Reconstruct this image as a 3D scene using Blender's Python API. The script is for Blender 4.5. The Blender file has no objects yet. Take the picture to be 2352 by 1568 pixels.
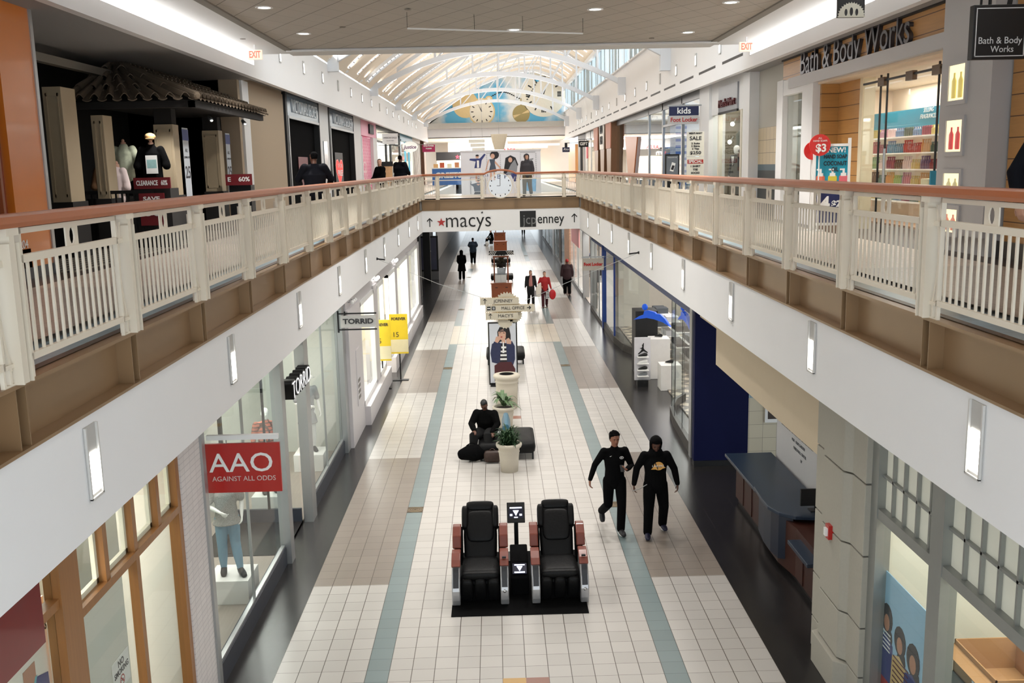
import bpy, bmesh, math, random
from mathutils import Vector, Matrix
random.seed(7)
PI = math.pi
scn = bpy.context.scene
COL = scn.collection

# ---------------------------------------------------------------- camera
cam_d = bpy.data.cameras.new('camera'); cam = bpy.data.objects.new('camera', cam_d); COL.objects.link(cam)
cam_d.sensor_fit = 'HORIZONTAL'; cam_d.sensor_width = 36.0; cam_d.lens = 36.0 * 2235.0 / 2352.0
cam_d.clip_start = 0.1; cam_d.clip_end = 500
CR, CD, CW = ([0.999593, -0.018092, -0.022063], [-0.024908, -0.176183, -0.984042], [0.013917, 0.984191, -0.176562])
cam.matrix_world = Matrix(((CR[0], -CD[0], -CW[0], 0), (CR[1], -CD[1], -CW[1], 0), (CR[2], -CD[2], -CW[2], 6.527), (0, 0, 0, 1)))
scn.camera = cam
# ---------------------------------------------------------------- world and exposure
scn.view_settings.view_transform = 'Standard'; scn.view_settings.look = 'None'
scn.view_settings.gamma = 1.0; scn.view_settings.use_curve_mapping = False
scn.view_settings.exposure = 0.74
w = bpy.data.worlds.new('sky'); scn.world = w; w.use_nodes = True
bg = w.node_tree.nodes['Background']; bg.inputs[0].default_value = (0.86, 0.94, 1.0, 1); bg.inputs[1].default_value = 1.5

def lamp(name, kind, loc, energy, color=(1, 1, 1), rot=(0, 0, 0), size=0.3, size_y=None, spot=None, label=None):
    d = bpy.data.lights.new(name, kind); d.energy = energy; d.color = color
    if kind == 'AREA':
        d.shape = 'RECTANGLE' if size_y else 'SQUARE'; d.size = size
        if size_y: d.size_y = size_y
    elif kind == 'SPOT':
        d.spot_size = spot or 2.4; d.spot_blend = 0.8; d.shadow_soft_size = size
    elif kind == 'POINT': d.shadow_soft_size = size
    o = bpy.data.objects.new(name, d); o.location = loc; o.rotation_euler = rot; COL.objects.link(o); return o
# ---------------------------------------------------------------- lamps of the place (fixtures are modelled further down), then added fill lights
WARM = (1.0, 0.965, 0.92); NEUT = (1.0, 0.98, 0.96)
DOWN = [(-3.86, 17.45), (-3.82, 20.75), (0.48, 20.81), (1.9, 18.36), (4.25, 17.89), (4.25, 21.77), (0.48, 14.2), (-2.0, 13.0), (3.0, 12.2), (-1.5, 9.0), (2.2, 8.0), (0.3, 4.0)]
for x, y in DOWN:
    lamp('downlight_lamp', 'SPOT', (x, y, 9.2), 350 if y > 16 else 80 if y > 11 else 70, WARM, size=0.12, spot=2.3)

for i in range(14):   # uplights of the twin spotlights on the upper bands
    lamp('vault_uplight', 'SPOT', (-5.35, 26.5 + 4.1 * i, 10.35), 9, WARM, (0, math.radians(180 + 38), 0), size=0.12, spot=2.6)
for i in range(7):
    lamp('vault_uplight', 'SPOT', (5.9, 28.5 + 8.2 * i, 10.7), 40, WARM, (0, math.radians(180 - 40), 0), size=0.12, spot=2.6)
for i in range(6):   # added fill lights without fixtures, brightening vault and hall from truss level
    lamp('vault_fill', 'AREA', (0.3, 29.0 + 10.3 * i, 10.3), 120, NEUT, (PI, 0, 0), size=7, size_y=8)
    lamp('hall_fill', 'AREA', (0.3, 29.0 + 10.3 * i, 10.2), 112, (1, .99, .98), (0, 0, 0), size=8, size_y=8)
# ---------------------------------------------------------------- materials
def lin(c):
    return tuple(((v / 255) / 12.92 if v / 255 <= 0.04045 else ((v / 255 + 0.055) / 1.055) ** 2.4) for v in c)
MATS = {}
def mat(name, rgb, rough=0.6, metal=0.0, var=0.06, scale=6.0, bump=0.0, emit=0.0, coat=0.0, spec=None):
    if name in MATS: return MATS[name]
    m = bpy.data.materials.new(name); m.use_nodes = True; nt = m.node_tree; b = nt.nodes['Principled BSDF']
    c = lin(rgb)
    tc = nt.nodes.new('ShaderNodeTexCoord'); n = nt.nodes.new('ShaderNodeTexNoise'); n.inputs['Scale'].default_value = scale; n.inputs['Detail'].default_value = 4
    nt.links.new(tc.outputs['Object'], n.inputs['Vector'])
    mx = nt.nodes.new('ShaderNodeMix'); mx.data_type = 'RGBA'
    mx.inputs[6].default_value = (*[v * (1 - var) for v in c], 1); mx.inputs[7].default_value = (*[min(1, v * (1 + var)) for v in c], 1)
    nt.links.new(n.outputs['Fac'], mx.inputs[0]); nt.links.new(mx.outputs[2], b.inputs['Base Color'])
    b.inputs['Roughness'].default_value = rough; b.inputs['Metallic'].default_value = metal
    if spec is not None: b.inputs['Specular IOR Level'].default_value = spec
    if coat: b.inputs['Coat Weight'].default_value = coat; b.inputs['Coat Roughness'].default_value = 0.08
    if bump:
        bp = nt.nodes.new('ShaderNodeBump'); bp.inputs['Strength'].default_value = bump; bp.inputs['Distance'].default_value = 0.01
        nt.links.new(n.outputs['Fac'], bp.inputs['Height']); nt.links.new(bp.outputs['Normal'], b.inputs['Normal'])
    if emit:
        nt.links.new(mx.outputs[2], b.inputs['Emission Color']); b.inputs['Emission Strength'].default_value = emit
    MATS[name] = m; return m
def math_node(nt, op, a, b=None, c=None):
    n = nt.nodes.new('ShaderNodeMath'); n.operation = op
    for i, v in enumerate((a, b, c)):
        if v is None: continue
        if isinstance(v, (int, float)): n.inputs[i].default_value = v
        else: nt.links.new(v, n.inputs[i])
    return n.outputs[0]
def grid_mat(name, rgb, line, T, g, axes='xy', off=(0, 0), rough=0.35, ang=None, var=0.05, linew2=None, patch=None, spec=0.5):
    """square or slanted tiles with joint lines, computed from world position"""
    if name in MATS: return MATS[name]
    m = bpy.data.materials.new(name); m.use_nodes = True; nt = m.node_tree; b = nt.nodes['Principled BSDF']
    tc = nt.nodes.new('ShaderNodeNewGeometry'); sp = nt.nodes.new('ShaderNodeSeparateXYZ'); nt.links.new(tc.outputs['Position'], sp.inputs[0])
    ax = {'x': sp.outputs[0], 'y': sp.outputs[1], 'z': sp.outputs[2]}
    u, v = ax[axes[0]], ax[axes[1]]
    if ang:
        a1, a2 = ang
        u2 = math_node(nt, 'ADD', math_node(nt, 'MULTIPLY', u, math.cos(a1)), math_node(nt, 'MULTIPLY', v, math.sin(a1)))
        v2 = math_node(nt, 'ADD', math_node(nt, 'MULTIPLY', u, math.cos(a2)), math_node(nt, 'MULTIPLY', v, math.sin(a2)))
        u, v = u2, v2
    Tx, Ty = T if isinstance(T, tuple) else (T, T)
    us = math_node(nt, 'DIVIDE', math_node(nt, 'SUBTRACT', u, off[0]), Tx); vs = math_node(nt, 'DIVIDE', math_node(nt, 'SUBTRACT', v, off[1]), Ty)
    def edge(s, gg):
        f = math_node(nt, 'FRACT', s); d = math_node(nt, 'ABSOLUTE', math_node(nt, 'SUBTRACT', f, 0.5))
        return math_node(nt, 'GREATER_THAN', d, 0.5 - gg)
    g1 = g / Tx / 2; g2 = (linew2 if linew2 is not None else g) / Ty / 2
    e = math_node(nt, 'MAXIMUM', edge(us, g1), edge(vs, g2))
    cb = nt.nodes.new('ShaderNodeCombineXYZ'); nt.links.new(math_node(nt, 'FLOOR', us), cb.inputs[0]); nt.links.new(math_node(nt, 'FLOOR', vs), cb.inputs[1])
    wn = nt.nodes.new('ShaderNodeTexWhiteNoise'); nt.links.new(cb.outputs[0], wn.inputs['Vector'])
    c = lin(rgb)
    mx = nt.nodes.new('ShaderNodeMix'); mx.data_type = 'RGBA'
    mx.inputs[6].default_value = (*[q * (1 - var) for q in c], 1); mx.inputs[7].default_value = (*[min(1, q * (1 + var)) for q in c], 1)
    nt.links.new(wn.outputs['Value'], mx.inputs[0])
    m2 = nt.nodes.new('ShaderNodeMix'); m2.data_type = 'RGBA'; m2.inputs[7].default_value = (*lin(line), 1)
    nt.links.new(e, m2.inputs[0]); nt.links.new(mx.outputs[2], m2.inputs[6]); nt.links.new(m2.outputs[2], b.inputs['Base Color'])
    b.inputs['Roughness'].default_value = rough; b.inputs['Specular IOR Level'].default_value = spec
    MATS[name] = m; return m
def glass(name='clear_glass', tint=(0.96, 0.985, 0.98), refl=0.10):
    if name in MATS: return MATS[name]
    m = bpy.data.materials.new(name); m.use_nodes = True; nt = m.node_tree; nt.nodes.clear()
    o = nt.nodes.new('ShaderNodeOutputMaterial'); t = nt.nodes.new('ShaderNodeBsdfTransparent'); t.inputs[0].default_value = (*tint, 1)
    g = nt.nodes.new('ShaderNodeBsdfGlossy'); g.inputs['Roughness'].default_value = 0.02; g.inputs[0].default_value = (1, 1, 1, 1)
    lw = nt.nodes.new('ShaderNodeLayerWeight'); lw.inputs[0].default_value = .5
    fc = math_node(nt, 'ADD', math_node(nt, 'MULTIPLY', math_node(nt, 'POWER', lw.outputs['Facing'], 4.0), refl * 2.2), refl * .25)
    mx = nt.nodes.new('ShaderNodeMixShader'); nt.links.new(fc, mx.inputs[0]); nt.links.new(t.outputs[0], mx.inputs[1]); nt.links.new(g.outputs[0], mx.inputs[2])
    nt.links.new(mx.outputs[0], o.inputs[0]); MATS[name] = m; return m
def wood_mat(name, rgb, plank=None, axis='z', rough=0.35, var=0.18, line=(60, 35, 15)):
    if name in MATS: return MATS[name]
    m = bpy.data.materials.new(name); m.use_nodes = True; nt = m.node_tree; b = nt.nodes['Principled BSDF']
    tc = nt.nodes.new('ShaderNodeNewGeometry'); mp = nt.nodes.new('ShaderNodeMapping'); nt.links.new(tc.outputs['Position'], mp.inputs[0])
    s = {'z': (2, 2, 30), 'y': (30, 1.5, 30), 'x': (1.5, 30, 30), 'v': (30, 30, 1.5)}[axis]; mp.inputs['Scale'].default_value = s
    n = nt.nodes.new('ShaderNodeTexNoise'); n.inputs['Scale'].default_value = 1.0; n.inputs['Detail'].default_value = 5; nt.links.new(mp.outputs[0], n.inputs['Vector'])
    c = lin(rgb); mx = nt.nodes.new('ShaderNodeMix'); mx.data_type = 'RGBA'
    mx.inputs[6].default_value = (*[v * (1 - var) for v in c], 1); mx.inputs[7].default_value = (*[min(1, v * (1 + var)) for v in c], 1)
    nt.links.new(n.outputs['Fac'], mx.inputs[0]); out = mx.outputs[2]
    if plank:
        sp = nt.nodes.new('ShaderNodeSeparateXYZ'); nt.links.new(tc.outputs['Position'], sp.inputs[0])
        f = math_node(nt, 'FRACT', math_node(nt, 'DIVIDE', sp.outputs[2], plank)); e = math_node(nt, 'LESS_THAN', f, 0.05)
        m2 = nt.nodes.new('ShaderNodeMix'); m2.data_type = 'RGBA'; m2.inputs[7].default_value = (*lin(line), 1); nt.links.new(e, m2.inputs[0]); nt.links.new(out, m2.inputs[6]); out = m2.outputs[2]
    nt.links.new(out, b.inputs['Base Color']); b.inputs['Roughness'].default_value = rough
    MATS[name] = m; return m
white = mat('white_paint', (226, 226, 226), 0.65, var=0.02)
offwhite = mat('cream_paint', (214, 200, 176), 0.6, var=0.03)
black = mat('black_matte', (14, 14, 15), 0.5)
blackf = mat('black_fabric', (10, 10, 11), 0.95, bump=0.3, scale=40, spec=0.08)
darkm = mat('dark_metal', (35, 35, 37), 0.4, 0.6)
alu = mat('brushed_aluminium', (176, 178, 178), 0.35, 0.7, var=0.03)
redp = mat('red_panel', (176, 28, 22), 0.35, coat=0.3)
whitep = mat('white_plastic', (236, 236, 234), 0.4, var=0.01)
navy = mat('navy', (24, 32, 72), 0.5)
glow = mat('lamp_glow', (255, 252, 246), 0.5, var=0, emit=6.0)
glowsoft = mat('lamp_glow_soft', (255, 250, 240), 0.5, var=0, emit=1.6)
railcream = mat('rail_cream_metal', (228, 218, 200), 0.4, var=0.03, scale=3)
beamb = mat('beam_brown', (150, 122, 90), 0.35, 0.25, var=0.05, scale=3)
railwood = wood_mat('handrail_wood', (168, 92, 46), None, 'y', 0.3, 0.12)
skin1 = mat('skin_tan', (150, 100, 78), 0.5, var=0.08, scale=12)
skin2 = mat('skin_brown', (96, 62, 48), 0.5, var=0.08, scale=12)
skin3 = mat('skin_light', (206, 158, 134), 0.5, var=0.06, scale=12)
hairb = mat('hair_black', (12, 10, 10), 0.95, bump=0.6, scale=60, spec=.1)
hairbr = mat('hair_brown', (56, 34, 24), 0.7, bump=0.5, scale=50)
G = glass(); Gm = glass('mirror_glass', (0.9, 0.94, 0.94), 0.2)

# ---------------------------------------------------------------- mesh helper
class MB:
    def __init__(s): s.v = []; s.f = []; s.m = []
    def _add(s, vs, fs, m=0):
        o = len(s.v); s.v += [tuple(v) for v in vs]; s.f += [tuple(i + o for i in f) for f in fs]; s.m += [m] * len(fs); return s
    def box(s, x0, x1, y0, y1, z0, z1, m=0):
        return s._add([(x0, y0, z0), (x1, y0, z0), (x1, y1, z0), (x0, y1, z0), (x0, y0, z1), (x1, y0, z1), (x1, y1, z1), (x0, y1, z1)],
                      [(0, 3, 2, 1), (4, 5, 6, 7), (0, 1, 5, 4), (1, 2, 6, 5), (2, 3, 7, 6), (3, 0, 4, 7)], m)
    def prism(s, pts, axis, a, b, m=0):
        n = len(pts)
        P = {'x': lambda p, t: (t, p[0], p[1]), 'y': lambda p, t: (p[0], t, p[1]), 'z': lambda p, t: (p[0], p[1], t)}[axis]
        vs = [P(p, a) for p in pts] + [P(p, b) for p in pts]
        return s._add(vs, [tuple(range(n)), tuple(range(2 * n - 1, n - 1, -1))] + [(i, i + n, (i + 1) % n + n, (i + 1) % n) for i in range(n)], m)
    def rings(s, rs, cap=True, m=0):
        n = len(rs[0]); vs = [p for r in rs for p in r]; fs = []
        for k in range(len(rs) - 1):
            for i in range(n):
                j = (i + 1) % n; fs.append((k * n + i, k * n + j, (k + 1) * n + j, (k + 1) * n + i))
        if cap: fs += [tuple(range(n - 1, -1, -1)), tuple(range((len(rs) - 1) * n, len(rs) * n))]
        return s._add(vs, fs, m)
    def lathe(s, prof, cx=0, cy=0, n=24, m=0, cap=True):
        return s.rings([[(cx + r * math.cos(2 * PI * i / n), cy + r * math.sin(2 * PI * i / n), z) for i in range(n)] for r, z in prof], cap, m)
    def etube(s, pts, rad, side=(1, 0, 0), n=10, m=0, round_ends=True):
        pts = [Vector(p) for p in pts]; rad = [(r, r) if not isinstance(r, (tuple, list)) else r for r in (rad if isinstance(rad, list) else [rad] * len(pts))]
        if round_ends:
            d0 = (pts[0] - pts[1]).normalized(); d1 = (pts[-1] - pts[-2]).normalized(); a = min(rad[0]); b = min(rad[-1])
            pts = [pts[0] + d0 * a * .85, pts[0] + d0 * a * .5] + pts + [pts[-1] + d1 * b * .5, pts[-1] + d1 * b * .85]
            k = lambda r, q: (r[0] * q, r[1] * q)
            rad = [k(rad[0], .45), k(rad[0], .85)] + rad + [k(rad[-1], .85), k(rad[-1], .45)]
        rs = []; sd = Vector(side).normalized()
        for i, p in enumerate(pts):
            t = (pts[min(i + 1, len(pts) - 1)] - pts[max(i - 1, 0)]).normalized()
            u = sd - t * sd.dot(t)
            if u.length < 0.05: u = Vector((0, 1, 0)) - t * t.y
            if u.length < 0.05: u = Vector((0, 0, 1)) - t * t.z
            u.normalize(); v = t.cross(u)
            rs.append([tuple(p + u * (rad[i][0] * math.cos(2 * PI * k / n)) + v * (rad[i][1] * math.sin(2 * PI * k / n))) for k in range(n)])
        return s.rings(rs, True, m)
    def tube(s, pts, r, n=8, m=0): return s.etube(pts, r if isinstance(r, list) else [r] * len(pts), n=n, m=m, round_ends=False)
    def ell(s, c, r, n=12, m=0, rot=None):
        rs = []
        K = max(6, n // 2 + 2)
        for k in range(K + 1):
            a = PI * (k + 0.02 if k == 0 else k - 0.02 if k == K else k) / K
            ring = [Vector((r[0] * math.sin(a) * math.cos(2 * PI * i / n), r[1] * math.sin(a) * math.sin(2 * PI * i / n), r[2] * math.cos(a))) for i in range(n)]
            if rot: ring = [rot @ q for q in ring]
            rs.append([tuple(q + Vector(c)) for q in ring])
        return s.rings(rs, True, m)
    def move(s, M): s.v = [tuple(M @ Vector(v)) for v in s.v]; return s
    def build(s, name, mats, parent=None, smooth=False, bevel=0, loc=None, kind=None, remesh=0, sm=3):
        me = bpy.data.meshes.new(name); me.from_pydata(s.v, [], s.f)
        mats = mats if isinstance(mats, (list, tuple)) else [mats]
        for q in mats: me.materials.append(q)
        me.polygons.foreach_set('material_index', s.m)
        b = bmesh.new(); b.from_mesh(me); bmesh.ops.recalc_face_normals(b, faces=b.faces); b.to_mesh(me); b.free()
        o = bpy.data.objects.new(name, me); COL.objects.link(o)
        if remesh:
            r = o.modifiers.new('r', 'REMESH'); r.mode = 'VOXEL'; r.voxel_size = remesh
            q = o.modifiers.new('s', 'SMOOTH'); q.iterations = sm; q.factor = 0.5
            dg = bpy.context.evaluated_depsgraph_get(); dg.update(); nm = bpy.data.meshes.new_from_object(o.evaluated_get(dg), depsgraph=dg)
            o.modifiers.clear(); o.data = nm; nm.name = name; bpy.data.meshes.remove(me); me = nm; smooth = True
            if not me.materials: me.materials.append(mats[0])
        if smooth: me.polygons.foreach_set('use_smooth', [True] * len(me.polygons)); me.update()
        if bevel:
            bv = o.modifiers.new('bevel', 'BEVEL'); bv.width = bevel; bv.segments = 2; bv.limit_method = 'ANGLE'
        if parent: o.parent = parent
        if loc: o.location = loc
        if kind: o['kind'] = kind
        return o
def BX(*a, **k): return MB().box(*a, **k)
def empty(name, loc=(0, 0, 0), rz=0):
    o = bpy.data.objects.new(name, None); o.empty_display_size = 0.2; COL.objects.link(o); o.location = loc; o.rotation_euler = (0, 0, rz); return o
def tag(o, label=None, cat=None, group=None, kind=None):
    if label: o['label'] = label
    if cat: o['category'] = cat
    if group: o['group'] = group
    if kind: o['kind'] = kind
    return o
def thing(name, label, cat, loc=(0, 0, 0), rz=0, group=None): return tag(empty(name, loc, rz), label, cat, group)
def struct(name, mb, m, parent=None, **k):
    o = mb.build(name, m, parent, **k)
    if not parent: o['kind'] = 'structure'
    return o
def copy_tree(o, parent=None):
    c = o.copy(); COL.objects.link(c)
    if parent: c.parent = parent
    for ch in list(o.children): copy_tree(ch, c)
    return c
ORD = ['first', 'second', 'third', 'fourth', 'fifth', 'sixth', 'seventh', 'eighth', 'ninth', 'tenth', 'eleventh', 'twelfth', 'thirteenth', 'fourteenth', 'fifteenth', 'sixteenth', 'seventeenth', 'eighteenth', 'nineteenth', 'twentieth', 'twenty-first', 'twenty-second', 'twenty-third', 'twenty-fourth']
FACE = {'S': (PI / 2, 0, 0), 'R': (PI / 2, 0, PI / 2), 'L': (PI / 2, 0, -PI / 2)}   # toward the viewer, from a left wall, from a right wall
def text(name, body, m, loc, face='S', size=0.2, ext=0.004, parent=None, width=None, align='CENTER', shear=0.0, bold=0.0, fontz=None):
    cu = bpy.data.curves.new(name, 'FONT'); cu.body = body; cu.size = size; cu.extrude = ext; cu.align_x = align; cu.align_y = 'CENTER'; cu.shear = shear; cu.offset = bold; cu.resolution_u = 3
    t = bpy.data.objects.new(name, cu); COL.objects.link(t)
    dg = bpy.context.evaluated_depsgraph_get(); dg.update(); me = bpy.data.meshes.new_from_object(t.evaluated_get(dg), depsgraph=dg)
    bpy.data.objects.remove(t); bpy.data.curves.remove(cu)
    if width:
        xs = [v.co.x for v in me.vertices]; k = width / (max(xs) - min(xs))
        for v in me.vertices: v.co.x *= k
    me.name = name; me.materials.clear(); me.materials.append(m)
    o = bpy.data.objects.new(name, me); COL.objects.link(o); o.location = loc; o.rotation_euler = FACE[face] if isinstance(face, str) else face
    if parent: o.parent = parent
    return o
def circ(u, v, ru, rv=None, n=16, a0=0, a1=2 * PI):
    rv = rv or ru; return [(u + ru * math.cos(a0 + (a1 - a0) * i / n), v + rv * math.sin(a0 + (a1 - a0) * i / n)) for i in range(n)]
def art(name, mats, polys, loc, face='S', parent=None, t=0.003, sc=1.0):
    """flat printed picture: layered thin shapes, u to the right, v up"""
    mb = MB()
    for i, (mi, pts) in enumerate(polys): mb.prism([(p[0] * sc, p[1] * sc) for p in pts], 'z', 0, t * (1 + i * 0.12), mi)
    o = mb.build(name, mats, parent); o.location = loc; o.rotation_euler = FACE[face] if isinstance(face, str) else face; return o
def R4(u0, v0, u1, v1): return [(u0, v0), (u1, v0), (u1, v1), (u0, v1)]
# ================================================================= SETTING
XL, XR = -3.28, 3.78; YB = 44.0; ZF = 5.2
X0 = -1.55; Y0 = 14.057; T = 0.3
# ---- lower floor: one slab surface with laid tile fields
GL = (78, 68, 60)
tk = dict(T=T, g=0.010, linew2=0.006, off=(X0, Y0), rough=0.28)
f_beige = grid_mat('floor_tile_beige', (190, 186, 181), GL, **tk)
f_pink = grid_mat('floor_tile_cream', (204, 195, 180), GL, **tk)
f_grey = grid_mat('floor_tile_grey', (140, 130, 121), GL, **tk)
f_blue = grid_mat('floor_tile_blue', (122, 137, 138), (80, 92, 92), **tk)
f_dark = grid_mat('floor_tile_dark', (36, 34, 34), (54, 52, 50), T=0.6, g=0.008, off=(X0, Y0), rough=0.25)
f_yel = mat('floor_tile_yellow', (196, 154, 84), 0.3); f_red = mat('floor_tile_red', (150, 104, 88), 0.3)
f_grate = mat('floor_inlay_bronze', (96, 78, 60), 0.4, 0.4)
mb = MB(); FM = [f_beige, f_pink, f_grey, f_blue, f_dark, f_yel, f_red]
def fr(x0, x1, y0, y1, m):
    mb._add([(x0, y0, 0), (x1, y0, 0), (x1, y1, 0), (x0, y1, 0)], [(0, 1, 2, 3)], m)
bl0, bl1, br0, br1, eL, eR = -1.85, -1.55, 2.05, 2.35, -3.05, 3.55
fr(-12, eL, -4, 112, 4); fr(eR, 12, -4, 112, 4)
cuts = [-4, 1.1, 8.0, 14.67, 21.57, 28.17, 35.07, 41.67, 48.57, 55.17, 62.07, 68.67, 75.5, 82.2, 89, 96, 112]
for i in range(len(cuts) - 1):
    a, b = cuts[i], cuts[i + 1]; m = 2 if i % 2 == 1 else 0
    fr(eL, bl0, a, b, m); fr(br1, eR, a, b, m)
seg = [(-4, 36.0), (40.5, 63.8), (68.1, 91), (95, 112)]; cr = [(36.0, 40.5), (63.8, 68.1), (91, 95)]
for a, b in seg:
    fr(bl0, bl1, a, b, 3); fr(br0, br1, a, b, 3)
    ys = sorted([a, b] + [v for k in range(9) for v in (11.36 + 13.5 * k, 11.66 + 13.5 * k) if a < v < b])
    for u, v in zip(ys[:-1], ys[1:]):
        if abs(v - u - 0.3) < 0.02:
            c = 0.25; fr(bl1, -0.35 + .3, u, v, 0); fr(-0.05, 0.25, u, v, 5); fr(0.25, 0.55, u, v, 6); fr(0.55, br0, u, v, 0)
        else: fr(bl1, br0, u, v, 0)
for a, b in cr:
    fr(bl0, br1, a, a + .12, 3); fr(bl0, br1, a + .12, b - .12, 1); fr(bl0, br1, b - .12, b, 3)
struct('floor', mb, FM)
n = 0
for k in range(5):
    y = 18.1 + 13.55 * k
    for x, sd in ((-1.7, 'left'), (2.2, 'right')):
        m2 = BX(x - .15, x + .15, y - .15, y + .15, 0.001, 0.006)
        o = m2.build('floor_inlay', f_grate); ring = MB()
        for r in (.035, .07, .105, .135): ring.lathe([(r, .006), (r + .005, .006), (r + .005, .009), (r, .009)], x, y, 24, cap=False)
        ring.build('ring_pattern', mat('inlay_brass', (190, 176, 140), .35, .5), o)
        tag(o, 'bronze square inlay with rings in the %s blue floor stripe, %s from the massage chairs' % (sd, ORD[k]), 'floor inlay', 'ringed inlays in the blue stripes')
# ---- balcony bands (white fascia under the upper railings)
bandm = mat('band_white', (240, 240, 241), 0.55, var=0.015, scale=1.5)
struct('wall_left_balcony', BX(XL - .25, XL, -4, YB, 3.72, 4.66), bandm)
struct('wall_right_balcony', BX(XR, XR + .25, -4, YB, 3.72, 4.66), bandm)
bw = struct('wall_end_balcony', BX(XL - .25, XR + .25, YB, YB + .25, 3.72, 4.66), bandm)
# slabs
slabm = mat('slab_soffit', (200, 198, 194), 0.8)
uk = dict(T=T, g=0.008, off=(XL, 0), rough=0.3)
u_beige = grid_mat('upper_tile_beige', (206, 192, 178), (150, 138, 126), **uk)
u_grey = grid_mat('upper_tile_grey', (178, 168, 158), (130, 120, 112), **uk)
u_blue = grid_mat('upper_tile_blue', (150, 172, 182), (110, 126, 132), **uk)
u_dark = mat('upper_edge_brown', (86, 68, 56), 0.4)
u_strip = mat('upper_store_strip', (64, 52, 46), 0.35)
def slab(side):
    m = MB(); s = 1 if side == 'right' else -1; e = XR if s > 0 else XL
    def q(a, b, y0, y1, mi): 
        x0, x1 = sorted((e + s * a, e + s * b)); z = ZF if a > .5 else 5.157; m._add([(x0, y0, z), (x1, y0, z), (x1, y1, z), (x0, y1, z)], [(0, 1, 2, 3)], mi)
    q(.09, .17, -4, 112, 0); q(.17, .56, -4, 112, 1)
    cs = [-4, 5.1, 11.9, 18.6, 25.4, 32, 38.8, 45.6, 60, 70, 80, 112]
    for i in range(len(cs) - 1): q(.55, 2.4, cs[i], cs[i + 1], 2 + i % 2)
    q(2.4, 8.5, -4, 112, 4)
    x0, x1 = sorted((e + s * .2, e + s * 8.5)); m.box(x0, x1, -4, 112, 3.75, 5.15, 5)
    return m
struct('floor_upper_left', slab('left'), [u_dark, u_blue, u_beige, u_grey, u_strip, slabm])
struct('floor_upper_right', slab('right'), [u_dark, u_blue, u_beige, u_grey, u_strip, slabm])
m = BX(XL - .1, XR + .1, YB + .2, 51.5, 3.75, ZF - .03, m=2)
m._add([(XL - .3, YB + .05, ZF), (XR + .3, YB + .05, ZF), (XR + .3, 51.5, ZF), (XL - .3, 51.5, ZF)], [(0, 1, 2, 3)], 0)
struct('floor_bridge', m, [u_beige, u_blue, slabm])
m = BX(XL - .3, XR + .3, 84, 112, 3.75, ZF, m=0); struct('floor_far_concourse', m, [u_beige])
m = MB().box(XL - .25, XL, 51.5, 84, 3.72, 5.2).box(XR, XR + .25, 51.5, 84, 3.72, 5.2).box(XL, XR, 51.4, 51.5, 3.72, 5.2).box(XL, XR, 84, 84.2, 3.72, 5.2)
struct('wall_far_balcony', m, bandm)
# ---- brown steel edge beams with stiffener plates
def beam(name, y0, y1, side, posts):
    s = 1 if side == 'right' else -1; e = XR if s > 0 else XL
    def bx(m, a, b, *r):
        x0, x1 = sorted((e + s * a, e + s * b)); return m.box(x0, x1, *r)
    m = MB(); bx(m, .13, .18, y0, y1, 4.68, 5.14); bx(m, -.02, .18, y0, y1, 4.665, 4.69); bx(m, -.02, .12, y0, y1, 5.12, 5.15)
    o = struct(name, m, beamb)
    for p in posts:
        for d in (-.07, .07):
            bx(MB(), -.005, .13, p + d - .006, p + d + .006, 4.69, 5.12).build('stiffener', beamb, o)
PL = [6.55 + 2.115 * k for k in range(-4, 18)]; PL = [p for p in PL if p < 43.6]
PR = [8.41 + 2.04 * k for k in range(-5, 18)]; PR = [p for p in PR if p < 43.6]
beam('trim_left_beam', -4, YB + .1, 'left', PL); beam('trim_right_beam', -4, YB + .1, 'right', PR)
o = struct('trim_end_beam', MB().box(XL, XR, YB + .12, YB + .17, 4.68, 5.14).box(XL, XR, YB - .02, YB + .18, 4.665, 4.69).box(XL, XR, YB - .02, YB + .3, 5.12, 5.15), beamb)
PB = [-2.55, -.4, .95, 3.1]
for p in PB:
    for d in (-.08, .08): BX(p + d - .008, p + d + .008, YB, YB + .12, 4.69, 5.12).build('stiffener', beamb, o)
# ---- upper storefront line, soffits and bands
XUL, XUR, WL, WR = -5.65, 6.2, -6.2, 6.6
ZS = 8.75
soff = mat('soffit_grey', (150, 149, 148), 0.8, var=0.02)
struct('ceiling_left_soffit', MB().box(-10.5, XUL - .15, -4, 24.6, ZS, ZS + .02).box(WL - .4, XUL - .15, 24.6, 86, ZS + .13, ZS + .15), soff)
struct('ceiling_right_soffit', MB().box(XUR + .15, 10.5, -4, 25.4, ZS, ZS + .02).box(XUR + .15, WR + .4, 25.4, 86, ZS + .13, ZS + .15), soff)
struct('wall_left_upper_band', MB().box(XUL - .15, XUL, 24.1, 86, ZS, 10.14), bandm)
struct('wall_left_lip', BX(XUL - .15, XUL, -4, 24.1, ZS, 9.04), bandm)
struct('wall_right_upper_band', MB().box(XUR, XUR + .15, 24.1, 86, ZS, 11.02), bandm)
struct('wall_right_lip', BX(XUR, XUR + .15, -4, 24.1, ZS, 9.04), bandm)
for k in range(20):
    y = 24.75 + 3.03 * k
    if y > 82: break
    o = BX(XUR - .004, XUR + .02, y, y + 2.2, 9.10, 9.17).build('air_slot', black)
    tag(o, 'long black air slot low on the right upper band, %s from the near end' % ORD[k], 'air vent', 'air slots along the right upper band')
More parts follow.
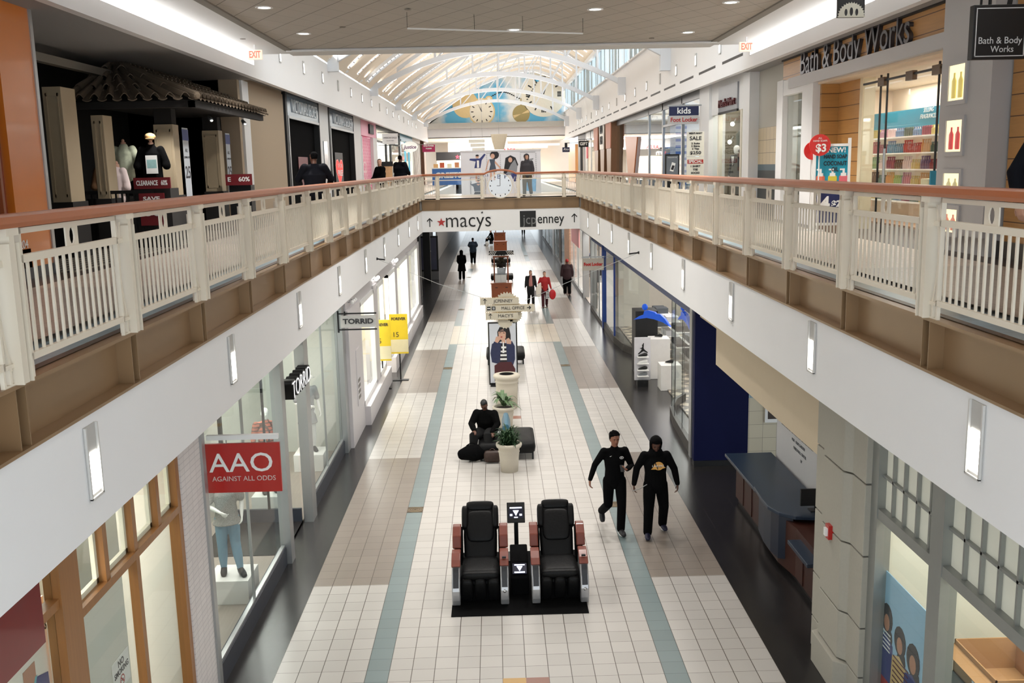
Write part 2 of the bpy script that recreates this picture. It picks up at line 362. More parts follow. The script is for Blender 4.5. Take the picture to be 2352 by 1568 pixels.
# coves: white trough with a luminous strip behind the lip
for s, e, nm in ((-1, XUL, 'left'), (1, XUR, 'right')):
    a, b = sorted((e + s * .15, e + s * 1.0)); m = MB().box(a, b, -4, 24.1, 9.0, 9.02); c, d = sorted((e + s * .98, e + s * 1.02)); m.box(c, d, -4, 24.1, 9.0, 9.7)
    m.box(a, b, -4, 24.1, 9.66, 9.7); m.box(min(a, e), max(b, e), 24.08, 24.1, 9.0, 9.7)
    struct('wall_%s_cove' % nm, m, white)
    a, b = sorted((e + s * .2, e + s * .95))
    o = BX(a, b, -3.5, 24.0, 9.045, 9.075).build('cove_lamp', mat('cove_glow', (255, 255, 255), .5, var=0, emit=5))
    tag(o, 'bright white strip of cove lighting behind the %s lip beside the low ceiling' % nm, 'cove light', 'cove light strips')
# ---- near flat ceiling
ctile = grid_mat('ceiling_tile', (178, 171, 160), (112, 106, 98), T=0.575, g=0.016, axes='xy', off=(0, .2), rough=0.9, ang=(PI / 6, -PI / 6), var=0.02, linew2=0.006)
struct('ceiling', MB().box(-4.72, 5.24, -4, 23.35, 9.30, 9.34), ctile)
cw = mat('ceiling_gypsum', (212, 211, 208), 0.7, var=0.01)
struct('ceiling_border', MB().box(XUL - .2, -4.72, -4, 24.1, 9.29, 9.6).box(5.24, XUR + .2, -4, 24.1, 9.29, 9.6).box(-4.72, 5.24, 23.35, 24.1, 9.27, 9.6).box(-4.72, 5.24, 23.3, 24.1, 9.24, 9.28), cw)
tdk = mat('ceiling_beam_shadow', (130, 124, 114), 0.8)  # edge strips of the tile field, beam shadow put into their colour
struct('trim_ceiling_shadow', MB().box(-4.76, -4.60, -4, 23.35, 9.27, 9.305).box(5.10, 5.28, -4, 23.35, 9.27, 9.305), tdk)
struct('ceiling_cap', MB().box(-8, 8.5, -4, 24.1, 9.72, 9.8), cw)
for k, (x, y) in enumerate(DOWN):
    if y < 12: continue
    t = thing('downlight', 'round recessed downlight in the low tiled ceiling, %s counting from the left' % ORD[k], 'ceiling light', (x, y, 9.3), group='round recessed ceiling downlights')
    MB().lathe([(.11, -.012), (.15, -.012), (.15, .01), (.11, .01)], cap=False).build('rim', whitep, t)
    MB().lathe([(.001, -.004), (.11, -.004)], cap=False).build('diffuser', glow, t)
for k, (x, y) in enumerate([(-2.9, 19.9), (-1.45, 17.9), (3.6, 22.6), (-5.2, 21.3), (.05, 20.9)]):
    tag(MB().lathe([(.001, -.01), (.06, -.012), (.06, .0)], x, y, 14, cap=False).build('sprinkler_cover', mat('sprinkler', (120, 112, 100), .6), loc=(0, 0, 9.296)), 'small flat sprinkler cover in the low ceiling, %s counted along the ceiling' % ORD[k], 'sprinkler', 'sprinkler covers in the low ceiling')
rod = thing('hanging_rail', 'thin white suspended lighting rail just under the low ceiling', 'lighting rail', (0, 0, 0))
MB().tube([(-1.5, 18.27, 9.02), (1.77, 19.44, 9.02)], .016).build('rail', whitep, rod)
for x, y in ((-1.5, 18.27), (1.77, 19.44), (-.3, 18.7), (.6, 19.02)): MB().tube([(x, y, 9.02), (x, y, 9.3)], .004, 5).build('wire', darkm, rod)
# exit signs
exr = mat('exit_red', (222, 120, 100), .5, emit=.5)
exw = mat('exit_face', (240, 226, 206), .5, var=0.01, emit=.35)
for x, y, nm in ((-5.2, 22.3, 'left'), (5.76, 22.7, 'right')):
    t = thing('exit_sign', 'cream EXIT sign with red letters hanging at the %s edge of the low ceiling' % nm, 'exit sign', (x, y, 9.29))
    BX(-.16, .16, -.03, .03, -.32, -.11).build('housing', exw, t, bevel=.006); BX(-.02, .02, -.02, .02, -.11, 0).build('stem', white, t)
    text('lettering', 'EXIT', exr, (0, -.034, -.215), 'S', .2, .002, t, width=.25, bold=.006)
# ---- vault
prof = [(-5.65, 10.2), (-5.1, 10.75), (-4.3, 11.35), (-3.3, 12.0), (-2.2, 12.7), (-1, 13.35), (.5, 13.95), (2, 14.35), (3.5, 14.45), (5, 13.95), (6.2, 13.15)]
def pz(x):
    for (a, za), (b, zb) in zip(prof[:-1], prof[1:]):
        if a <= x <= b: return za + (zb - za) * (x - a) / (b - a)
    return prof[0][1] if x < prof[0][0] else prof[-1][1]
vault = grid_mat('vault_cream', (240, 226, 206), (188, 172, 152), T=(2.92, 40.0), g=0.05, axes='yx', off=(24.1, -20), rough=0.8, var=0.02)
m = MB(); xs = [-5.65 + 11.85 * i / 32 for i in range(33)]
m.rings([[(x, y, pz(x)) for x in xs] + [(x, y, pz(x) + .15) for x in reversed(xs)] for y in (24.1, 55, 86)], True)
struct('ceiling_vault', m, vault, smooth=False)
skyw = glass('sky_glass', (0.95, 0.99, 1.0), 0.05)
# clerestory
wt = mat('clerestory_white', (206, 216, 222), 0.5)
k = 0; y = 24.3
while y < 85:
    k += 1; y1 = y + 5.6
    o = struct('window_%d' % k, MB().box(XUR + .02, XUR + .1, y, y1, 11.02, 11.1).box(XUR + .02, XUR + .1, y, y1, 13.0, 13.2).box(XUR - .02, XUR + .14, y, y + .12, 11.02, 13.15), wt)
    fm = MB(); q = y + .12
    while q < y1 - .1:
        fm.box(XUR + .03, XUR + .07, q, q + .05, 11.1, 13.05); q += .46
    fm.build('window_frame', wt, o); BX(XUR + .045, XUR + .05, y + .1, y1, 11.1, 13.05).build('pane', skyw, o)
    bm_ = MB(); q = y + .3
    while q < y1 - .3:
        if random.random() < .5: bm_.box(XUR + .075, XUR + .085, q, q + .34, 11.1, 13.05)
        q += .46
    bm_.build('blind', mat('blind_fabric', (205, 196, 186), .8), o)
    y = y1
struct('trim_roof_edge', BX(XUR - .22, XUR - .02, 24.1, 86, 12.85, 13.1), white)
struct('trim_sill', BX(XUR - .12, XUR + .15, 24.1, 86, 11.0, 11.06), white)
# louvred strips following the vault
comb = mat('louvre_white', (240, 242, 245), .4, emit=.5, var=0)
combd = mat('louvre_slot', (140, 139, 138), .7)
truss_y = [34.9, 46.6, 58.2, 69.9, 81.5]
def strip(y0, y1, nm, k, wide):
    t = thing('louvred_strip', 'white louvred light strip curving over the vault, %s from the near end' % ORD[k], 'skylight strip', (0, 0, 0), group='louvred strips on the vault')
    m = MB(); xx = [-5.45 + 11.3 * i / 40 for i in range(41)]
    m.rings([[(x, y0, pz(x) - .06), (x, y1, pz(x) - .06), (x, y1, pz(x) - .02), (x, y0, pz(x) - .02)] for x in xx]); m.build('diffuser', comb, t)
    s = MB(); nn = 66
    for i in range(nn):
        x = -5.4 + 11.2 * i / nn; z = pz(x) - .1; s.box(x, x + .016, y0 + .01, y1 - .01, z + .02, z + .06)
    s.build('louvre_grille', combd, t)
    if wide:
        f = MB(); f.rings([[(x, y0 - .1, pz(x) - .14), (x, y0, pz(x) - .14), (x, y0, pz(x) - .0), (x, y0 - .1, pz(x) - .0)] for x in xx]); f.rings([[(x, y1, pz(x) - .14), (x, y1 + .1, pz(x) - .14), (x, y1 + .1, pz(x)), (x, y1, pz(x))] for x in xx]); f.build('frame', white, t)
k = 0
for ty in [23.2] + truss_y:
    for dy, wd in ((3.3, .3), (5.9, .2), (8.6, .75)):
        if ty + dy + wd > 85.5 or ty + dy < 24.4: continue
        strip(ty + dy, ty + dy + wd, '', k, wd > .5); k += 1
# trusses: arched bottom chord, upper chord, verticals and diagonals
trm = mat('truss_white', (226, 230, 236), .45, var=.01)
def bz(x):
    u = (x - .27) / 5.93; return 10.15 + 1.7 * max(0, (1 - u * u))
for k, ty in enumerate(truss_y):
    t = thing('roof_truss', 'white arched steel roof truss under the vault, %s from the near end' % ORD[k], 'roof truss', (0, 0, 0), group='arched trusses under the vault')
    xx = [-5.66 + 11.86 * i / 28 for i in range(29)]
    MB().rings([[(x, ty - .11, bz(x) - .12), (x, ty + .11, bz(x) - .12), (x, ty + .11, bz(x) + .12), (x, ty - .11, bz(x) + .12)] for x in xx]).build('bottom_chord', trm, t)
    MB().rings([[(x, ty - .09, pz(x) - .32), (x, ty + .09, pz(x) - .32), (x, ty + .09, pz(x) - .14), (x, ty - .09, pz(x) - .14)] for x in xx[3:]]).build('top_chord', trm, t)
    for i in range(1, 7):
        x = -4.1 + 1.5 * i; MB().tube([(x, ty, bz(x)), (x, ty, pz(x) - .2)], .055, 6).build('web_post', trm, t)
        if i < 6: MB().tube([(x, ty, bz(x)), (x + 1.5, ty, pz(x + 1.5) - .2)], .04, 6).build('web_brace', trm, t)
    BX(XUL, XUL + .35, ty - .16, ty + .16, 9.9, 10.5).build('bearing', trm, t); BX(XUR - .35, XUR, ty - .16, ty + .16, 9.7, 10.5).build('bearing', trm, t)
# spot lamps on spring line
k = 0
for i in range(14):
    y = 26.5 + 4.1 * i; t = thing('spot_lamp', 'small white twin spotlight on top of the left upper band, %s from the near end' % ORD[k], 'spotlight', (XUL - .05, y, 10.14), group='spotlights on the left upper band'); k += 1
    BX(-.03, .03, -.03, .03, 0, .12).build('bracket', white, t)
    for d in (-.1, .1): MB().etube([(0, d, .12), (.16, d, .2)], [.07, .075], round_ends=False).build('lamp_head', whitep, t)
# ---- end mural wall above beam
sky = bpy.data.materials.new('mural_sky'); sky.use_nodes = True; nt = sky.node_tree; b = nt.nodes['Principled BSDF']
g_ = nt.nodes.new('ShaderNodeNewGeometry'); nn = nt.nodes.new('ShaderNodeTexNoise'); nn.inputs['Scale'].default_value = .38; nn.inputs['Detail'].default_value = 5; nt.links.new(g_.outputs['Position'], nn.inputs['Vector'])
cr_ = nt.nodes.new('ShaderNodeValToRGB'); e = cr_.color_ramp.elements; e[0].position = .42; e[0].color = (*lin((104, 184, 222)), 1); e[1].position = .56; e[1].color = (*lin((232, 234, 232)), 1)
nt.links.new(nn.outputs['Fac'], cr_.inputs[0]); nt.links.new(cr_.outputs[0], b.inputs['Base Color']); b.inputs['Roughness'].default_value = .8
ym = 86.0
o = struct('wall_end_mural', MB().prism([(-5.65, 10.3)] + [(x, pz(x)) for x in xs] + [(6.2, 10.3)], 'y', ym, ym + .2), sky)
gold = mat('mural_gold', (226, 200, 146), .5); cream = mat('mural_cream', (236, 230, 214), .6); ink = mat('mural_ink', (30, 34, 38), .6); brass = mat('mural_brass', (168, 150, 96), .4); tq = mat('mural_turquoise', (70, 170, 214), .5)
def dial(name, x, z, r, ticks, rimw=.12, hands=((2.0, .7), (1.75, .45)), big=False):
    P = [(0 if not big else 1, circ(0, 0, r, n=40)), (1, circ(0, 0, r - rimw, n=40))]
    for i in range(12):
        a = 2 * PI * i / 12; d = (math.cos(a), math.sin(a)); q = (-d[1], d[0]); r0 = r * .62; r1 = r * .8; wd = r * (.035 if not big else .03)
        for off in ((0,) if not big or i % 3 else (-2.6, 0, 2.6)):
            c = off * wd; P.append((2, [(d[0] * r0 + q[0] * (c - wd), d[1] * r0 + q[1] * (c - wd)), (d[0] * r1 + q[0] * (c - wd), d[1] * r1 + q[1] * (c - wd)), (d[0] * r1 + q[0] * (c + wd), d[1] * r1 + q[1] * (c + wd)), (d[0] * r0 + q[0] * (c + wd), d[1] * r0 + q[1] * (c + wd))]))
    for a, l in hands:
        d = (math.cos(a), math.sin(a)); q = (-d[1] * .04, d[0] * .04); P.append((2, [(q[0], q[1]), (d[0] * l * r, d[1] * l * r), (-q[0], -q[1])]))
    art(name, [gold, cream, ink], P, (x, ym - .01, z), 'S', o)
art('painted_gold_disc', [gold], [(0, circ(0, 0, 1.1, 1.15, 30))], (-2.35, ym - .008, 11.9), 'S', o)
dial('painted_pocket_watch', -.95, 11.25, 1.15, 12)
art('painted_crown', [gold, cream], [(0, circ(0, 0, .3, .22)), (1, circ(0, 0, .15, .1))], (-.3, ym - .03, 12.35), 'S', o)
dial('painted_clock_face', 4.4, 12.6, 1.9, 12, rimw=.05, hands=((1.2, .9),), big=True)
art('painted_pendulum', [brass, gold], [(0, circ(0, 0, .75, n=30)), (1, [(0, 0), (-.7, -.1), (-.62, -.35)]), (1, [(0, 0), (.7, .1), (.62, .35)]), (0, R4(-.05, .7, .05, 1.3))], (2.45, ym - .01, 11.0), 'S', o)
ch = []
for i in range(16):
    u = i * .16; v = .35 * math.sin(i * .25); ch.append((0, circ(u, v, .09, .05, 8)))
art('painted_chain', [ink], ch, (-.1, ym - .02, 12.5), 'S', o)
ch = [(0, circ(i * .1, i * .17, .08, .05, 8)) for i in range(14)]
art('painted_fob', [ink, tq], ch + [(1, circ(.9, 1.7, .22, .25, 12))], (3.0, ym - .04, 12.2), 'S', o)
struct('trim_mural_beam', BX(-5.6, 6.1, 85.3, 86.2, 9.88, 10.32), mat('beam_grey', (196, 194, 188), .6))
struct('wall_end_bulkhead', MB().box(-5.65, 6.2, 86.0, 86.3, 9.1, 9.9), bandm)
struct('ceiling_far', MB().box(-7, 7, 86, 112, 9.1, 9.15), mat('far_ceiling', (206, 200, 190), .8))
# far concourse walls
struct('wall_end_far', MB().box(-8, 8, 104, 104.3, 3.7, 9.2), mat('far_wall', (196, 184, 170), .8, scale=1))
struct('wall_end_far_upper', MB().box(-4.6, 1.4, 100, 100.3, 8.0, 9.1).box(1.4, 6.6, 99, 99.3, 8.55, 8.75), bandm)
t = tag(BX(1.5, 5.4, 99.4, 99.6, 8.35, 8.75).build('cove_lamp', glow), 'far bright cove light strip above the hoarding, right side', 'cove light')
lamp('far_lamp', 'AREA', (0, 94, 9.0), 2500, NEUT, size=8, size_y=10)
# ================================================================= RAILINGS
def make_bay(L, glass_bay=False):
    t = empty('railing_bay')
    m = MB().box(-.06, .06, -.035, .035, 0, 1.04).box(-.075, .075, -.075, -.06, 0, .95).box(-.075, .075, .06, .075, 0, .95)
    m.box(-.07, .07, -.085, .085, 1.0, 1.05); m.build('post', railcream, t)
    for s in (-1, 1):
        b = MB(); pts = [(0, s * (.10 + .075 * math.sin(PI * i / 12)), .10 + .88 * i / 12) for i in range(13)]
        b.rings([[(p[0] - .012, p[1] - .014, p[2]), (p[0] + .012, p[1] - .014, p[2]), (p[0] + .012, p[1] + .014, p[2]), (p[0] - .012, p[1] + .014, p[2])] for p in pts]); b.build('bowed_bar', railcream, t)
        f = MB(); a, c = sorted((s * .07, s * .21)); f.box(-.015, .015, a, c, 0, .015).box(-.015, .015, s * .205 - .012, s * .205 + .012, 0, .13).box(-.015, .015, s * .12 - .012, s * .12 + .012, .0, .13).build('foot_bracket', railcream, t)
    a, b = .19, L - .19
    f = MB().box(-.02, .02, a, b, 1.0, 1.04).box(-.02, .02, a, b, .80, .855).box(-.02, .02, a, b, .12, .17)
    f.box(-.02, .02, a, a + .025, .12, 1.04).box(-.02, .02, b - .025, b, .12, 1.04).box(-.02, .02, .05, a, .80, .84).box(-.02, .02, b, L - .05, .80, .84)
    f.box(-.02, .02, .05, a, .12, .15).box(-.02, .02, b, L - .05, .12, .15); f.build('frame', railcream, t)
    c = L / 2; n = 12; hole = [(c + .045 * math.cos(2 * PI * i / n), .93 + .066 * math.sin(2 * PI * i / n)) for i in range(n)]
    out = []
    for i in range(n):
        an = 2 * PI * i / n; out.append((c + max(-.11, min(.11, .2 * math.cos(an))), .93 + max(-.075, min(.075, .16 * math.sin(an)))))
    rm = MB(); rm.rings([[(x, p[0], p[1]) for p in ring] for x, ring in ((-.006, out), (.006, out), (.006, hole), (-.006, hole), (-.006, out))], cap=False); rm.build('oval_ornament', railcream, t)
    if not glass_bay:
        s = MB(); k = 15
        for i in range(1, k): y = a + (b - a) * i / k; s.box(-.009, .009, y - .011, y + .011, .16, .81)
        s.build('balusters', railcream, t)
    return t
def place_bays(posts, x, side, L):
    proto = make_bay(L)
    for k, p in enumerate(posts):
        t = proto if k == 0 else copy_tree(proto)
        t.location = (x, p, 5.15)
        vis = k
        tag(t, 'cream metal railing bay of thin bars on the %s balcony, %s from the near end' % (side, ORD[min(vis, 23)]), 'railing', '%s balcony railing bays' % side)
place_bays(PL[2:], XL + .0, 'left', 2.115); place_bays(PR[3:], XR, 'right', 2.04)
def handrail(name, pts, label):
    rs = []
    pts = [Vector(p) for p in pts]
    for i, p in enumerate(pts):
        d = (pts[min(i + 1, len(pts) - 1)] - pts[max(i - 1, 0)]); d.z = 0; d.normalize(); q = Vector((-d.y, d.x, 0))
        sec = [(-.075, .0), (-.085, .03), (-.08, .075), (-.05, .09), (.05, .09), (.08, .075), (.085, .03), (.075, 0)]
        rs.append([tuple(p + q * a + Vector((0, 0, b))) for a, b in sec])
    return tag(MB().rings(rs).build(name, railwood), label, 'handrail')
handrail('handrail', [(XL, -1, 6.2), (XL, 20, 6.2), (XL, YB, 6.2)], 'long brown wooden handrail on top of the left balcony railing')
handrail('handrail', [(XR, -1, 6.2), (XR, 20, 6.2), (XR, YB, 6.2)], 'long brown wooden handrail on top of the right balcony railing')
pts = [(XL, YB, 6.2)] + [(-.45 + 1.4 * i / 12, YB, 6.2 + .16 * math.sin(PI * i / 12) ** .7 if 0 < i < 12 else 6.2) for i in range(13)] + [(XR, YB, 6.2)]
handrail('handrail', pts, 'wooden handrail across the far bridge, bulging up over the round clock panel')
# bridge railing: glazed bays with a clock ornament
t = thing('bridge_railing', 'cream railing with clear panels and a round clock ornament across the far bridge', 'railing', (0, YB, 5.15))
for x in (XL + .05, -2.55, -.55, 1.05, 3.1, XR - .05):
    MB().box(x - .05, x + .05, -.04, .04, 0, 1.05).box(x - .09, x - .075, -.04, .04, 0, .95).box(x + .075, x + .09, -.04, .04, 0, .95).build('post', railcream, t)
for a, b in ((XL + .1, -2.6), (-2.5, -.6), (1.1, 3.05), (3.15, XR - .1)):
    MB().box(a, b, -.02, .02, 1.0, 1.04).box(a, b, -.02, .02, .83, .87).box(a, b, -.02, .02, .12, .16).box(a, a + .03, -.02, .02, .0, 1.0).box(b - .03, b, -.02, .02, 0, 1.0).build('frame', railcream, t)
    if b - a > 1: BX(a + .03, b - .03, -.004, .004, .16, .83).build('pane', G, t)
    else:
        s = MB(); q = a + .1
        while q < b - .05: s.box(q, q + .018, -.01, .01, .16, .83); q += .1
        s.build('balusters', railcream, t)
ck = MB().rings([[(.25 + r * math.cos(2 * PI * i / 36), y, .56 + r * math.sin(2 * PI * i / 36)) for i in range(36)] for r, y in ((.52, -.03), (.56, -.03), (.56, .03), (.52, .03), (.52, -.03))], cap=False)
ck.build('clock_rim', railcream, t, smooth=False)
MB().rings([[(.25 + r * math.cos(2 * PI * i / 36), y, .56 + r * math.sin(2 * PI * i / 36)) for i in range(36)] for r, y in ((.001, 0), (.52, 0), (.52, .006), (.001, .006))], cap=False).build('clock_glass', glass('clock_pale_glass', (.92, .95, .96), .25), t)
cd = MB()
for i in range(12):
    a = 2 * PI * i / 12; cd.box(.25 + .44 * math.cos(a) - .02, .25 + .44 * math.cos(a) + .02, -.012, -.004, .56 + .44 * math.sin(a) - .03, .56 + .44 * math.sin(a) + .03)
cd.box(.24, .26, -.012, -.004, .56, .98).box(.1, .25, -.012, -.004, .55, .57); cd.build('clock_numerals', darkm, t)
sc_ = MB()
for s in (-1, 1):
    for q in (.62, .75):
        sc_.tube([(.25 + s * (q + .05 * math.sin(i * .9)), 0, .1 + .85 * i / 8) for i in range(9)], .012, 6)
sc_.build('scrolls', railcream, t)
# ---- recessed slot lights on the white bands
def slot(x, y, z0, z1, side, label, group, wd=.2, frac=.62, lit=True):
    s = 1 if side == 'left' else -1
    t = thing('wall_light', label, 'wall light', (x, y, z0), group=group)
    a, b = sorted((0, s * .012)); h = z1 - z0
    m = MB().box(a, b, -wd / 2 - .01, wd / 2 + .01, 0, h); m.build('back_plate', mat('light_plate', (186, 184, 180), .6), t)
    c, d = sorted((s * .012, s * .02)); MB().box(c, d, -wd / 2 + .02, wd / 2 - .02, .03, h * frac).build('diffuser', glow if lit else mat('light_off', (200, 200, 198), .5), t)
    e, f = sorted((s * .012, s * .03)); MB().box(e, f, -wd / 2 - .02, -wd / 2, -.01, h).box(e, f, wd / 2, wd / 2 + .02, -.01, h).box(e, f, -wd / 2 - .02, wd / 2 + .02, -.02, 0).build('trim', mat('light_trim', (206, 204, 200), .5), t)
for k in range(9): slot(XL, 7.56 + 4.2 * k, 4.0, 4.58, 'left', 'lit slot light recessed in the left white balcony band, %s from the near end' % ORD[k], 'slot lights on the left balcony band')
for k in range(9): slot(XR, 7.4 + 4.04 * k, 4.02, 4.62, 'right', 'lit slot light recessed in the right white balcony band, %s from the near end' % ORD[k], 'slot lights on the right balcony band')
for k in range(15): slot(XUL, 27.0 + 3.28 * k, 9.42, 9.78, 'left', 'narrow slot light on the left upper band, %s from the low ceiling' % ORD[k], 'slot lights on the left upper band', .16, .8, k % 4 != 3)
for k in range(15): slot(XUR, 27.2 + 3.22 * k, 9.42, 9.78, 'right', 'narrow slot light on the right upper band, %s from the low ceiling' % ORD[k], 'slot lights on the right upper band', .16, .8, k % 4 != 3)
# ================================================================= SIGNS ON THE END BAND
t = thing('direction_sign', 'black lettering with red star and up arrow on the end balcony band', 'sign', (-1.55, YB, 4.2))
def arrow(parent, x, z, m=black, s=1.0, y=-.01):
    A = [(-.02, -.2), (.02, -.2), (.02, .12), (.11, .03), (.13, .07), (0, .2), (-.13, .07), (-.11, .03), (-.02, .12)]
    o = MB().prism([(x + a * s, z + b * s) for a, b in A], 'y', y - .006, y + .004).build('arrow', m, parent); return o
arrow(t, -1.4, -.05)
st = [(.2 * (1 if i % 2 == 0 else .42) * math.cos(PI / 2 + PI * i / 5), .2 * (1 if i % 2 == 0 else .42) * math.sin(PI / 2 + PI * i / 5)) for i in range(10)]
MB().prism([(-.88 + a, -.06 + b) for a, b in st], 'y', -.02, 0).build('star', redp, t)
text('lettering', 'macys', black, (.33, -.012, .0), 'S', .95, .005, t, width=2.02, bold=-.004)
MB().prism([(.96 + a * .32, .34 + b * .32) for a, b in st], 'y', -.02, 0).build('star', black, t)
t = thing('direction_sign', 'lettering half on a black square with up arrow on the end balcony band', 'sign', (2.2, YB, 4.27))
BX(-1.1, -.38, -.012, 0, -.42, .3).build('square', black, t)
lg = mat('letter_grey', (120, 120, 120), .5)
text('lettering', 'jcp', lg, (-.66, -.018, -.10), 'S', .62, .004, t, width=.6)
text('lettering', 'enney', black, (.28, -.012, -.08), 'S', .62, .004, t, width=1.2, bold=.004)
arrow(t, 1.35, -.06)
# ================================================================= LOWER LEFT STOREFRONTS  (plane x = -3.68)
LS = -3.68
wd = wood_mat('shop_wood', (152, 104, 58), None, 'v', .35, .2)
gyp = mat('shop_white', (226, 222, 212), .7, var=.015)
palegreen = mat('shop_pale', (206, 208, 200), .7, var=.02)
shopfl = wood_mat('shop_grey_wood', (150, 140, 130), None, 'y', .4, .15)
def shell(nm, side, e, y0, y1, depth, z0, z1, wm, fm, cm=None, emit_lamp=None, col=NEUT, back=None):
    """the room behind a storefront: floor, back and side walls, ceiling"""
    s = -1 if side == 'left' else 1
    a, b = sorted((e, e + s * depth)); m = MB()
    c, d = sorted((e + s * depth, e + s * (depth + .1)))
    m.box(c, d, y0 - .05, y1 + .05, z0, z1, 0); m.box(a, b, y0 - .05, y0, z0, z1, 0); m.box(a, b, y1, y1 + .05, z0, z1, 0)
    m.box(a, b, y0, y1, z0, z0 + .04, 1); m.box(a, b, y0, y1, z1, z1 + .04, 2)
    o = struct(nm, m, [wm, fm, cm or gyp])
    if emit_lamp: lamp('shop_lamp', 'AREA', (e + s * depth * .5, (y0 + y1) / 2, z1 - .03), emit_lamp, col, size=depth * .6, size_y=(y1 - y0) * .8)
    return o
# header above every lower-left storefront
struct('wall_left_header', MB().box(LS - .1, LS, -4, 10.7, 3.45, 3.78).box(LS - .1, LS, 11.5, 44, 3.4, 3.78), mat('header_dark', (90, 90, 90), .6))
# wood framed window shop
shell('wall_left_wood_shop', 'left', LS - .05, 4.5, 10.62, 1.6, 0, 3.5, gyp, wood_mat('shop_oak_floor', (176, 140, 96), None, 'y', .4), None, 110, (1, .95, .86))
o = struct('window_21', MB().box(LS - .12, LS + .02, 7.60, 7.96, 0, 3.6).box(LS - .1, LS + .02, 10.55, 10.66, 0, 3.6), wd)
fm = MB()
for y in (8.57, 9.28, 9.98): fm.box(LS - .08, LS + .01, y - .045, y + .045, 2.84, 3.6)
fm.box(LS - .08, LS + .02, 7.96, 10.55, 2.76, 2.84).box(LS - .08, LS + .01, 9.25, 9.34, 0, 2.76).box(LS - .08, LS + .01, 7.96, 10.55, 0, .35)
fm.build('window_frame', wd, o)
fm = MB()
for a, b in ((7.96, 8.525), (8.615, 9.235), (9.325, 9.935), (10.025, 10.55)):
    fm.box(LS - .1, LS - .06, a, a + .05, 2.84, 3.5).box(LS - .1, LS - .06, b - .05, b, 2.84, 3.5).box(LS - .1, LS - .06, a, b, 2.84, 2.89)
fm.box(LS - .1, LS - .06, 7.96, 10.55, 2.72, 2.78).build('inner_frame', mat('window_cream', (240, 236, 218), .5), o)
BX(LS - .045, LS - .04, 7.96, 10.55, .3, 3.5).build('pane', G, o)
o = struct('window_22', MB().box(LS - .1, LS, 7.27, 7.6, 3.02, 3.1), wd)
BX(LS - .055, LS - .05, 4.5, 7.6, 0, 3.5).build('pane', G, o)
struct('wall_left_shop_panel', MB().box(LS - .5, LS - .44, 8.0, 9.95, .2, 3.5).box(LS - .9, LS - .84, 9.8, 10.5, .2, 3.5).box(LS - 1.2, LS - .84, 9.55, 9.75, .2, 3.5), mat('display_panel', (218, 218, 208), .75, var=.02))
t = tag(BX(LS - .02, LS + .03, 4.6, 7.25, 2.9, 3.5).build('red_banner', mat('deep_red_panel', (120, 22, 22), .3, coat=.4)), 'deep red glossy panel behind the lower left shop window, bottom left corner', 'panel')
pw = mat('poster_paper', (226, 220, 206), .6); psk = mat('print_skin', (176, 124, 96), .6, var=.1); pbl = mat('print_blue', (52, 62, 120), .6); ptq = mat('print_teal', (96, 170, 176), .6); prd = mat('print_red', (170, 44, 40), .6); pdk = mat('print_dark', (34, 32, 38), .6); pwh = mat('print_white', (238, 238, 236), .6); pgr = mat('print_grey', (140, 144, 150), .6); pst = mat('print_stripe', (206, 176, 120), .6); psk2 = mat('print_skin_pale', (214, 170, 148), .6)
t = thing('shop_poster', 'white poster with black script lettering and a blue jersey in the wood-framed shop', 'poster', (LS - .16, 7.36, 2.36))
BX(-.01, 0, -.42, .3, -1.0, .75).build('sheet', pw, t)
text('lettering', 'Mitchell & Ness', pdk, (.003, .02, .5), 'R', .13, .001, t, width=.56, shear=.4)
art('jersey_print', [psk, pbl, ptq, pwh], [(0, R4(-.1, 0, .1, .3)), (1, [(-.32, -.6), (.32, -.6), (.3, .1), (.1, .16), (0, -.02), (-.1, .16), (-.3, .1)]), (2, [(-.12, .17), (0, -.02), (.12, .17), (.08, .17), (0, .04), (-.08, .17)]), (3, R4(-.2, -.25, .2, -.15))], (.002, -.06, 0), 'R', t, .002)
t = thing('shop_poster', 'tall poster of legs and a teal garment above the script poster, lower left shop', 'poster', (LS - .16, 7.42, 3.05))
BX(-.01, 0, -.2, .18, .0, .4).build('sheet', pw, t)
art('figure_print', [psk, ptq], [(0, R4(-.14, 0, -.05, .36)), (1, [(.02, .02), (.1, .05), (.12, .38), (-.02, .38)])], (.002, 0, 0), 'R', t, .002)
t = thing('no_smoking_sign', 'small NO SMOKING notice on the pale panel behind the wood-framed window', 'sign', (LS - .435, 9.68, 1.38))
BX(0, .006, -.22, .22, -.24, .12).build('plate', pwh, t)
text('lettering', 'NO', pdk, (.008, 0, .05), 'R', .1, .001, t, bold=.002); text('lettering', 'SMOKING', pdk, (.008, 0, -.04), 'R', .09, .001, t, width=.38, bold=.002)
art('prohibition_ring', [prd, pwh, pdk], [(0, circ(0, 0, .06)), (1, circ(0, 0, .045)), (2, R4(-.035, -.008, .03, .008)), (0, [(-.045, .03), (-.03, .045), (.045, -.03), (.03, -.045)])], (.008, 0, -.15), 'R', t, .001)
# white brick pilaster
brickw = grid_mat('painted_brick', (222, 216, 214), (200, 194, 194), T=(.2, .07), g=.01, axes='yz', rough=.8, var=.03)
struct('wall_left_pilaster', MB().box(LS - .5, LS + .04, 10.66, 11.4, 0, 3.75), brickw)
struct('trim_left_pilaster', MB().box(LS - .05, LS + .07, 11.4, 11.52, 0, 3.75), alu)
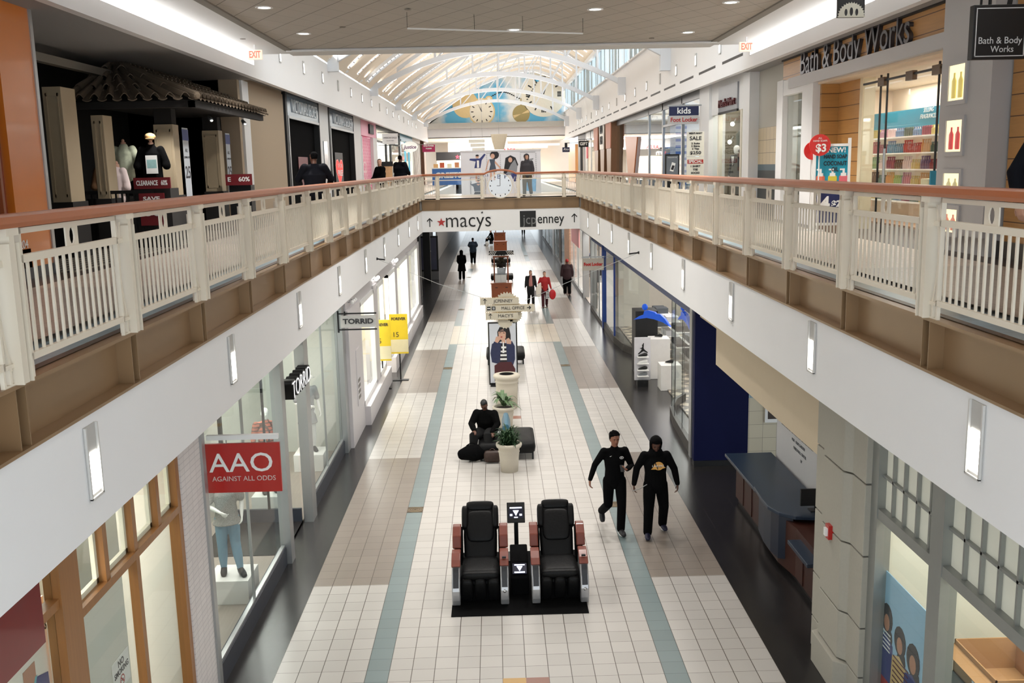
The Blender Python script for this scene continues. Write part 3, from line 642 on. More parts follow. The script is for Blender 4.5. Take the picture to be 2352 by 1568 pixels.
# glass shop with mannequins (AAO / Torrid)
shell('wall_left_glass_shop', 'left', LS - .1, 11.52, 22.2, 3.2, 0, 3.5, palegreen, shopfl, None, 240, (1, .97, .92))
plinth = mat('plinth_dark', (48, 52, 62), .4)
o = struct('window_23', MB().box(LS - .1, LS + .02, 11.52, 15.6, 0, .3), plinth)
MB().box(LS - .04, LS + .03, 11.5, 11.62, 0, 3.75).box(LS - .06, LS, 11.5, 15.6, .3, .34).box(LS - .04, LS, 13.55, 13.57, .3, 3.5).build('window_frame', alu, o)
BX(LS - .03, LS - .02, 11.6, 15.6, .3, 3.6).build('pane', G, o)
struct('trim_left_post', MB().box(LS - .08, LS + .1, 15.62, 15.88, 0, 3.75), alu)
struct('trim_left_post_near', MB().box(LS - .08, LS + .1, 17.6, 17.98, 0, 3.75), alu)
struct('trim_left_post_far', MB().box(LS - .08, LS + .1, 22.1, 22.5, 0, 3.75), alu)
o = struct('window_24', MB().box(LS - .1, LS + .02, 17.98, 22.1, 0, .3), plinth)
MB().box(LS - .06, LS, 17.98, 22.1, .3, .34).box(LS - .04, LS, 20.0, 20.02, .3, 3.5).build('window_frame', alu, o); BX(LS - .03, LS - .02, 17.98, 22.1, .3, 3.6).build('pane', G, o)
struct('floor_left_entry', MB().box(LS - 1.6, LS - .1, 15.9, 17.6, 0.0, .05), f_dark)
o = struct('window_25', MB().box(-5.3, LS - .1, 17.5, 17.56, 0, .3), plinth); BX(-5.2, LS - .1, 17.52, 17.53, .3, 3.5).build('pane', G, o); MB().box(-5.22, -5.16, 17.48, 17.58, 0, 3.5).box(-4.4, -4.36, 17.5, 17.55, .3, 3.5).build('window_frame', darkm, o)
struct('wall_left_shop_back', MB().box(-5.6, -5.5, 11.6, 22, 0, 3.5), mat('shop_sage', (208, 208, 198), .7))
tag(BX(-5.5, -5.35, 12.2, 14.2, 0, 2.4).build('clothes_display', mat('mint_cabinet', (176, 200, 190), .4)), 'pale mint wardrobe panel standing behind the dressed mannequin in the lower left glass shop', 'cabinet')
# blade signs
t = thing('blade_sign', 'red rectangular sign with white capitals hanging under the left balcony band', 'sign', (-3.26, 11.9, 2.86))
BX(-.47, .47, -.02, .02, -.32, .32).build('board', redp, t)
text('lettering', 'AAO', whitep, (-.02, -.026, .06), 'S', .35, .004, t, width=.8, bold=.001)
text('lettering', 'AGAINST ALL ODDS', mat('sign_silver', (214, 196, 190), .4), (0, -.024, -.14), 'S', .09, .002, t, width=.8)
MB().box(-.44, .46, -.03, .03, .37, .43).build('bar', whitep, t); MB().tube([(-.2, 0, .3), (-.2, 0, .38)], .008, 6).tube([(.3, 0, .3), (.3, 0, .38)], .008, 6).build('hanger', alu, t)
t = thing('blade_sign', 'flat grey sign with charcoal capitals between black bars under the left balcony band', 'sign', (-3.2, 22.1, 3.12))
BX(-.4, .4, -.012, .012, -.14, .14).build('board', mat('sign_grey', (206, 204, 202), .5), t)
text('lettering', 'TORRID', mat('letter_charcoal', (60, 60, 62), .5), (0, -.018, 0), 'S', .16, .003, t, width=.7, bold=.006)
MB().box(-.45, .42, -.02, .02, .17, .2).box(-.45, .42, -.02, .02, -.2, -.17).box(-.48, -.44, -.02, .02, -.25, .25).build('bracket', black, t)
t = thing('shop_sign', 'black block letters with white faces above the lower left glass shop entrance', 'sign', (LS, 16.85, 2.86))
MB().box(-.02, .02, -.85, .85, -.12, .14).build('backing', black, t)
text('letter_blocks', 'TORRID', black, (.10, 0, .01), 'R', .46, .09, t, width=1.64, bold=.006)
text('letter_faces', 'TORRID', mat('face_white', (240, 240, 240), .5, emit=.4), (.195, 0, .01), 'R', .42, .004, t, width=1.56, bold=-.006)
for k, (y, l) in enumerate([(23.2, 'nearest'), (28.0, 'middle'), (33.5, 'farthest')]):
    t = thing('wall_lamps', 'row of three small round lamps over the white shops on the lower left, %s' % l, 'wall lamp', (-3.45, y, 3.45), group='small lamps over the white shops')
    for q in (-.25, 0, .25): MB().ell((0, q, 0), (.05, .05, .05)).build('bulb', glow if k else whitep, t); MB().tube([(-.02, q, 0), (-.15, q, 0)], .012, 6).build('arm', alu, t)
# white shops beyond
lw = mat('shop_lilac_white', (206, 202, 204), .5, var=.02)
struct('wall_left_white_shops', MB().box(-3.75, -3.55, 22.5, 44, 3.2, 3.75).box(-3.8, -3.5, 22.5, 24.6, 0, 3.3).box(-3.8, -3.5, 27.4, 28.2, 0, 3.3).box(-3.8, -3.5, 33.4, 34.0, 0, 3.3).box(-3.8, -3.5, 38.2, 38.8, 0, 3.3).box(-3.8, -3.5, 43.2, 44.2, 0, 3.3)
       .box(-3.75, -3.35, 24.6, 29.8, 0, .5).box(-3.75, -3.35, 31.2, 43.4, 0, .5), lw)
shell('wall_left_white_interior', 'left', -3.85, 22.6, 44, 1.4, 0, 3.5, mat('shop_glow_wall', (244, 240, 228), .6), shopfl, None, 420, (1, .98, .94))
for i, (a, b) in enumerate([(24.6, 27.4), (28.2, 29.8), (31.2, 33.4), (34.0, 38.2), (38.8, 43.2)]):
    o = struct('window_%d' % (26 + i), MB().box(-3.62, -3.5, a, b, .5, .62).box(-3.62, -3.5, a, b, 3.1, 3.22).box(-3.62, -3.5, a, a + .1, .5, 3.2).box(-3.62, -3.5, b - .1, b, .5, 3.2), whitep); BX(-3.57, -3.56, a, b, .5, 3.2).build('pane', G, o)
t = thing('wall_plaque', 'small framed dark-lettered plaque on the white wall below the flat grey hanging sign', 'plaque', (-3.5, 23.7, 1.3)); BX(0, .02, -.3, .3, -.5, .9).build('frame', lw, t)
for q in range(4): BX(.02, .026, -.2, .15, -.35 + q * .14, -.27 + q * .14).build('lettering', mat('plaque_grey', (120, 116, 112), .6), t)
for k, (x, y, z, lab) in enumerate([(-3.1, 30.0, 1.45, 'yellow sale poster on a thin floor stand by the lower left white shops'), (-3.52, 28.9, 1.5, 'second yellow sale poster inside the white shop window, left of the stand')]):
    t = thing('sale_poster', lab, 'poster', (x, y, 0))
    BX(-.28, .28, -.015, .015, .85, 2.1).build('board', mat('poster_yellow', (226, 196, 40), .5), t); BX(-.28, .28, -.018, -.015, .9, 1.3).build('print', mat('poster_pale', (226, 216, 180), .5), t)
    text('lettering', 'FOREVER', pdk, (0, -.02, 1.95), 'S', .12, .001, t, width=.44, bold=.004); text('lettering', '15', pdk, (-.1, -.02, 1.45), 'S', .22, .001, t)
    MB().box(-.02, .02, -.01, .01, .02, .9).box(-.25, .25, -.1, .1, 0, .02).build('stand', darkm, t)
# cable between bands, carrying the way sign
# dark shop at the far left under the bridge
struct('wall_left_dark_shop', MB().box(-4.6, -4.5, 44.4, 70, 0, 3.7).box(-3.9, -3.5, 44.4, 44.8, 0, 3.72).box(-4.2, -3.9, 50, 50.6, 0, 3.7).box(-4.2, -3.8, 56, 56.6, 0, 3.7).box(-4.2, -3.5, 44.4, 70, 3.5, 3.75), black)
struct('wall_left_far_shops', MB().box(-4.3, -4.2, 70, 112, 0, 3.75), mat('far_shop_grey', (150, 146, 142), .6))
o = struct('window_33', MB().box(-3.95, -3.9, 44.8, 50, 0, .1), darkm); BX(-3.93, -3.92, 44.8, 50, .1, 3.5).build('pane', G, o)
t = thing('advert_board', 'dark framed advertising board standing by the far left dark shop', 'poster', (-4.0, 58, 0))
BX(-.75, .55, -.05, .05, .5, 2.6).build('frame', black, t); BX(-.65, .45, -.06, -.05, .6, 2.5).build('picture', mat('advert_dusk', (70, 72, 92), .5, var=.3, scale=2), t); BX(-.75, .55, -.04, .04, 0, .5).build('base', mat('steel_grey', (110, 110, 112), .4), t)
text('lettering', 'OCO', pwh, (-.1, -.065, 1.7), 'S', .2, .001, t)
t = thing('shop_sign', 'black hanging sign board with small white letters at the far left under the bridge', 'sign', (-3.6, 55, 3.6)); BX(-.6, .9, -.05, .05, -.28, .05).build('board', black, t); text('lettering', 'OUTLET', pwh, (.1, -.06, -.1), 'S', .13, .001, t)
# ================================================================= LOWER RIGHT
RS = 4.3
struct('wall_right_header', MB().box(RS, RS + .1, 20.6, 44, 3.2, 3.78), mat('header_blue', (40, 62, 112), .4))
stone = mat('stone_grey', (168, 164, 152), .8, var=.06, scale=30)
# stone column with stepped faces
t = thing('stone_column', 'tall grey stone pilaster with stepped edges and joint lines at lower right', 'column', (4.3, 11.5, 0))
for i, (z0, z1) in enumerate([(0.0, .42), (.44, 1.05), (1.07, 1.95), (1.97, 2.83), (2.85, 3.72)]):
    gd = .06 if i == 0 else 0
    MB().prism([(.1, -.85), (-.12, -.85), (-.12, -.45 - gd), (-.2 - gd, -.35 - gd), (-.2 - gd, .35 + gd), (-.12, .42 + gd), (-.12, .85), (.1, .85)], 'z', z0, z1).build('stone_block', stone, t, bevel=.008)
BX(-.1, .1, -.84, .84, 0, 3.7).build('joint_core', mat('joint_dark', (90, 88, 82), .8), t)
t = thing('fire_alarm', 'small red fire alarm box on the side of the stone pilaster', 'fire alarm', (4.07, 11.5, 1.95)); BX(-.02, .07, -.06, .06, -.09, .09).build('box', redp, t); BX(-.05, -.02, -.035, .035, -.05, .05).build('strobe', whitep, t)

# beige header and alcove
hb = mat('alcove_beige', (206, 190, 164), .8, var=.02)
struct('wall_right_alcove_header', MB().box(RS, RS + .3, 12.35, 18.85, 2.58, 3.75).box(RS, RS + .3, 18.85, 20.4, 3.3, 3.75).box(RS - .0, RS + .2, 12.3, 12.5, 0, 3.75), hb)
struct('ceiling_alcove', BX(RS, 8, 12.3, 20.4, 3.7, 3.75), hb)
dnavy = mat('wall_navy_blue', (5, 12, 56), .7, var=.03, spec=.2)
struct('wall_right_blue', MB().box(4.2, 5.38, 20.4, 20.6, 0.12, 3.75), dnavy); struct('baseboard_right_blue', BX(4.2, 5.4, 20.37, 20.6, 0, .12), black)
tileb = grid_mat('wall_tile_beige', (206, 198, 176), (150, 142, 126), T=.3, g=.008, axes='xz', rough=.4, var=.03)
struct('wall_right_alcove_tile', MB().box(5.38, 8, 20.4, 20.6, 0, 3.75), tileb); tag(BX(5.38, 6.2, 20.385, 20.4, 1.5, 1.72).build('tile_band', u_blue), 'short band of blue tiles on the beige tiled alcove wall', 'tile band')
t = thing('wall_frame', 'white framed dark picture on the beige tiled alcove wall', 'picture', (5.85, 20.38, 1.45)); BX(-.12, .25, -.03, 0, -.5, .5).build('frame', whitep, t); BX(-.06, .25, -.035, -.03, -.42, .42).build('picture', mat('picture_dark', (60, 48, 40), .4, var=.4), t)
o = struct('wall_right_alcove_white', MB().box(5.3, 5.4, 12.5, 18.0, 0, 3.7), mat('alcove_white', (206, 206, 208), .6, var=.01))
for i, s_ in enumerate(['REGAL CINEMAS  MEN DISCOVERY KIDZ RESTAURANT', 'MGR   OLIVE GARDEN', 'PARKS MALL CENTER', 'UP']):
    text('lettering', s_, mat('letter_slate', (96, 98, 104), .6), (5.292, 16.75 - i * .1, 1.68 - i * .13), 'L', .075, .002, o)
struct('wall_right_alcove_near', BX(RS + .2, 5.4, 12.3, 12.45, 0, 3.75), hb)
# service counter
cw_ = wood_mat('counter_mahogany', (62, 31, 22), None, 'v', .4, .2); ctop = mat('counter_top_slate', (34, 48, 66), .3, var=.1, scale=60)
t = thing('service_counter', 'long mahogany service counter with dark blue top and bulging middle in the alcove', 'counter', (0, 0, 0))
MB().prism([(4.56, 13.3), (4.56, 14.3), (4.46, 14.9), (4.46, 15.6), (4.56, 16.2), (4.56, 18.1), (5.2, 18.1), (5.2, 13.3)], 'z', .1, .9).build('body', cw_, t)
MB().prism([(4.36, 16.0), (4.34, 18.15), (5.25, 18.15), (5.25, 16.0)], 'z', .9, .96).build('top', ctop, t, bevel=.01)
MB().prism([(4.36, 13.15), (4.36, 14.1), (5.22, 14.1), (5.22, 13.15)], 'z', .74, .80).build('low_top', ctop, t, bevel=.01)
cv = [(5.2, 14.5)] + [(4.62 + .28 * -math.cos(PI * i / 12) * 1.0 + .28, 14.6 - .0 + 0 * i) for i in range(0)] + [(4.9, 14.45), (4.6, 14.5), (4.4, 14.7), (4.3, 15.0), (4.3, 15.4), (4.34, 16.0), (5.2, 16.0)]
MB().prism(cv, 'z', .96, 1.02).build('raised_top', ctop, t, bevel=.01); MB().prism([(4.4, 14.7), (4.36, 15.0), (4.36, 15.4), (4.42, 15.95), (4.6, 15.95), (4.6, 14.6)], 'z', .25, .96).build('bulge_panel', mat('counter_navy', (26, 34, 50), .35), t)
for y in (13.35, 13.9, 14.4, 16.3, 16.9, 17.5): BX(4.545, 4.56, y, y + .02, .12, .74 if y < 14.2 else .9).build('panel_joint', mat('joint_brown', (60, 28, 18), .5), t)
BX(4.54, 5.2, 13.28, 13.31, .1, .74).build('end_trim', alu, t)
BX(4.6, 5.15, 13.35, 18.05, 0, .1).build('toe_kick', black, t)
t = thing('monitor', 'dark flat monitor seen from above on the alcove counter', 'monitor', (5.0, 14.75, 1.02)); BX(-.25, .2, -.02, .02, .08, .36).build('screen', black, t, bevel=.005); BX(-.1, .1, -.08, .08, 0, .012).build('foot', black, t); BX(-.02, .02, -.015, .015, .012, .1).build('neck', black, t)
t = tag(MB().lathe([(.1, 0), (.12, .3), (.11, .31), (.09, .02)], 4.75, 13.0, 20).build('waste_bin', black), 'small round black bin at the near end of the alcove counter', 'bin')
# near right window grid
gf = mat('frame_steel', (150, 152, 148), .4, .5); gp = mat('interior_cream', (218, 215, 200), .8, var=.02)
o = struct('window_31', MB().box(RS - .05, RS + .12, 10.46, 10.72, 0, 3.75).box(RS - .05, RS + .12, 8.85, 9.12, 0, 3.75).box(RS - .05, RS + .12, 5.9, 6.1, 0, 3.75).box(RS - .04, RS + .08, 6.1, 10.46, 2.50, 2.62), gf)
fm = MB()
for ys in ([10.19, 9.9, 9.58, 9.27], [8.53, 8.22, 7.91, 7.6, 7.3, 7.0, 6.7, 6.4]):
    for y in ys: fm.box(RS, RS + .04, y - .015, y + .015, 2.62, 3.7)
fm.box(RS, RS + .04, 6.1, 10.46, 2.99, 3.02); fm.build('window_frame', gf, o); BX(RS + .045, RS + .05, 6.1, 10.46, 0, 2.5).build('pane', G, o)
BX(RS + .045, RS + .05, 6.1, 10.46, 2.62, 3.7).build('frosted_pane', mat('frosted_cream', (204, 204, 190), .5, var=.02, emit=.12), o)
shell('wall_right_window_shop', 'right', RS + .15, 5.9, 10.7, 3.0, 0, 3.7, gp, mat('shop_tan_floor', (176, 134, 96), .5), None, 85, (1, .97, .9))
t = thing('shop_poster', 'window poster of three laughing women in striped and denim clothes, lower right', 'poster', (RS + .09, 9.95, 0))
BX(0, .01, -.65, .62, .2, 1.87).build('sheet', mat('print_sky', (150, 190, 216), .6), t)
P = []
def lady(u, v, h, top, bot, hw):
    return [(3, circ(u, v + h * .78, hw * 1.1, hw * 1.25, 14)), (3, circ(u + hw * .4, v + h * .62, hw * .8, hw * .9, 10)), (0, circ(u, v + h * .74, hw * .55, hw * .72, 12)), (top, [(u - hw * 1.5, v + h * .2), (u + hw * 1.5, v + h * .2), (u + hw * 1.3, v + h * .58), (u, v + h * .64), (u - hw * 1.3, v + h * .58)]), (bot, [(u - hw * 1.3, v - .1), (u + hw * 1.3, v - .1), (u + hw * 1.4, v + h * .22), (u - hw * 1.4, v + h * .22)])]
P += lady(-.42, .3, 1.32, 1, 4, .14); P += lady(-.05, .25, 1.25, 5, 6, .14); P += lady(.3, .25, 1.2, 1, 2, .15)
for q in range(5): P.append((2, R4(-.5, .95 + q * .05, -.3, .965 + q * .05)))
for q in range(7): P.append((6, R4(-.2, .62 + q * .06, .2, .635 + q * .06)))
art('picture', [psk, pbl, pwh, pdk, prd, pst, mat('print_maroon', (88, 36, 44), .6)], P, (-.002, 0, 0), 'L', t, .002)
card = mat('cardboard', (170, 128, 84), .8)
for k, (x, y, z, a, b, h, lab) in enumerate([(5.3, 9.45, .92, .35, .45, .38, 'open brown cardboard box with white label behind the women poster'), (5.5, 8.45, .92, .4, .45, .4, 'larger brown cardboard box next to the grey steel post, lower right window'), (6.7, 8.0, 0.04, .4, .4, .5, 'brown cardboard box on the floor behind the grey shop table')]):
    t = thing('cardboard_box', lab, 'box', (x, y, z)); m = MB().box(-a, a, -b, b, 0, .02).box(-a, -a + .015, -b, b, 0, h).box(a - .015, a, -b, b, 0, h).box(-a, a, -b, -b + .015, 0, h).box(-a, a, b - .015, b, 0, h); m.build('carton', card, t)
    MB().box(-a - .18, -a, -b, b, h - .06, h - .05).box(a, a + .15, -b, b, h - .05, h - .04).build('flap', card, t); BX(-a - .004, -a, -.2, .02, .1, .28).build('shipping_label', pwh, t)
t = thing('display_table', 'grey shop table with an open shelf behind the lower right window', 'table', (5.2, 8.0, 0)); BX(-.6, .9, -1.2, 1.9, .86, .92).build('top', mat('table_slate', (120, 128, 130), .4), t); BX(-.5, .8, -1.0, 1.2, .3, .34).build('shelf', mat('table_slate', (120, 128, 130), .4), t)
for a, b in ((-.5, -1.1), (.8, -1.1), (-.5, 1.8), (.8, 1.8)): BX(a - .03, a + .03, b - .03, b + .03, 0, .86).build('leg', gf, t)
t = thing('plastic_bag', 'crumpled clear plastic bag on the grey shop table', 'bag', (5.15, 7.9, .92)); MB().ell((0, 0, .1), (.22, .26, .12), 14).ell((.1, .12, .14), (.14, .14, .1), 10).build('bag', mat('bag_plastic', (196, 200, 206), .25, var=.2, scale=20, bump=.8), t, smooth=True)
t = thing('sales_tag_strip', 'long dark printed strip lying on the grey shop table', 'sign', (4.9, 7.2, .925)); BX(-.1, .1, -.5, .5, 0, .01).build('strip', navy, t); text('lettering', 'TODAY', pwh, (0, 0, .012), (0, 0, -PI / 2), .14, .001, t)
t = tag(MB().box(-.35, .35, -.4, .4, 0, .02).box(-.35, -.33, -.4, .4, 0, .3).box(.33, .35, -.4, .4, 0, .3).box(-.35, .35, -.4, -.38, 0, .3).box(-.35, .35, .38, .4, 0, .3).build('plastic_tub', mat('tub_dark', (60, 62, 66), .4), loc=(5.2, 7.6, .35)), 'dark open plastic tub on the lower shelf of the grey shop table', 'tub')
# blue sportswear shop (entrance 25.3-32.4)
shell('wall_right_sport_shop', 'right', RS + .6, 20.7, 39, 4.2, 0, 3.7, mat('sport_wall', (206, 200, 190), .7), grid_mat('shop_checker', (214, 200, 180), (120, 112, 104), T=.45, g=.17, axes='xy', rough=.35, ang=(PI / 4, -PI / 4)), None, 270, (1, .97, .93))
bluem = mat('frame_royal_blue', (28, 58, 128), .35)
o = struct('window_32', MB().box(RS - .05, RS + .12, 21.0, 21.25, 0, 3.75), alu); 
cvp = [(4.32, 21.2), (4.36, 22.6), (4.4, 23.8), (4.5, 24.8), (4.75, 25.6), (5.1, 26.2)]
m = MB(); m2 = MB(); m3 = MB()
for (a, b), (c, d) in zip(cvp[:-1], cvp[1:]):
    m.prism([(a, b), (c, d), (c + .01, d), (a + .01, b)], 'z', .25, 3.6); m2.prism([(a - .04, b), (c - .04, d), (c + .06, d), (a + .06, b)], 'z', 0, .25); m3.box(c - .006, c + .006, d - .006, d + .006, .25, 3.6)
m.build('pane', G, o); m2.build('plinth', mat('plinth_brown', (58, 54, 50), .4), o); m3.build('window_frame', darkm, o)
o = struct('window_34', MB().box(RS - .06, RS + .1, 38.9, 39.15, 0, 3.75).box(RS, RS + .06, 35.6, 35.75, 0, 3.7), bluem); m = MB(); m2 = MB()
for (a, b), (c, d) in zip([(4.32, 38.9), (4.32, 35.6), (4.45, 34), (4.8, 32.8)], [(4.32, 35.6), (4.45, 34), (4.8, 32.8), (5.1, 32.4)]):
    m.prism([(a, b), (c, d), (c + .01, d), (a + .01, b)], 'z', .25, 3.4); m2.prism([(a - .04, b), (c - .04, d), (c + .06, d), (a + .06, b)], 'z', 0, .25)
m.build('pane', G, o); m2.build('plinth', mat('plinth_brown', (58, 54, 50), .4), o)
lb = mat('logo_blue', (20, 90, 220), .3, emit=.12)
def swoosh(loc, label, s=1.0, rz=-PI / 2):
    t = thing('wing_emblem', label, 'emblem', loc, rz)
    MB().prism([(x * s, z * s) for x, z in [(-.75, -.26), (-.5, -.1), (-.34, -.04), (-.3, .1), (-.16, .13), (.14, .08), (.16, .03), (.34, .02), (.52, -.12), (.75, -.42), (.45, -.27), (.1, -.18), (-.2, -.15), (-.5, -.21)]], 'y', -.05, .05).build('wings', lb, t, bevel=.01)
    MB().ell((-.3 * s, 0, .24 * s), (.12 * s, .06, .12 * s)).build('head', lb, t, smooth=True)
swoosh((4.6, 28.6, 2.12), 'large blue winged figure emblem over the sports shop entrance', .82, -PI / 5)
swoosh((4.38, 22.4, 3.02), 'blue winged figure emblem on the curved glass beside the navy wall', .66, -PI / 2 + .1)
tag(text('shop_lettering', 'sport', lb, (5.6, 31.5, 2.9), 'S', .45, .03), 'small blue lettering hanging inside the sports shop', 'sign')
t = thing('exit_sign', 'small lit EXIT sign above the curved glass by the navy wall', 'exit sign', (4.55, 21.6, 3.3)); BX(-.16, .16, -.03, .03, -.1, .1).build('housing', exw, t); text('lettering', 'EXIT', exr, (0, -.034, 0), 'S', .18, .002, t, bold=.004)
sh_ = mat('shelf_white', (230, 228, 224), .5)
def shoe(parent, x, y, z, s, m, rz=0, sole=whitep, nm='shoe'):
    r = Matrix.Translation((x, y, z)) @ Matrix.Rotation(rz, 4, 'Z') @ Matrix.Scale(s, 4)
    b = MB().etube([(-.11, 0, .075), (-.05, 0, .07), (.02, 0, .06), (.09, 0, .045), (.13, 0, .035)], [(.035, .05), (.042, .06), (.045, .045), (.045, .035), (.035, .025)], side=(0, 1, 0)).move(r)
    o = b.build(nm, m, parent, smooth=True); MB().box(-.15, .16, -.045, .045, 0, .022).move(r).build('sole', sole, o); return o
t = thing('shoe_stand', 'white shoe display panel with jumping figure logo and four shoes on the dark floor strip', 'display stand', (4.27, 28.35, 0))
BX(-.24, .24, -.03, .03, .18, 1.47).build('panel', mat('panel_lilac_white', (222, 220, 224), .5), t, bevel=.01); BX(-.16, .16, -.12, .12, 0, .18).build('base', black, t)
MB().prism([(-.14, .98), (-.06, 1.06), (-.02, 1.12), (-.09, 1.15), (-.02, 1.16), (.02, 1.3), (.04, 1.3), (.03, 1.15), (.06, 1.1), (.16, 1.02), (.14, 1.0), (.03, 1.06), (-.04, 1.02), (-.12, .96)], 'y', -.04, -.03).build('jumping_logo', black, t)
MB().ell((.0, -.036, 1.24), (.02, .008, .02)).build('jumping_logo', black, t)
for i, (z, mm) in enumerate([(.90, black), (.70, whitep), (.50, black), (.32, mat('shoe_grey', (120, 124, 128), .5))]):
    BX(-.17, .17, -.2, -.03, z - .012, z).build('shelf', sh_, t)
    q = shoe(None, 4.27, 28.35 - .12, z, .95, mm, PI); tag(q, 'sports shoe on the white display panel, %s from the top' % ORD[i], 'shoe', 'shoes on the white display panel')
for i, (x, y, h, lab) in enumerate([(4.95, 29.5, 1.25, 'tall'), (5.0, 27.9, .75, 'lower')]):
    t = thing('shoe_plinth', '%s white plinth with a shoe just inside the sports shop entrance' % lab, 'plinth', (x, y, 0)); BX(-.3, .3, -.3, .3, 0, h).build('block', sh_, t, bevel=.01); q = shoe(None, x, y, h, .9, black, PI * .8); tag(q, 'dark trainer resting on the %s white plinth' % lab, 'shoe')
t = thing('shoe_wall_unit', 'dark shop display unit with shelves behind the white shoe panel', 'display unit', (4.55, 30.4, 0)); BX(-.25, .45, -.4, .4, 0, 2.0).build('cabinet', black, t)
rk = random.Random(3)
for i in range(16):
    y = 22 + (i % 8) * 2.1; x = 7.8 if i < 8 else 6.2; h = 2.2 if i < 8 else 1.3; cc = [(60, 60, 64), (200, 200, 204), (40, 60, 120), (150, 120, 90), (90, 94, 100)][rk.randrange(5)]
    t = thing('clothes_rack', '%s of folded and hanging sportswear inside the sports shop, %s row, %s' % ('shelf unit' if i < 8 else 'low rack', 'back' if i < 8 else 'front', ORD[i % 8]), 'clothes rack', (x, y, 0.04), group='racks inside the sports shop')
    BX(-.3, .3, -.7, .7, 0, .1).build('base', alu, t); 
    for q in range(4 if i < 8 else 2): MB().box(-.3, .3, -.7, .7, .4 + q * .5, .42 + q * .5).build('shelf', sh_, t); MB().box(-.22, .22, -.6 + .1 * rk.random(), -.05, .42 + q * .5, .62 + q * .5).box(-.22, .22, .05, .55, .42 + q * .5, .58 + q * .5).build('garments', mat('cloth_%d_%d_%d' % cc, cc, .9), t)
# stretch beyond: Foot Locker and others
shell('wall_right_far_shop', 'right', RS + .1, 39.3, 62, 2.0, 0, 3.7, mat('far_shop_wall', (206, 198, 186), .7), shopfl, None, 420, NEUT)
struct('wall_right_far_piers', MB().box(RS, RS + .3, 44.2, 44.7, 0, 3.72).box(RS, RS + .3, 48.2, 48.6, 0, 3.72).box(RS - .02, RS + .2, 72, 74, 0, 3.75).box(RS, RS + .3, 39.2, 62, 3.3, 3.75), alu)
struct('wall_right_brick_pier', BX(RS - .02, RS + .4, 57, 61, 0, 3.75), grid_mat('brick_brown', (170, 128, 104), (190, 170, 150), T=(.22, .08), g=.012, axes='yz', rough=.8, var=.2))
for i, (a, b) in enumerate([(39.3, 44.2), (48.6, 57), (61, 72), (74, 90)]):
    o = struct('window_%d' % (35 + i), BX(RS - .02, RS + .08, a, b, 0, .18), mat('plinth_brown', (58, 54, 50), .4)); BX(RS + .02, RS + .03, a, b, .18, 3.5).build('pane', G, o); f = MB()
    for q in range(1, 3): f.box(RS, RS + .05, a + (b - a) * q / 3 - .03, a + (b - a) * q / 3 + .03, .18, 3.5)
    f.build('window_frame', alu, o)
struct('wall_right_far_shops', MB().box(RS + .6, RS + .7, 62, 112, 0, 3.75).box(RS, RS + .4, 64.5, 66.5, 0, 3.7), mat('far_shop_dark', (66, 62, 58), .6, var=.4, scale=.6))
t = thing('blade_sign', 'grey hanging sign with red letters on the lower right', 'sign', (3.86, 38.8, 2.62)); BX(-.43, .43, -.02, .02, -.24, .24).build('board', mat('sign_taupe', (178, 170, 160), .5), t); text('lettering', 'Foot Locker', redp, (0, -.024, 0), 'S', .17, .003, t, width=.76, bold=.01); BX(-.45, .45, -.03, .03, .27, .32).build('bar', alu, t); MB().tube([(-.3, 0, .2), (-.3, 0, .3)], .01, 6).tube([(.3, 0, .2), (.3, 0, .3)], .01, 6).build('hanger', alu, t)
tag(BX(RS - .01, RS + .04, 50.5, 55.5, 2.3, 3.3).build('window_poster', mat('poster_pink', (228, 160, 160), .5)), 'pink poster high in the lower right window near the balcony end', 'poster')
for i, (y, c) in enumerate([(41, (40, 44, 52)), (43, (150, 40, 36)), (50.5, (40, 40, 44)), (53, (120, 110, 100)), (55.5, (60, 62, 80))]):
    t = thing('garment_display', 'display of hanging garments behind the far lower right glass, %s from the near side' % ORD[i], 'clothes rack', (RS + .9, y, 0.04), group='garments behind the far lower right glass'); MB().box(-.25, .25, -.5, .5, .5, 1.5).build('garments', mat('cloth_%d_%d_%d' % c, c, .9, bump=.5), t); MB().tube([(0, -.6, 1.55), (0, .6, 1.55)], .02, 6).tube([(0, 0, 0), (0, 0, 1.55)], .02, 6).build('rail', alu, t)
# ================================================================= UPPER LEFT
orm = mat('orange_panel', (212, 122, 40), .3, coat=.3, var=.04, scale=2); org = mat('orange_glass', (150, 62, 22), .12, coat=.6, var=.25, scale=1.5)
o = struct('wall_left_orange_shop', MB().box(-6.5, -6.2, 5, 12.8, 8.2, 8.75).box(-6.5, -6.2, 12.8, 13.72, 5.35, 8.75).box(-6.5, -6.2, 5, 13.1, 5.35, 5.6), orm)
BX(-6.5, -6.3, 5, 12.8, 5.6, 8.2).build('orange_glazing', org, o); BX(-6.32, -6.2, 12.5, 12.56, 5.6, 8.2).build('frame_joint', mat('orange_dark', (140, 70, 24), .4), o)
BX(-6.5, -6.18, 13.72, 13.8, 5.2, 8.75).build('edge_strip', alu, o); BX(-6.5, -6.2, 5, 13.7, 5.2, 5.35).build('base', mat('base_grey', (90, 90, 92), .5), o)
text('shop_number', '204', whitep, (-6.19, 12.9, 5.66), 'R', .16, .003, o)
t = tag(BX(-6.29, -6.24, 11.3, 12.35, 6.9, 7.1).build('window_card', whitep), 'small white card with dark loop lettering in the orange shop window', 'card'); text('lettering', 'OK', navy, (-6.235, 12.15, 7.0), 'R', .16, .002, t)
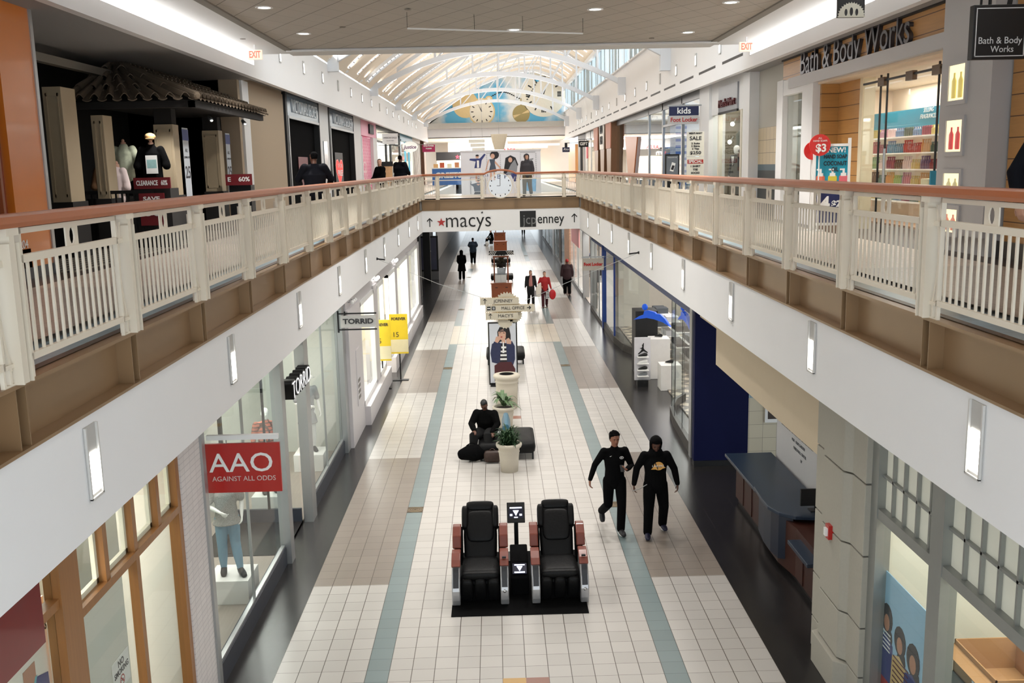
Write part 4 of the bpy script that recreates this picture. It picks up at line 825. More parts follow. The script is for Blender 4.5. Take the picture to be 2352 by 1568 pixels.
# porch shop
dkw = mat('porch_dark', (22, 19, 18), .7); porch = mat('porch_putty', (166, 150, 124), .6, var=.03); porch2 = mat('porch_grey', (120, 114, 104), .6)
strp = bpy.data.materials.new('porch_stripe_floor'); strp.use_nodes = True; nt = strp.node_tree; b = nt.nodes['Principled BSDF']
gg = nt.nodes.new('ShaderNodeNewGeometry'); sp = nt.nodes.new('ShaderNodeSeparateXYZ'); nt.links.new(gg.outputs['Position'], sp.inputs[0])
e = math_node(nt, 'GREATER_THAN', math_node(nt, 'FRACT', math_node(nt, 'DIVIDE', sp.outputs[0], .16)), .55)
mx = nt.nodes.new('ShaderNodeMix'); mx.data_type = 'RGBA'; mx.inputs[6].default_value = (*lin((36, 32, 30)), 1); mx.inputs[7].default_value = (*lin((120, 112, 98)), 1); nt.links.new(e, mx.inputs[0]); nt.links.new(mx.outputs[2], b.inputs['Base Color'])
struct('floor_porch', BX(-8.6, -5.95, 13.8, 24.5, 5.2, 5.215), strp)
struct('wall_left_porch_back', MB().box(-9.0, -8.9, 13.8, 24.5, 5.2, 8.9).box(-8.9, -6.2, 24.5, 24.55, 5.2, 8.9).box(-8.9, -6.5, 13.8, 13.85, 5.2, 8.9), dkw)
struct('trim_porch_beam', MB().box(-7.6, -7.45, 13.8, 24.4, 8.42, 8.56), porch2)
def pilaster(x0, x1, y0, y1, z1, label, m=porch):
    t = thing('porch_pillar', label, 'pillar', (0, 0, 0)); BX(x0, x1, y0, y1, 5.22, z1).build('shaft', m, t, bevel=.008)
    w = .05; f = MB().box(x0 + w, x1 - w, y0 - .012, y0, 6.2, 6.25).box(x0 + w, x1 - w, y0 - .012, y0, z1 - .15, z1 - .1).box(x0 + w, x0 + w + .02, y0 - .012, y0, 6.2, z1 - .1).box(x1 - w - .02, x1 - w, y0 - .012, y0, 6.2, z1 - .1)
    f.build('panel_moulding', m, t); BX(x0 - .03, x1 + .03, y0 - .03, y1 + .03, 5.22, 6.12).build('dark_base', dkw, t); return t
pilaster(-7.2, -6.9, 16.15, 16.7, 7.95, 'large grey panelled pillar at the left end of the dark porch')
pilaster(-7.2, -6.98, 17.98, 18.4, 7.6, 'narrow putty panelled pillar left of the mannequins')
pilaster(-6.68, -6.3, 19.69, 20.05, 7.5, 'putty panelled pillar with a hanging banner right of the black t-shirt mannequin')
pilaster(-6.68, -6.3, 22.91, 23.25, 7.5, 'putty panelled pillar with a hanging banner nearest the beige wall')
for y, l in ((20.32, 'first'), (23.52, 'second')):
    t = thing('hanging_banner', 'tall pale banner reading 25 hanging under the tiled roof, %s from the left' % l, 'banner', (-6.27, y, 0)); BX(0, .01, -.18, .18, 6.05, 7.45).build('cloth', mat('banner_grey', (176, 182, 190), .6), t)
    text('lettering', '25', pdk, (.014, 0, 6.55), 'R', .34, .001, t, bold=.004); text('lettering', 'ALL', pdk, (.014, 0, 7.0), 'R', .1, .001, t); text('lettering', 'CLOTHING ITEMS', pdk, (.014, 0, 6.86), 'R', .06, .001, t, width=.36); BX(.01, .013, -.2, .2, 7.2, 7.42).build('print', pbl, t)
# hipped tile roof
rt = mat('roof_tile_clay', (112, 98, 82), .8, var=.25, scale=3, bump=.4); rdk = mat('roof_underside', (26, 22, 20), .8)
t = thing('tile_roof', 'hipped porch roof of curved brown clay tiles on the dark shop', 'roof', (0, 0, 0))
E0 = [(-7.9, 18.45), (-5.45, 18.45), (-5.45, 24.1), (-7.9, 24.1)]; zt = 7.86; rx, ry0, ry1, rz_ = -7.6, 20.3, 24.1, 8.72
mb = MB()._add([(-7.9, 18.45, zt), (-5.45, 18.45, zt), (-5.45, 24.1, zt), (-7.9, 24.1, zt), (rx, ry0, rz_), (rx, ry1, rz_)], [(0, 1, 4), (1, 2, 5, 4), (2, 3, 5), (3, 0, 4, 5), (0, 3, 2, 1)])
mb.build('deck', rdk, t); MB().box(-7.9, -5.5, 18.5, 18.6, zt - .12, zt).box(-5.6, -5.5, 18.5, 24.0, zt - .12, zt).build('fascia', rdk, t)
def tile_row(a, b, top_a, top_b, n, rows, nm):
    """curved tiles laid from eave line a-b up to ridge line"""
    a, b, ta, tb = map(Vector, (a, b, top_a, top_b))
    for r in range(rows):
        m = MB(); f0 = r / rows; f1 = min(1, (r + 1.25) / rows)
        p0, p1 = a.lerp(ta, f0), b.lerp(tb, f0); q0, q1 = a.lerp(ta, f1), b.lerp(tb, f1)
        L0 = (p1 - p0).length; nn = max(1, int(n * L0 / (b - a).length + .5))
        up = Vector((0, 0, 1))
        for i in range(nn):
            for dz, (u0, u1), flip in ((.02, ((i + .0) / nn, (i + .62) / nn), 1), (.0, ((i + .5) / nn, (i + 1.12) / nn), -1)):
                A0, A1 = p0.lerp(p1, u0), p0.lerp(p1, u1); B0, B1 = q0.lerp(q1, u0), q0.lerp(q1, u1); K = 6
                h = .085 if flip > 0 else -.03
                ra = [A0.lerp(A1, k / K) + up * (dz + .05 + h * math.sin(PI * k / K)) for k in range(K + 1)]; rb = [B0.lerp(B1, k / K) + up * (dz + .02 + h * .8 * math.sin(PI * k / K)) for k in range(K + 1)]
                m._add([tuple(v) for v in ra + rb] + [tuple(v - up * .02) for v in ra + rb], [(k, k + 1, K + 2 + k, K + 1 + k) for k in range(K)] + [(k, k + 2 * (K + 1), k + 1 + 2 * (K + 1), k + 1) for k in range(K)])
        m.build(nm, rt, t)
tile_row((-7.9, 18.4, zt), (-5.42, 18.4, zt), (-7.6, 20.3, rz_), (-7.55, 20.3, rz_), 9, 4, 'tile_course')
tile_row((-5.4, 18.42, zt), (-5.4, 24.1, zt), (-7.55, 20.3, rz_), (-7.55, 24.1, rz_), 22, 5, 'tile_course')
MB().etube([(-5.42, 18.42, zt + .08), (-6.5, 19.4, 8.33), (-7.58, 20.3, rz_ + .06)], .08).etube([(-7.58, 20.3, rz_ + .05), (-7.58, 24.1, rz_ + .05)], .07).build('ridge_tiles', rt, t)
MB().box(-6.66, -6.32, 19.72, 20.0, 7.5, 7.8).box(-6.66, -6.32, 22.95, 23.2, 7.5, 7.8).build('bracket', rdk, t)
tag(MB().prism([(-7.9, 7.7), (-8.6, 7.6), (-8.6, 8.5)], 'y', 14, 15.2).build('awning', rdk), 'dark sloping awning end at the far left of the porch', 'awning')
for x, y, l in ((-6.0, 21.2, 'left'), (-5.75, 23.0, 'right')):
    t = thing('roof_spotlight', 'tiny spotlight under the tile roof eave, %s one' % l, 'spotlight', (x, y, 7.7)); MB().etube([(0, 0, 0), (.06, -.08, -.06)], [.035, .05]).build('head', alu, t); MB().ell((.075, -.1, -.075), (.03, .03, .02)).build('lens', glow, t); lamp('porch_spot', 'SPOT', (x + .05, y - .1, 7.6), 25, WARM, (.3, -.5, 0), size=.05, spot=1.6)
lamp('porch_lamp', 'SPOT', (-6.2, 18.7, 7.7), 60, WARM, (math.radians(28), 0, math.radians(20)), size=.05, spot=1.5)
def torso(x, y, z, m, h, w, label, cat='mannequin', rz=0):
    t = thing('mannequin_torso', label, cat, (x, y, z), rz)
    MB().etube([(0, 0, 0), (0, 0, .2), (0, 0, .45), (0, 0, .58)], [(w * .42, .11), (w * .40, .11), (w * .46, .12), (w * .2, .07)]).etube([(-w * .38, 0, .53), (-w * .56, -.01, .3), (-w * .6, -.03, .22)], [.075, .075, .08]).etube([(w * .38, 0, .53), (w * .56, -.01, .3), (w * .6, -.03, .22)], [.075, .075, .08]).build('shirt', m, t, remesh=.014)
    MB().tube([(0, 0, .56), (0, 0, .66)], .05, 12).ell((0, 0, .68), (.03, .03, .04)).build('neck', psk2, t, smooth=True); MB().tube([(0, 0, -.55), (0, 0, .02)], .02, 8).lathe([(.16, -.95), (.15, -.93)]).tube([(0, 0, -.95), (0, 0, -.5)], .015, 8).build('stand', darkm, t); return t
t = torso(-6.5, 18.95, 6.47, blackf, .6, .46, 'mannequin torso in black t-shirt with pale print and tan cap in the porch'); art('shirt_print', [pwh, mat('print_pastel', (150, 190, 190), .6, var=.3, scale=12)], [(0, R4(-.1, .08, .12, .42)), (1, R4(-.08, .18, .1, .34)), (0, R4(-.06, .1, .08, .16))], (.02, -.125, 0), 'S', t)
MB().ell((0, 0, .77), (.1, .12, .07)).build('cap', mat('cap_tan', (176, 140, 96), .8), t, smooth=True); MB().ell((.02, -.08, .73), (.09, .09, .015)).build('cap_peak', mat('cap_tan', (176, 140, 96), .8), t, smooth=True)
torso(-7.15, 19.3, 6.5, mat('shirt_leaf', (186, 192, 168), .8, var=.4, scale=14), .6, .44, 'mannequin torso in a pale patterned shirt behind the black t-shirt one')
t = torso(-7.5, 19.1, 6.1, mat('shirt_tan', (150, 110, 76), .8), .4, .3, 'small mannequin torso with a white cap at the left of the porch window'); MB().ell((0, 0, .72), (.09, .1, .07)).ell((0, -.08, .68), (.08, .07, .015)).build('cap', whitep, t, smooth=True)
t = torso(-7.05, 18.6, 6.08, mat('dress_white_pink', (232, 214, 212), .8), .4, .28, 'small mannequin torso in a white strap dress in the porch window')
t = tag(MB().box(-7.8, -6.75, 18.9, 21, 5.22, 6.1).build('display_bench', dkw), 'low dark display platform carrying the porch mannequins', 'display platform')
t = thing('iron_fence', 'low black barred fence along the porch edge', 'fence', (0, 0, 0)); BX(-7.5, -6.2, 18.0, 18.04, 6.2, 6.26).build('top_rail', black, t); f = MB()
for i in range(12): f.box(-7.45 + i * .11, -7.42 + i * .11, 18.0, 18.03, 5.22, 6.2)
f.build('bars', black, t)
def panel_sign(x, y, z0, z1, w, rows, m, label, nm='sale_sign', face='S', cat='sign', stand=True, fl=5.2, tm=pwh):
    t = thing(nm, label, cat, (x, y, 0), {'S': 0, 'R': PI / 2, 'L': -PI / 2}[face]); BX(-w / 2, w / 2, -.02, .02, z0, z1).build('board', m, t)
    for s_, z, sz, wdt in rows: text('lettering', s_, tm, (0, -.026, z), 'S', sz, .002, t, width=wdt, bold=.003)
    if stand: MB().box(-.03, .03, 0, .03, fl + .02, z0 + .1).box(-w * .4, w * .4, -.15, .15, fl, fl + .02).build('stand', darkm, t)
    return t
dred = mat('sign_dark_red', (112, 22, 30), .5)
panel_sign(-6.2, 17.98, 6.28, 6.48, .66, [('CLEARANCE   60%', 6.38, .12, .56)], dred, 'dark red CLEARANCE 60% strip sign in front of the porch', stand=False)
tag(BX(-6.55, -5.9, 18.02, 18.5, 5.2, 6.28).build('clearance_cabinet', dkw), 'black cabinet carrying the clearance strip sign', 'cabinet')
panel_sign(-6.22, 17.95, 5.62, 6.2, .45, [('SAVE', 6.1, .1, .3), ('50', 5.86, .22, .28)], dred, 'red SAVE 50 board under the clearance sign', stand=False)
panel_sign(-5.85, 22.7, 6.25, 6.5, .6, [('E    60%', 6.38, .14, .5)], dred, 'short dark red 60% strip sign by the white pilaster', stand=False)
tag(BX(-6.1, -5.6, 22.75, 23.1, 5.2, 6.25).build('grille_cabinet', darkm), 'black slatted cabinet below the short 60% sign', 'cabinet')
# beige wall and pilaster
bw_ = mat('wall_taupe_panel', (168, 150, 128), .85, var=.04, scale=40)
o = struct('wall_left_taupe', MB().box(-6.5, -6.2, 24.5, 24.62, 5.2, 8.9).box(-6.5, -6.2, 25.25, 29.7, 5.35, 8.78).box(-8.9, -6.25, 24.5, 24.6, 5.2, 8.9).box(-6.5, -6.25, 24.5, 29.8, 8.7, 8.9), bw_)
struct('wall_left_white_pilaster', MB().box(-6.5, -6.12, 24.62, 25.25, 5.2, 8.76), white)
struct('baseboard_left_taupe', BX(-6.5, -6.17, 25.25, 29.7, 5.2, 5.36), black)
struct('wall_left_pillar_side', BX(-6.6, -6.15, 24.3, 24.5, 5.2, 8.75), bw_)
# twin dark portals with blue headers
vsb = mat('header_slate_blue', (78, 104, 124), .25, var=.12, scale=1, coat=.4); vsl = mat('letters_silver', (226, 232, 236), .4)
for i, (y0, y1, lab) in enumerate([(30.1, 35.4, 'nearer'), (37.8, 44.0, 'farther')]):
    t = struct('door_%d' % (i + 1), MB().box(-6.5, -6.16, y0 - .25, y0, 5.2, 8.9).box(-6.5, -6.16, y1, y1 + .12, 5.2, 8.9), black)
    BX(-6.45, -6.17, y0, y1, 8.2, 8.85).build('header_panel', vsb, t); MB().box(-6.2, -6.14, y0 + .1, y1 - .1, 8.12, 8.2).box(-6.25, -6.15, y0, y0 + .12, 5.2, 8.2).build('bright_edge', alu, t)
    BX(-6.5, -6.36, y0, y1, 5.2, 8.2).build('dark_panel', mat('portal_black', (6, 6, 7), .9, spec=.05), t)
    q = tag(text('shop_sign', "VICTORIA'S SECRET", vsl, (-6.15, (y0 + y1) / 2 + .1, 8.5), 'R', .56, .02, width=(y1 - y0) * .8), "silver capital letters on the %s slate blue header" % lab, 'sign')
struct('wall_left_white_pier', MB().box(-6.5, -6.18, 35.52, 37.5, 5.2, 8.9).box(-6.5, -6.18, 44.1, 46.6, 5.2, 8.9), white)
tag(BX(-6.19, -6.15, 36.1, 36.9, 5.9, 7.6).build('window_strip', mat('strip_glass', (120, 126, 130), .2)), 'narrow grey window strip in the white pier between the two dark portals', 'window')
HT = [(0, -.5), (.42, -.02), (.47, .2), (.36, .38), (.18, .4), (0, .26), (-.18, .4), (-.36, .38), (-.47, .2), (-.42, -.02)]
t = thing('heart_sign', 'red heart FREE poster in the farther dark portal', 'poster', (-6.33, 40.6, 6.5)); BX(-.01, .0, -1.0, 1.0, -.62, .75).build('sheet', mat('poster_black', (18, 18, 20), .5), t)
art('heart', [mat('poster_rose', (240, 130, 120), .5, emit=.3), mat('heart_red', (214, 44, 40), .5, emit=.4)], [(0, [(a * 2.05, b * 1.2) for a, b in HT]), (1, [(a * 1.9, b * 1.1) for a, b in HT])], (.004, 0, 0), 'R', t); text('lettering', 'FREE', pwh, (.02, 0, -.08), 'R', .3, .002, t, width=1.3, bold=.01); text('lettering', '10 FOR', pwh, (.02, 0, .22), 'R', .22, .002, t, width=1.2)
t = thing('sale_poster', 'dim pink lettered poster in the nearer dark portal behind the leaning man', 'poster', (-6.33, 33.0, 6.5)); BX(-.01, 0, -.8, .8, -.5, .5).build('sheet', mat('poster_dark_rose', (120, 70, 72), .5, emit=.05), t); text('lettering', 'SWEET 60%', mat('poster_rose', (240, 130, 120), .5, emit=.3), (.004, 0, 0), 'R', .25, .002, t, width=1.4)
# pink front
pk = mat('shop_pink_light', (244, 176, 196), .5); pkl = grid_mat('shop_pink_lattice', (224, 92, 134), (246, 190, 208), T=.22, g=.05, axes='yz', rough=.5, ang=(PI / 4, -PI / 4))
o = struct('door_3', MB().box(-6.5, -6.16, 46.6, 52.4, 8.15, 8.9), pk); BX(-6.5, -6.3, 46.7, 50.9, 5.2, 8.1).build('lattice_panel', pkl, o); MB().box(-6.3, -6.15, 50.9, 52.6, 5.2, 8.15).box(-6.3, -6.15, 46.5, 46.7, 5.2, 8.1).build('jamb', white, o)
t = tag(BX(-6.15, -6.08, 49.2, 50.8, 8.3, 8.75).build('shop_sign', black), 'small black square sign on the pale pink header', 'sign')
t = thing('round_emblem', 'round rose emblem on the pink lattice panel', 'emblem', (-6.28, 48.2, 6.45)); art('disc', [mat('emblem_pale', (240, 200, 206), .5), pkl], [(0, circ(0, 0, .75, .5)), (1, circ(0, 0, .62, .42)), (0, R4(-.5, -.06, .5, .06)), (0, [(-.1, -.3), (.1, -.3), (.3, .3), (.2, .32)])], (0, 0, 0), 'R', t)
# white glass front, teal front, striped front, brown piers
o = struct('window_41', MB().box(-6.4, -6.2, 52.6, 66, 8.7, 8.95).box(-6.3, -6.2, 52.7, 52.9, 5.2, 8.8).box(-6.3, -6.2, 57.5, 57.9, 5.2, 8.0).box(-6.3, -6.2, 60, 60.5, 5.2, 8.0).box(-6.3, -6.2, 65.8, 66.1, 5.2, 8.8).box(-6.3, -6.2, 52.9, 66, 8.0, 8.1), black)
BX(-6.27, -6.26, 52.9, 65.8, 5.2, 8.8).build('pane', G, o)
shell('wall_left_upper_shop', 'left', -6.6, 52.7, 85, 2.0, 5.2, 8.8, mat('shop_bright', (236, 232, 224), .7), u_beige, None, 500, NEUT)
tealm = mat('shop_teal', (70, 150, 176), .4)
o = struct('window_42', MB().box(-6.4, -6.2, 66.1, 76, 8.4, 8.95).box(-6.3, -6.2, 66.1, 66.8, 5.2, 8.5).box(-6.3, -6.2, 70, 70.6, 5.2, 8.5).box(-6.3, -6.2, 73, 73.5, 5.2, 8.5), tealm); BX(-6.27, -6.26, 66.8, 76, 5.2, 8.4).build('pane', G, o)
m = MB()
for i in range(10): m.box(-6.22, -6.18, 76.2 + i * .8, 76.4 + i * .8, 5.2, 8.6)
o = struct('wall_left_striped_shop', MB().box(-6.4, -6.2, 76, 84, 5.2, 8.95), mat('shop_ivory', (230, 226, 216), .6)); m.build('dark_stripes', mat('stripe_brown', (110, 96, 84), .6), o)
struct('wall_left_brown_pier', MB().box(-6.5, -5.9, 84, 86, 5.2, 8.9), mat('pier_brown', (96, 62, 40), .5, var=.3))
t = thing('blade_sign', 'white rectangular hanging sign with black bars on the upper left', 'sign', (-5.55, 53.5, 8.15)); BX(-.42, .42, -.02, .02, -.28, .28).build('board', whitep, t); text('lettering', 'AMERICAN EAGLE', pdk, (0, -.024, .05), 'S', .12, .002, t, width=.72); text('lettering', 'OUTFITTERS', pgr, (0, -.024, -.1), 'S', .08, .002, t, width=.4); MB().box(-.66, .44, -.02, .02, .32, .35).box(-.66, .44, -.02, .02, -.35, -.32).build('bracket', black, t)
t = thing('blade_sign', 'white oval hanging sign with purple script on the upper left', 'sign', (-5.55, 66, 7.98)); MB().rings([[(.52 * math.cos(2 * PI * i / 28), y, .36 * math.sin(2 * PI * i / 28)) for i in range(28)] for y in (-.03, .03)]).build('board', whitep, t); text('lettering', 'Justice', mat('letter_purple', (96, 50, 90), .5), (0, -.035, -.02), 'S', .32, .002, t, width=.85, shear=.2, bold=.008); BX(-.68, .1, -.015, .015, .36, .39).build('bracket', alu, t)
t = thing('blade_sign', 'magenta hanging sign with white lettering on the upper left, farthest', 'sign', (-5.1, 78, 8.1)); BX(-.5, .5, -.02, .02, -.28, .28).build('board', mat('sign_magenta', (176, 34, 90), .5), t); text('lettering', 'charlotte\nrusse', pwh, (0, -.024, .1), 'S', .2, .002, t, width=.8, bold=.006); BX(-1.12, .3, -.015, .015, .28, .31).build('bracket', alu, t)
t = thing('cafe_board', 'orange-tan lettered board between the man and woman on the upper left', 'sign', (-5.75, 53.0, 5.2)); BX(-.3, .3, -.02, .02, .2, 1.5).build('board', mat('board_tan', (222, 176, 130), .6, var=.2, scale=10), t); BX(-.35, .35, -.03, .03, 1.5, 1.75).build('header', black, t); MB().box(-.3, -.26, -.02, .02, 0, .2).box(.26, .3, -.02, .02, 0, .2).build('leg', black, t)
lamp('upper_left_lamp', 'AREA', (-6.9, 60, 8.6), 200, NEUT, size=1, size_y=20)
# ================================================================= UPPER RIGHT
rw = 6.6
bwd = wood_mat('plank_oak', (188, 138, 78), .27, 'z', .35, .16, (84, 50, 24)); bgrey = mat('portal_grey', (186, 184, 184), .5, var=.01)
struct('wall_right_wood_near', MB().box(rw + .1, rw + .4, 5, 12.8, 5.3, 8.75), bwd); struct('baseboard_right_near', BX(rw + .05, rw + .4, 5, 12.9, 5.2, 5.42), mat('plinth_brown', (58, 54, 50), .4))
o = struct('wall_right_pier', MB().box(rw - .15, rw + .6, 12.85, 14.3, 5.45, 8.75).box(rw - .05, rw + .6, 12.85, 14.3, 5.2, 5.45), bgrey)
for i, (z0, z1, c, l) in enumerate([(7.3, 7.78, (236, 214, 120), 'yellow'), (6.6, 7.03, (226, 90, 90), 'red'), (5.98, 6.3, (210, 200, 150), 'pale'), (5.48, 5.8, (228, 150, 130), 'coral')]):
    t = thing('display_niche', 'small lit display niche with %s bottles in the grey pier, %s from the top' % (l, ORD[i]), 'display niche', (rw - .15, 13.78, z0)); h = z1 - z0
    MB().box(-.03, .0, -.3, .3, -.06, .0).box(-.03, 0, -.3, .3, h, h + .06).box(-.03, 0, -.3, -.24, 0, h).box(-.03, 0, .24, .3, 0, h).build('frame', bgrey, t)
    BX(-.012, -.006, -.24, .24, 0, h).build('backlit_panel', mat('niche_glow_' + l, (240, 226, 184), .5, emit=.7), t)
    for q in (-.1, .06): 
        b = MB().lathe([(.045, .03), (.05, .05), (.05, h * .55), (.02, h * .66), (.02, h * .78)], -.05, q, 12).build('bottle', mat('niche_' + l, c, .3, emit=.2), t, smooth=True); b.scale = (.4, 1.2, 1)
struct('wall_right_wood_fascia', MB().box(rw, rw + .3, 14.3, 22.65, 8.28, 8.75).box(rw, rw + .3, 21.9, 22.65, 8.1, 8.3), bwd)
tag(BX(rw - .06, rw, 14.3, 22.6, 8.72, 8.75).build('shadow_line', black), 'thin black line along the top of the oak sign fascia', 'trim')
struct('wall_right_portal_header', MB().box(rw - .12, rw + .4, 14.3, 21.85, 8.07, 8.29), bgrey)
t = tag(text('shop_sign', 'Bath & Body Works', mat('letters_gunmetal', (92, 92, 98), .3, .7), (rw - .034, 18.45, 8.52), 'L', .70, .035, width=5.5), 'large gunmetal letters on the oak fascia of the soap shop', 'sign')
# display window
shell('wall_right_soap_shop', 'right', rw + 1.3, 13.5, 22.6, 1.2, 5.2, 8.05, mat('soap_wall', (236, 214, 190), .7), mat('shop_tan_floor', (176, 134, 96), .5), None, 115, (1, .96, .9))
struct('ceiling_soap_shop', MB().box(rw, 9.4, 14.3, 22.7, 8.03, 8.1), mat('shop_ceiling_tan', (216, 196, 170), .6))
o = struct('window_43', MB().box(rw - .1, rw + .25, 22.3, 22.75, 5.2, 8.3).box(rw - .1, rw + .05, 20.2, 20.9, 5.2, 8.3).box(rw - .09, rw + .04, 20.9, 22.3, 7.95, 8.28).box(rw - .08, rw + .05, 20.9, 22.3, 5.2, 5.6), white); BX(rw + .02, rw + .03, 20.9, 22.3, 5.6, 7.95).build('pane', G, o)
struct('wall_right_window_back', MB().box(rw + .7, rw + .75, 20.25, 22.7, 5.2, 8.05), mat('backdrop_ivory', (236, 230, 206), .7, emit=.05))
for i, (z0, z1) in enumerate([(6.95, 7.35), (7.4, 7.8)]): tag(BX(rw + .68, rw + .7, 21.05, 22.0, z0, z1).build('blank_card', pwh), 'blank white card hanging in the soap shop side window, %s one' % ['lower', 'upper'][i], 'card')
t = tag(BX(rw + .5, rw + .52, 21.2, 21.9, 5.9, 6.75).build('window_poster', mat('poster_floral', (196, 170, 140), .6, var=.6, scale=7)), 'floral coloured poster in the soap shop side window', 'poster')
struct('wall_right_wood_side', MB().box(rw + .05, rw + .45, 20.1, 20.2, 5.2, 8.03).box(rw + .4, rw + .5, 18.85, 20.2, 5.2, 8.03), bwd)
struct('wall_right_cream_jamb', MB().box(rw + .36, rw + .6, 18.7, 18.85, 5.2, 8.03), mat('jamb_cream', (222, 208, 176), .6))
o = struct('door_4', MB().box(rw + .36, rw + .40, 14.3, 18.7, 7.88, 7.915), darkm)
for y in (15.54, 17.57, 17.87): BX(rw + .36, rw + .39, y - .012, y + .012, 5.2, 8.0).build('glass_edge', black, o)
for y in (15.6, 16.6, 17.8): BX(rw + .34, rw + .42, y - .14, y + .14, 7.8, 7.95).build('patch_fitting', mat('bronze_fitting', (96, 78, 60), .4, .6), o)
BX(rw + .375, rw + .38, 14.3, 18.7, 5.2, 8.0).build('pane', G, o); MB().tube([(rw + .3, 17.4, 5.9), (rw + .3, 17.4, 6.7)], .025, 8).build('pull_handle', alu, o)
# shelves with bottles (individually built)
sx = 8.7
t = thing('shelf_unit', 'white wall shelves of the soap shop with a turquoise header panel', 'shelving', (0, 0, 0)); 
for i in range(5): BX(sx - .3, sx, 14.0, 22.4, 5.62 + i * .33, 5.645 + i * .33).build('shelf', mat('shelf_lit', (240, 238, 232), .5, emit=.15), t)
BX(sx - .04, sx, 14.0, 22.4, 5.3, 7.1).build('back_panel', mat('shelf_back', (226, 214, 196), .6), t)
MB().box(sx - .2, sx - .16, 17.2, 22.6, 7.15, 7.5).build('header_panel', mat('header_turquoise', (50, 150, 182), .5), t); BX(sx - .2, sx - .16, 14.0, 17.1, 7.15, 7.5).build('pink_header_panel', mat('header_pink', (226, 110, 140), .5), t)
text('lettering', 'OUR TOP\nSELLING\nFRAGRANCES', pwh, (sx - .215, 19.3, 7.44), 'L', .12, .002, t, shear=.25)
rb = random.Random(11); pal = [(176, 84, 80), (206, 160, 100), (150, 176, 130), (110, 140, 170), (190, 140, 160), (226, 220, 206), (120, 92, 130), (206, 184, 110), (84, 110, 96), (150, 64, 76), (226, 200, 200), (120, 84, 60)]
bmesh_proto = []
pb = MB().lathe([(.034, 0), (.038, .02), (.038, .13), (.016, .16), (.016, .19), (.022, .19), (.022, .215)], n=10)
bo = {}
SH = ['lowest', 'second', 'third', 'fourth', 'top']; cnt = 0
for lv in range(5):
    y = 18.5
    j = 0
    c = pal[rb.randrange(len(pal))]
    while y < 22.3 and cnt < 300:
        if j % 4 == 0: c = pal[rb.randrange(len(pal))]
        mm = mat('bottle_%d_%d_%d' % c, c, .3)
        if c not in bo: bo[c] = pb.build('soap_bottle', mm, smooth=False); o = bo[c]
        else: o = bo[c].copy(); COL.objects.link(o)
        o.location = (sx - .12, y, 5.645 + lv * .33); o.scale = (1.0, 1.0, 1.2 - .3 * (j // 4 % 2))
        tag(o, 'coloured pump bottle on the %s shelf of the soap shop' % SH[lv], 'bottle', 'bottles on the %s shelf of the soap shop' % SH[lv]); y += .107; j += 1; cnt += 1
for i in range(2):
    t = tag(BX(7.75, 8.1, 15.2 + i * 1.6, 16.2 + i * 1.6, 5.24, 6.15).build('gift_table', mat('display_cream', (220, 206, 170), .6)), 'cream display block just inside the glass doors, %s' % ['near one', 'far one'][i], 'display table')
# freestanding sandwich board and lollipop sign
t = thing('sandwich_board', 'white framed sandwich board advertising coconut oil hand soap', 'sign', (6.35, 18.5, 5.2), -.15)
MB().box(-.34, -.29, -.03, .03, 0, 1.68).box(.29, .34, -.03, .03, 0, 1.72).box(-.3, .3, -.03, .03, 1.57, 1.62).box(-.3, .3, -.03, .03, .78, .86).box(-.3, .3, -.03, .03, .1, .15).build('frame', whitep, t); BX(-.29, .29, -.012, .012, .15, 1.58).build('sheet', mat('sheet_teal', (24, 150, 178), .5), t)
BX(-.29, .29, -.016, -.012, .15, .78).build('lower_sheet', mat('sheet_navy', (26, 34, 86), .5), t)
text('lettering', 'NEW!', pwh, (.08, -.02, 1.5), 'S', .13, .001, t, bold=.003); text('lettering', 'HAND SOAP', pdk, (.06, -.02, 1.38), 'S', .1, .001, t, width=.42, bold=.003); text('lettering', 'COCONUT\nOIL', pdk, (.06, -.02, 1.2), 'S', .11, .001, t, width=.42, bold=.003); text('lettering', '4', pwh, (-.1, -.02, .5), 'S', .36, .001, t, bold=.01); text('lettering', '$22', pwh, (.14, -.02, .5), 'S', .16, .001, t, bold=.006)
for q, c in ((-.2, (230, 120, 90)), (.02, (220, 200, 70)), (.22, (226, 110, 120))): art('printed_bottle', [mat('pb_%d' % c[0] + '%d' % c[1], c, .5), pwh], [(0, R4(-.08, 0, .08, .2)), (0, circ(0, .2, .08, .05)), (1, R4(-.05, .22, .05, .28)), (1, R4(-.02, .28, .02, .34)), (1, R4(-.07, .33, .02, .36))], (q, -.014, .8), 'S', t)
for k, (x, y, r, l) in enumerate([(6.1, 18.45, .2, 'front'), (6.02, 18.6, .17, 'rear')]):
    t = thing('lollipop_sign', 'round red %s hand soap price sign on a thin white stick' % ('$3' if k == 0 else 'plain'), 'sign', (x, y, 5.2)); zz = 1.6 if k == 0 else 1.5
    MB().rings([[(r * math.cos(2 * PI * i / 28), yy, zz + r * math.sin(2 * PI * i / 28)) for i in range(28)] for yy in (-.01, .01)]).build('disc', mat('disc_red', (206, 44, 40), .4), t); MB().tube([(0, .02, 0), (0, .02, zz)], .012, 6).build('stick', whitep, t); MB().lathe([(.14, 0), (.14, .02)]).build('foot', whitep, t)
    if k == 0: text('lettering', '$3', pwh, (.02, -.014, zz - .06), 'S', .2, .001, t, bold=.006); text('lettering', 'ALL\nHAND SOAPS', pwh, (0, -.014, zz + .1), 'S', .05, .001, t, width=.26)
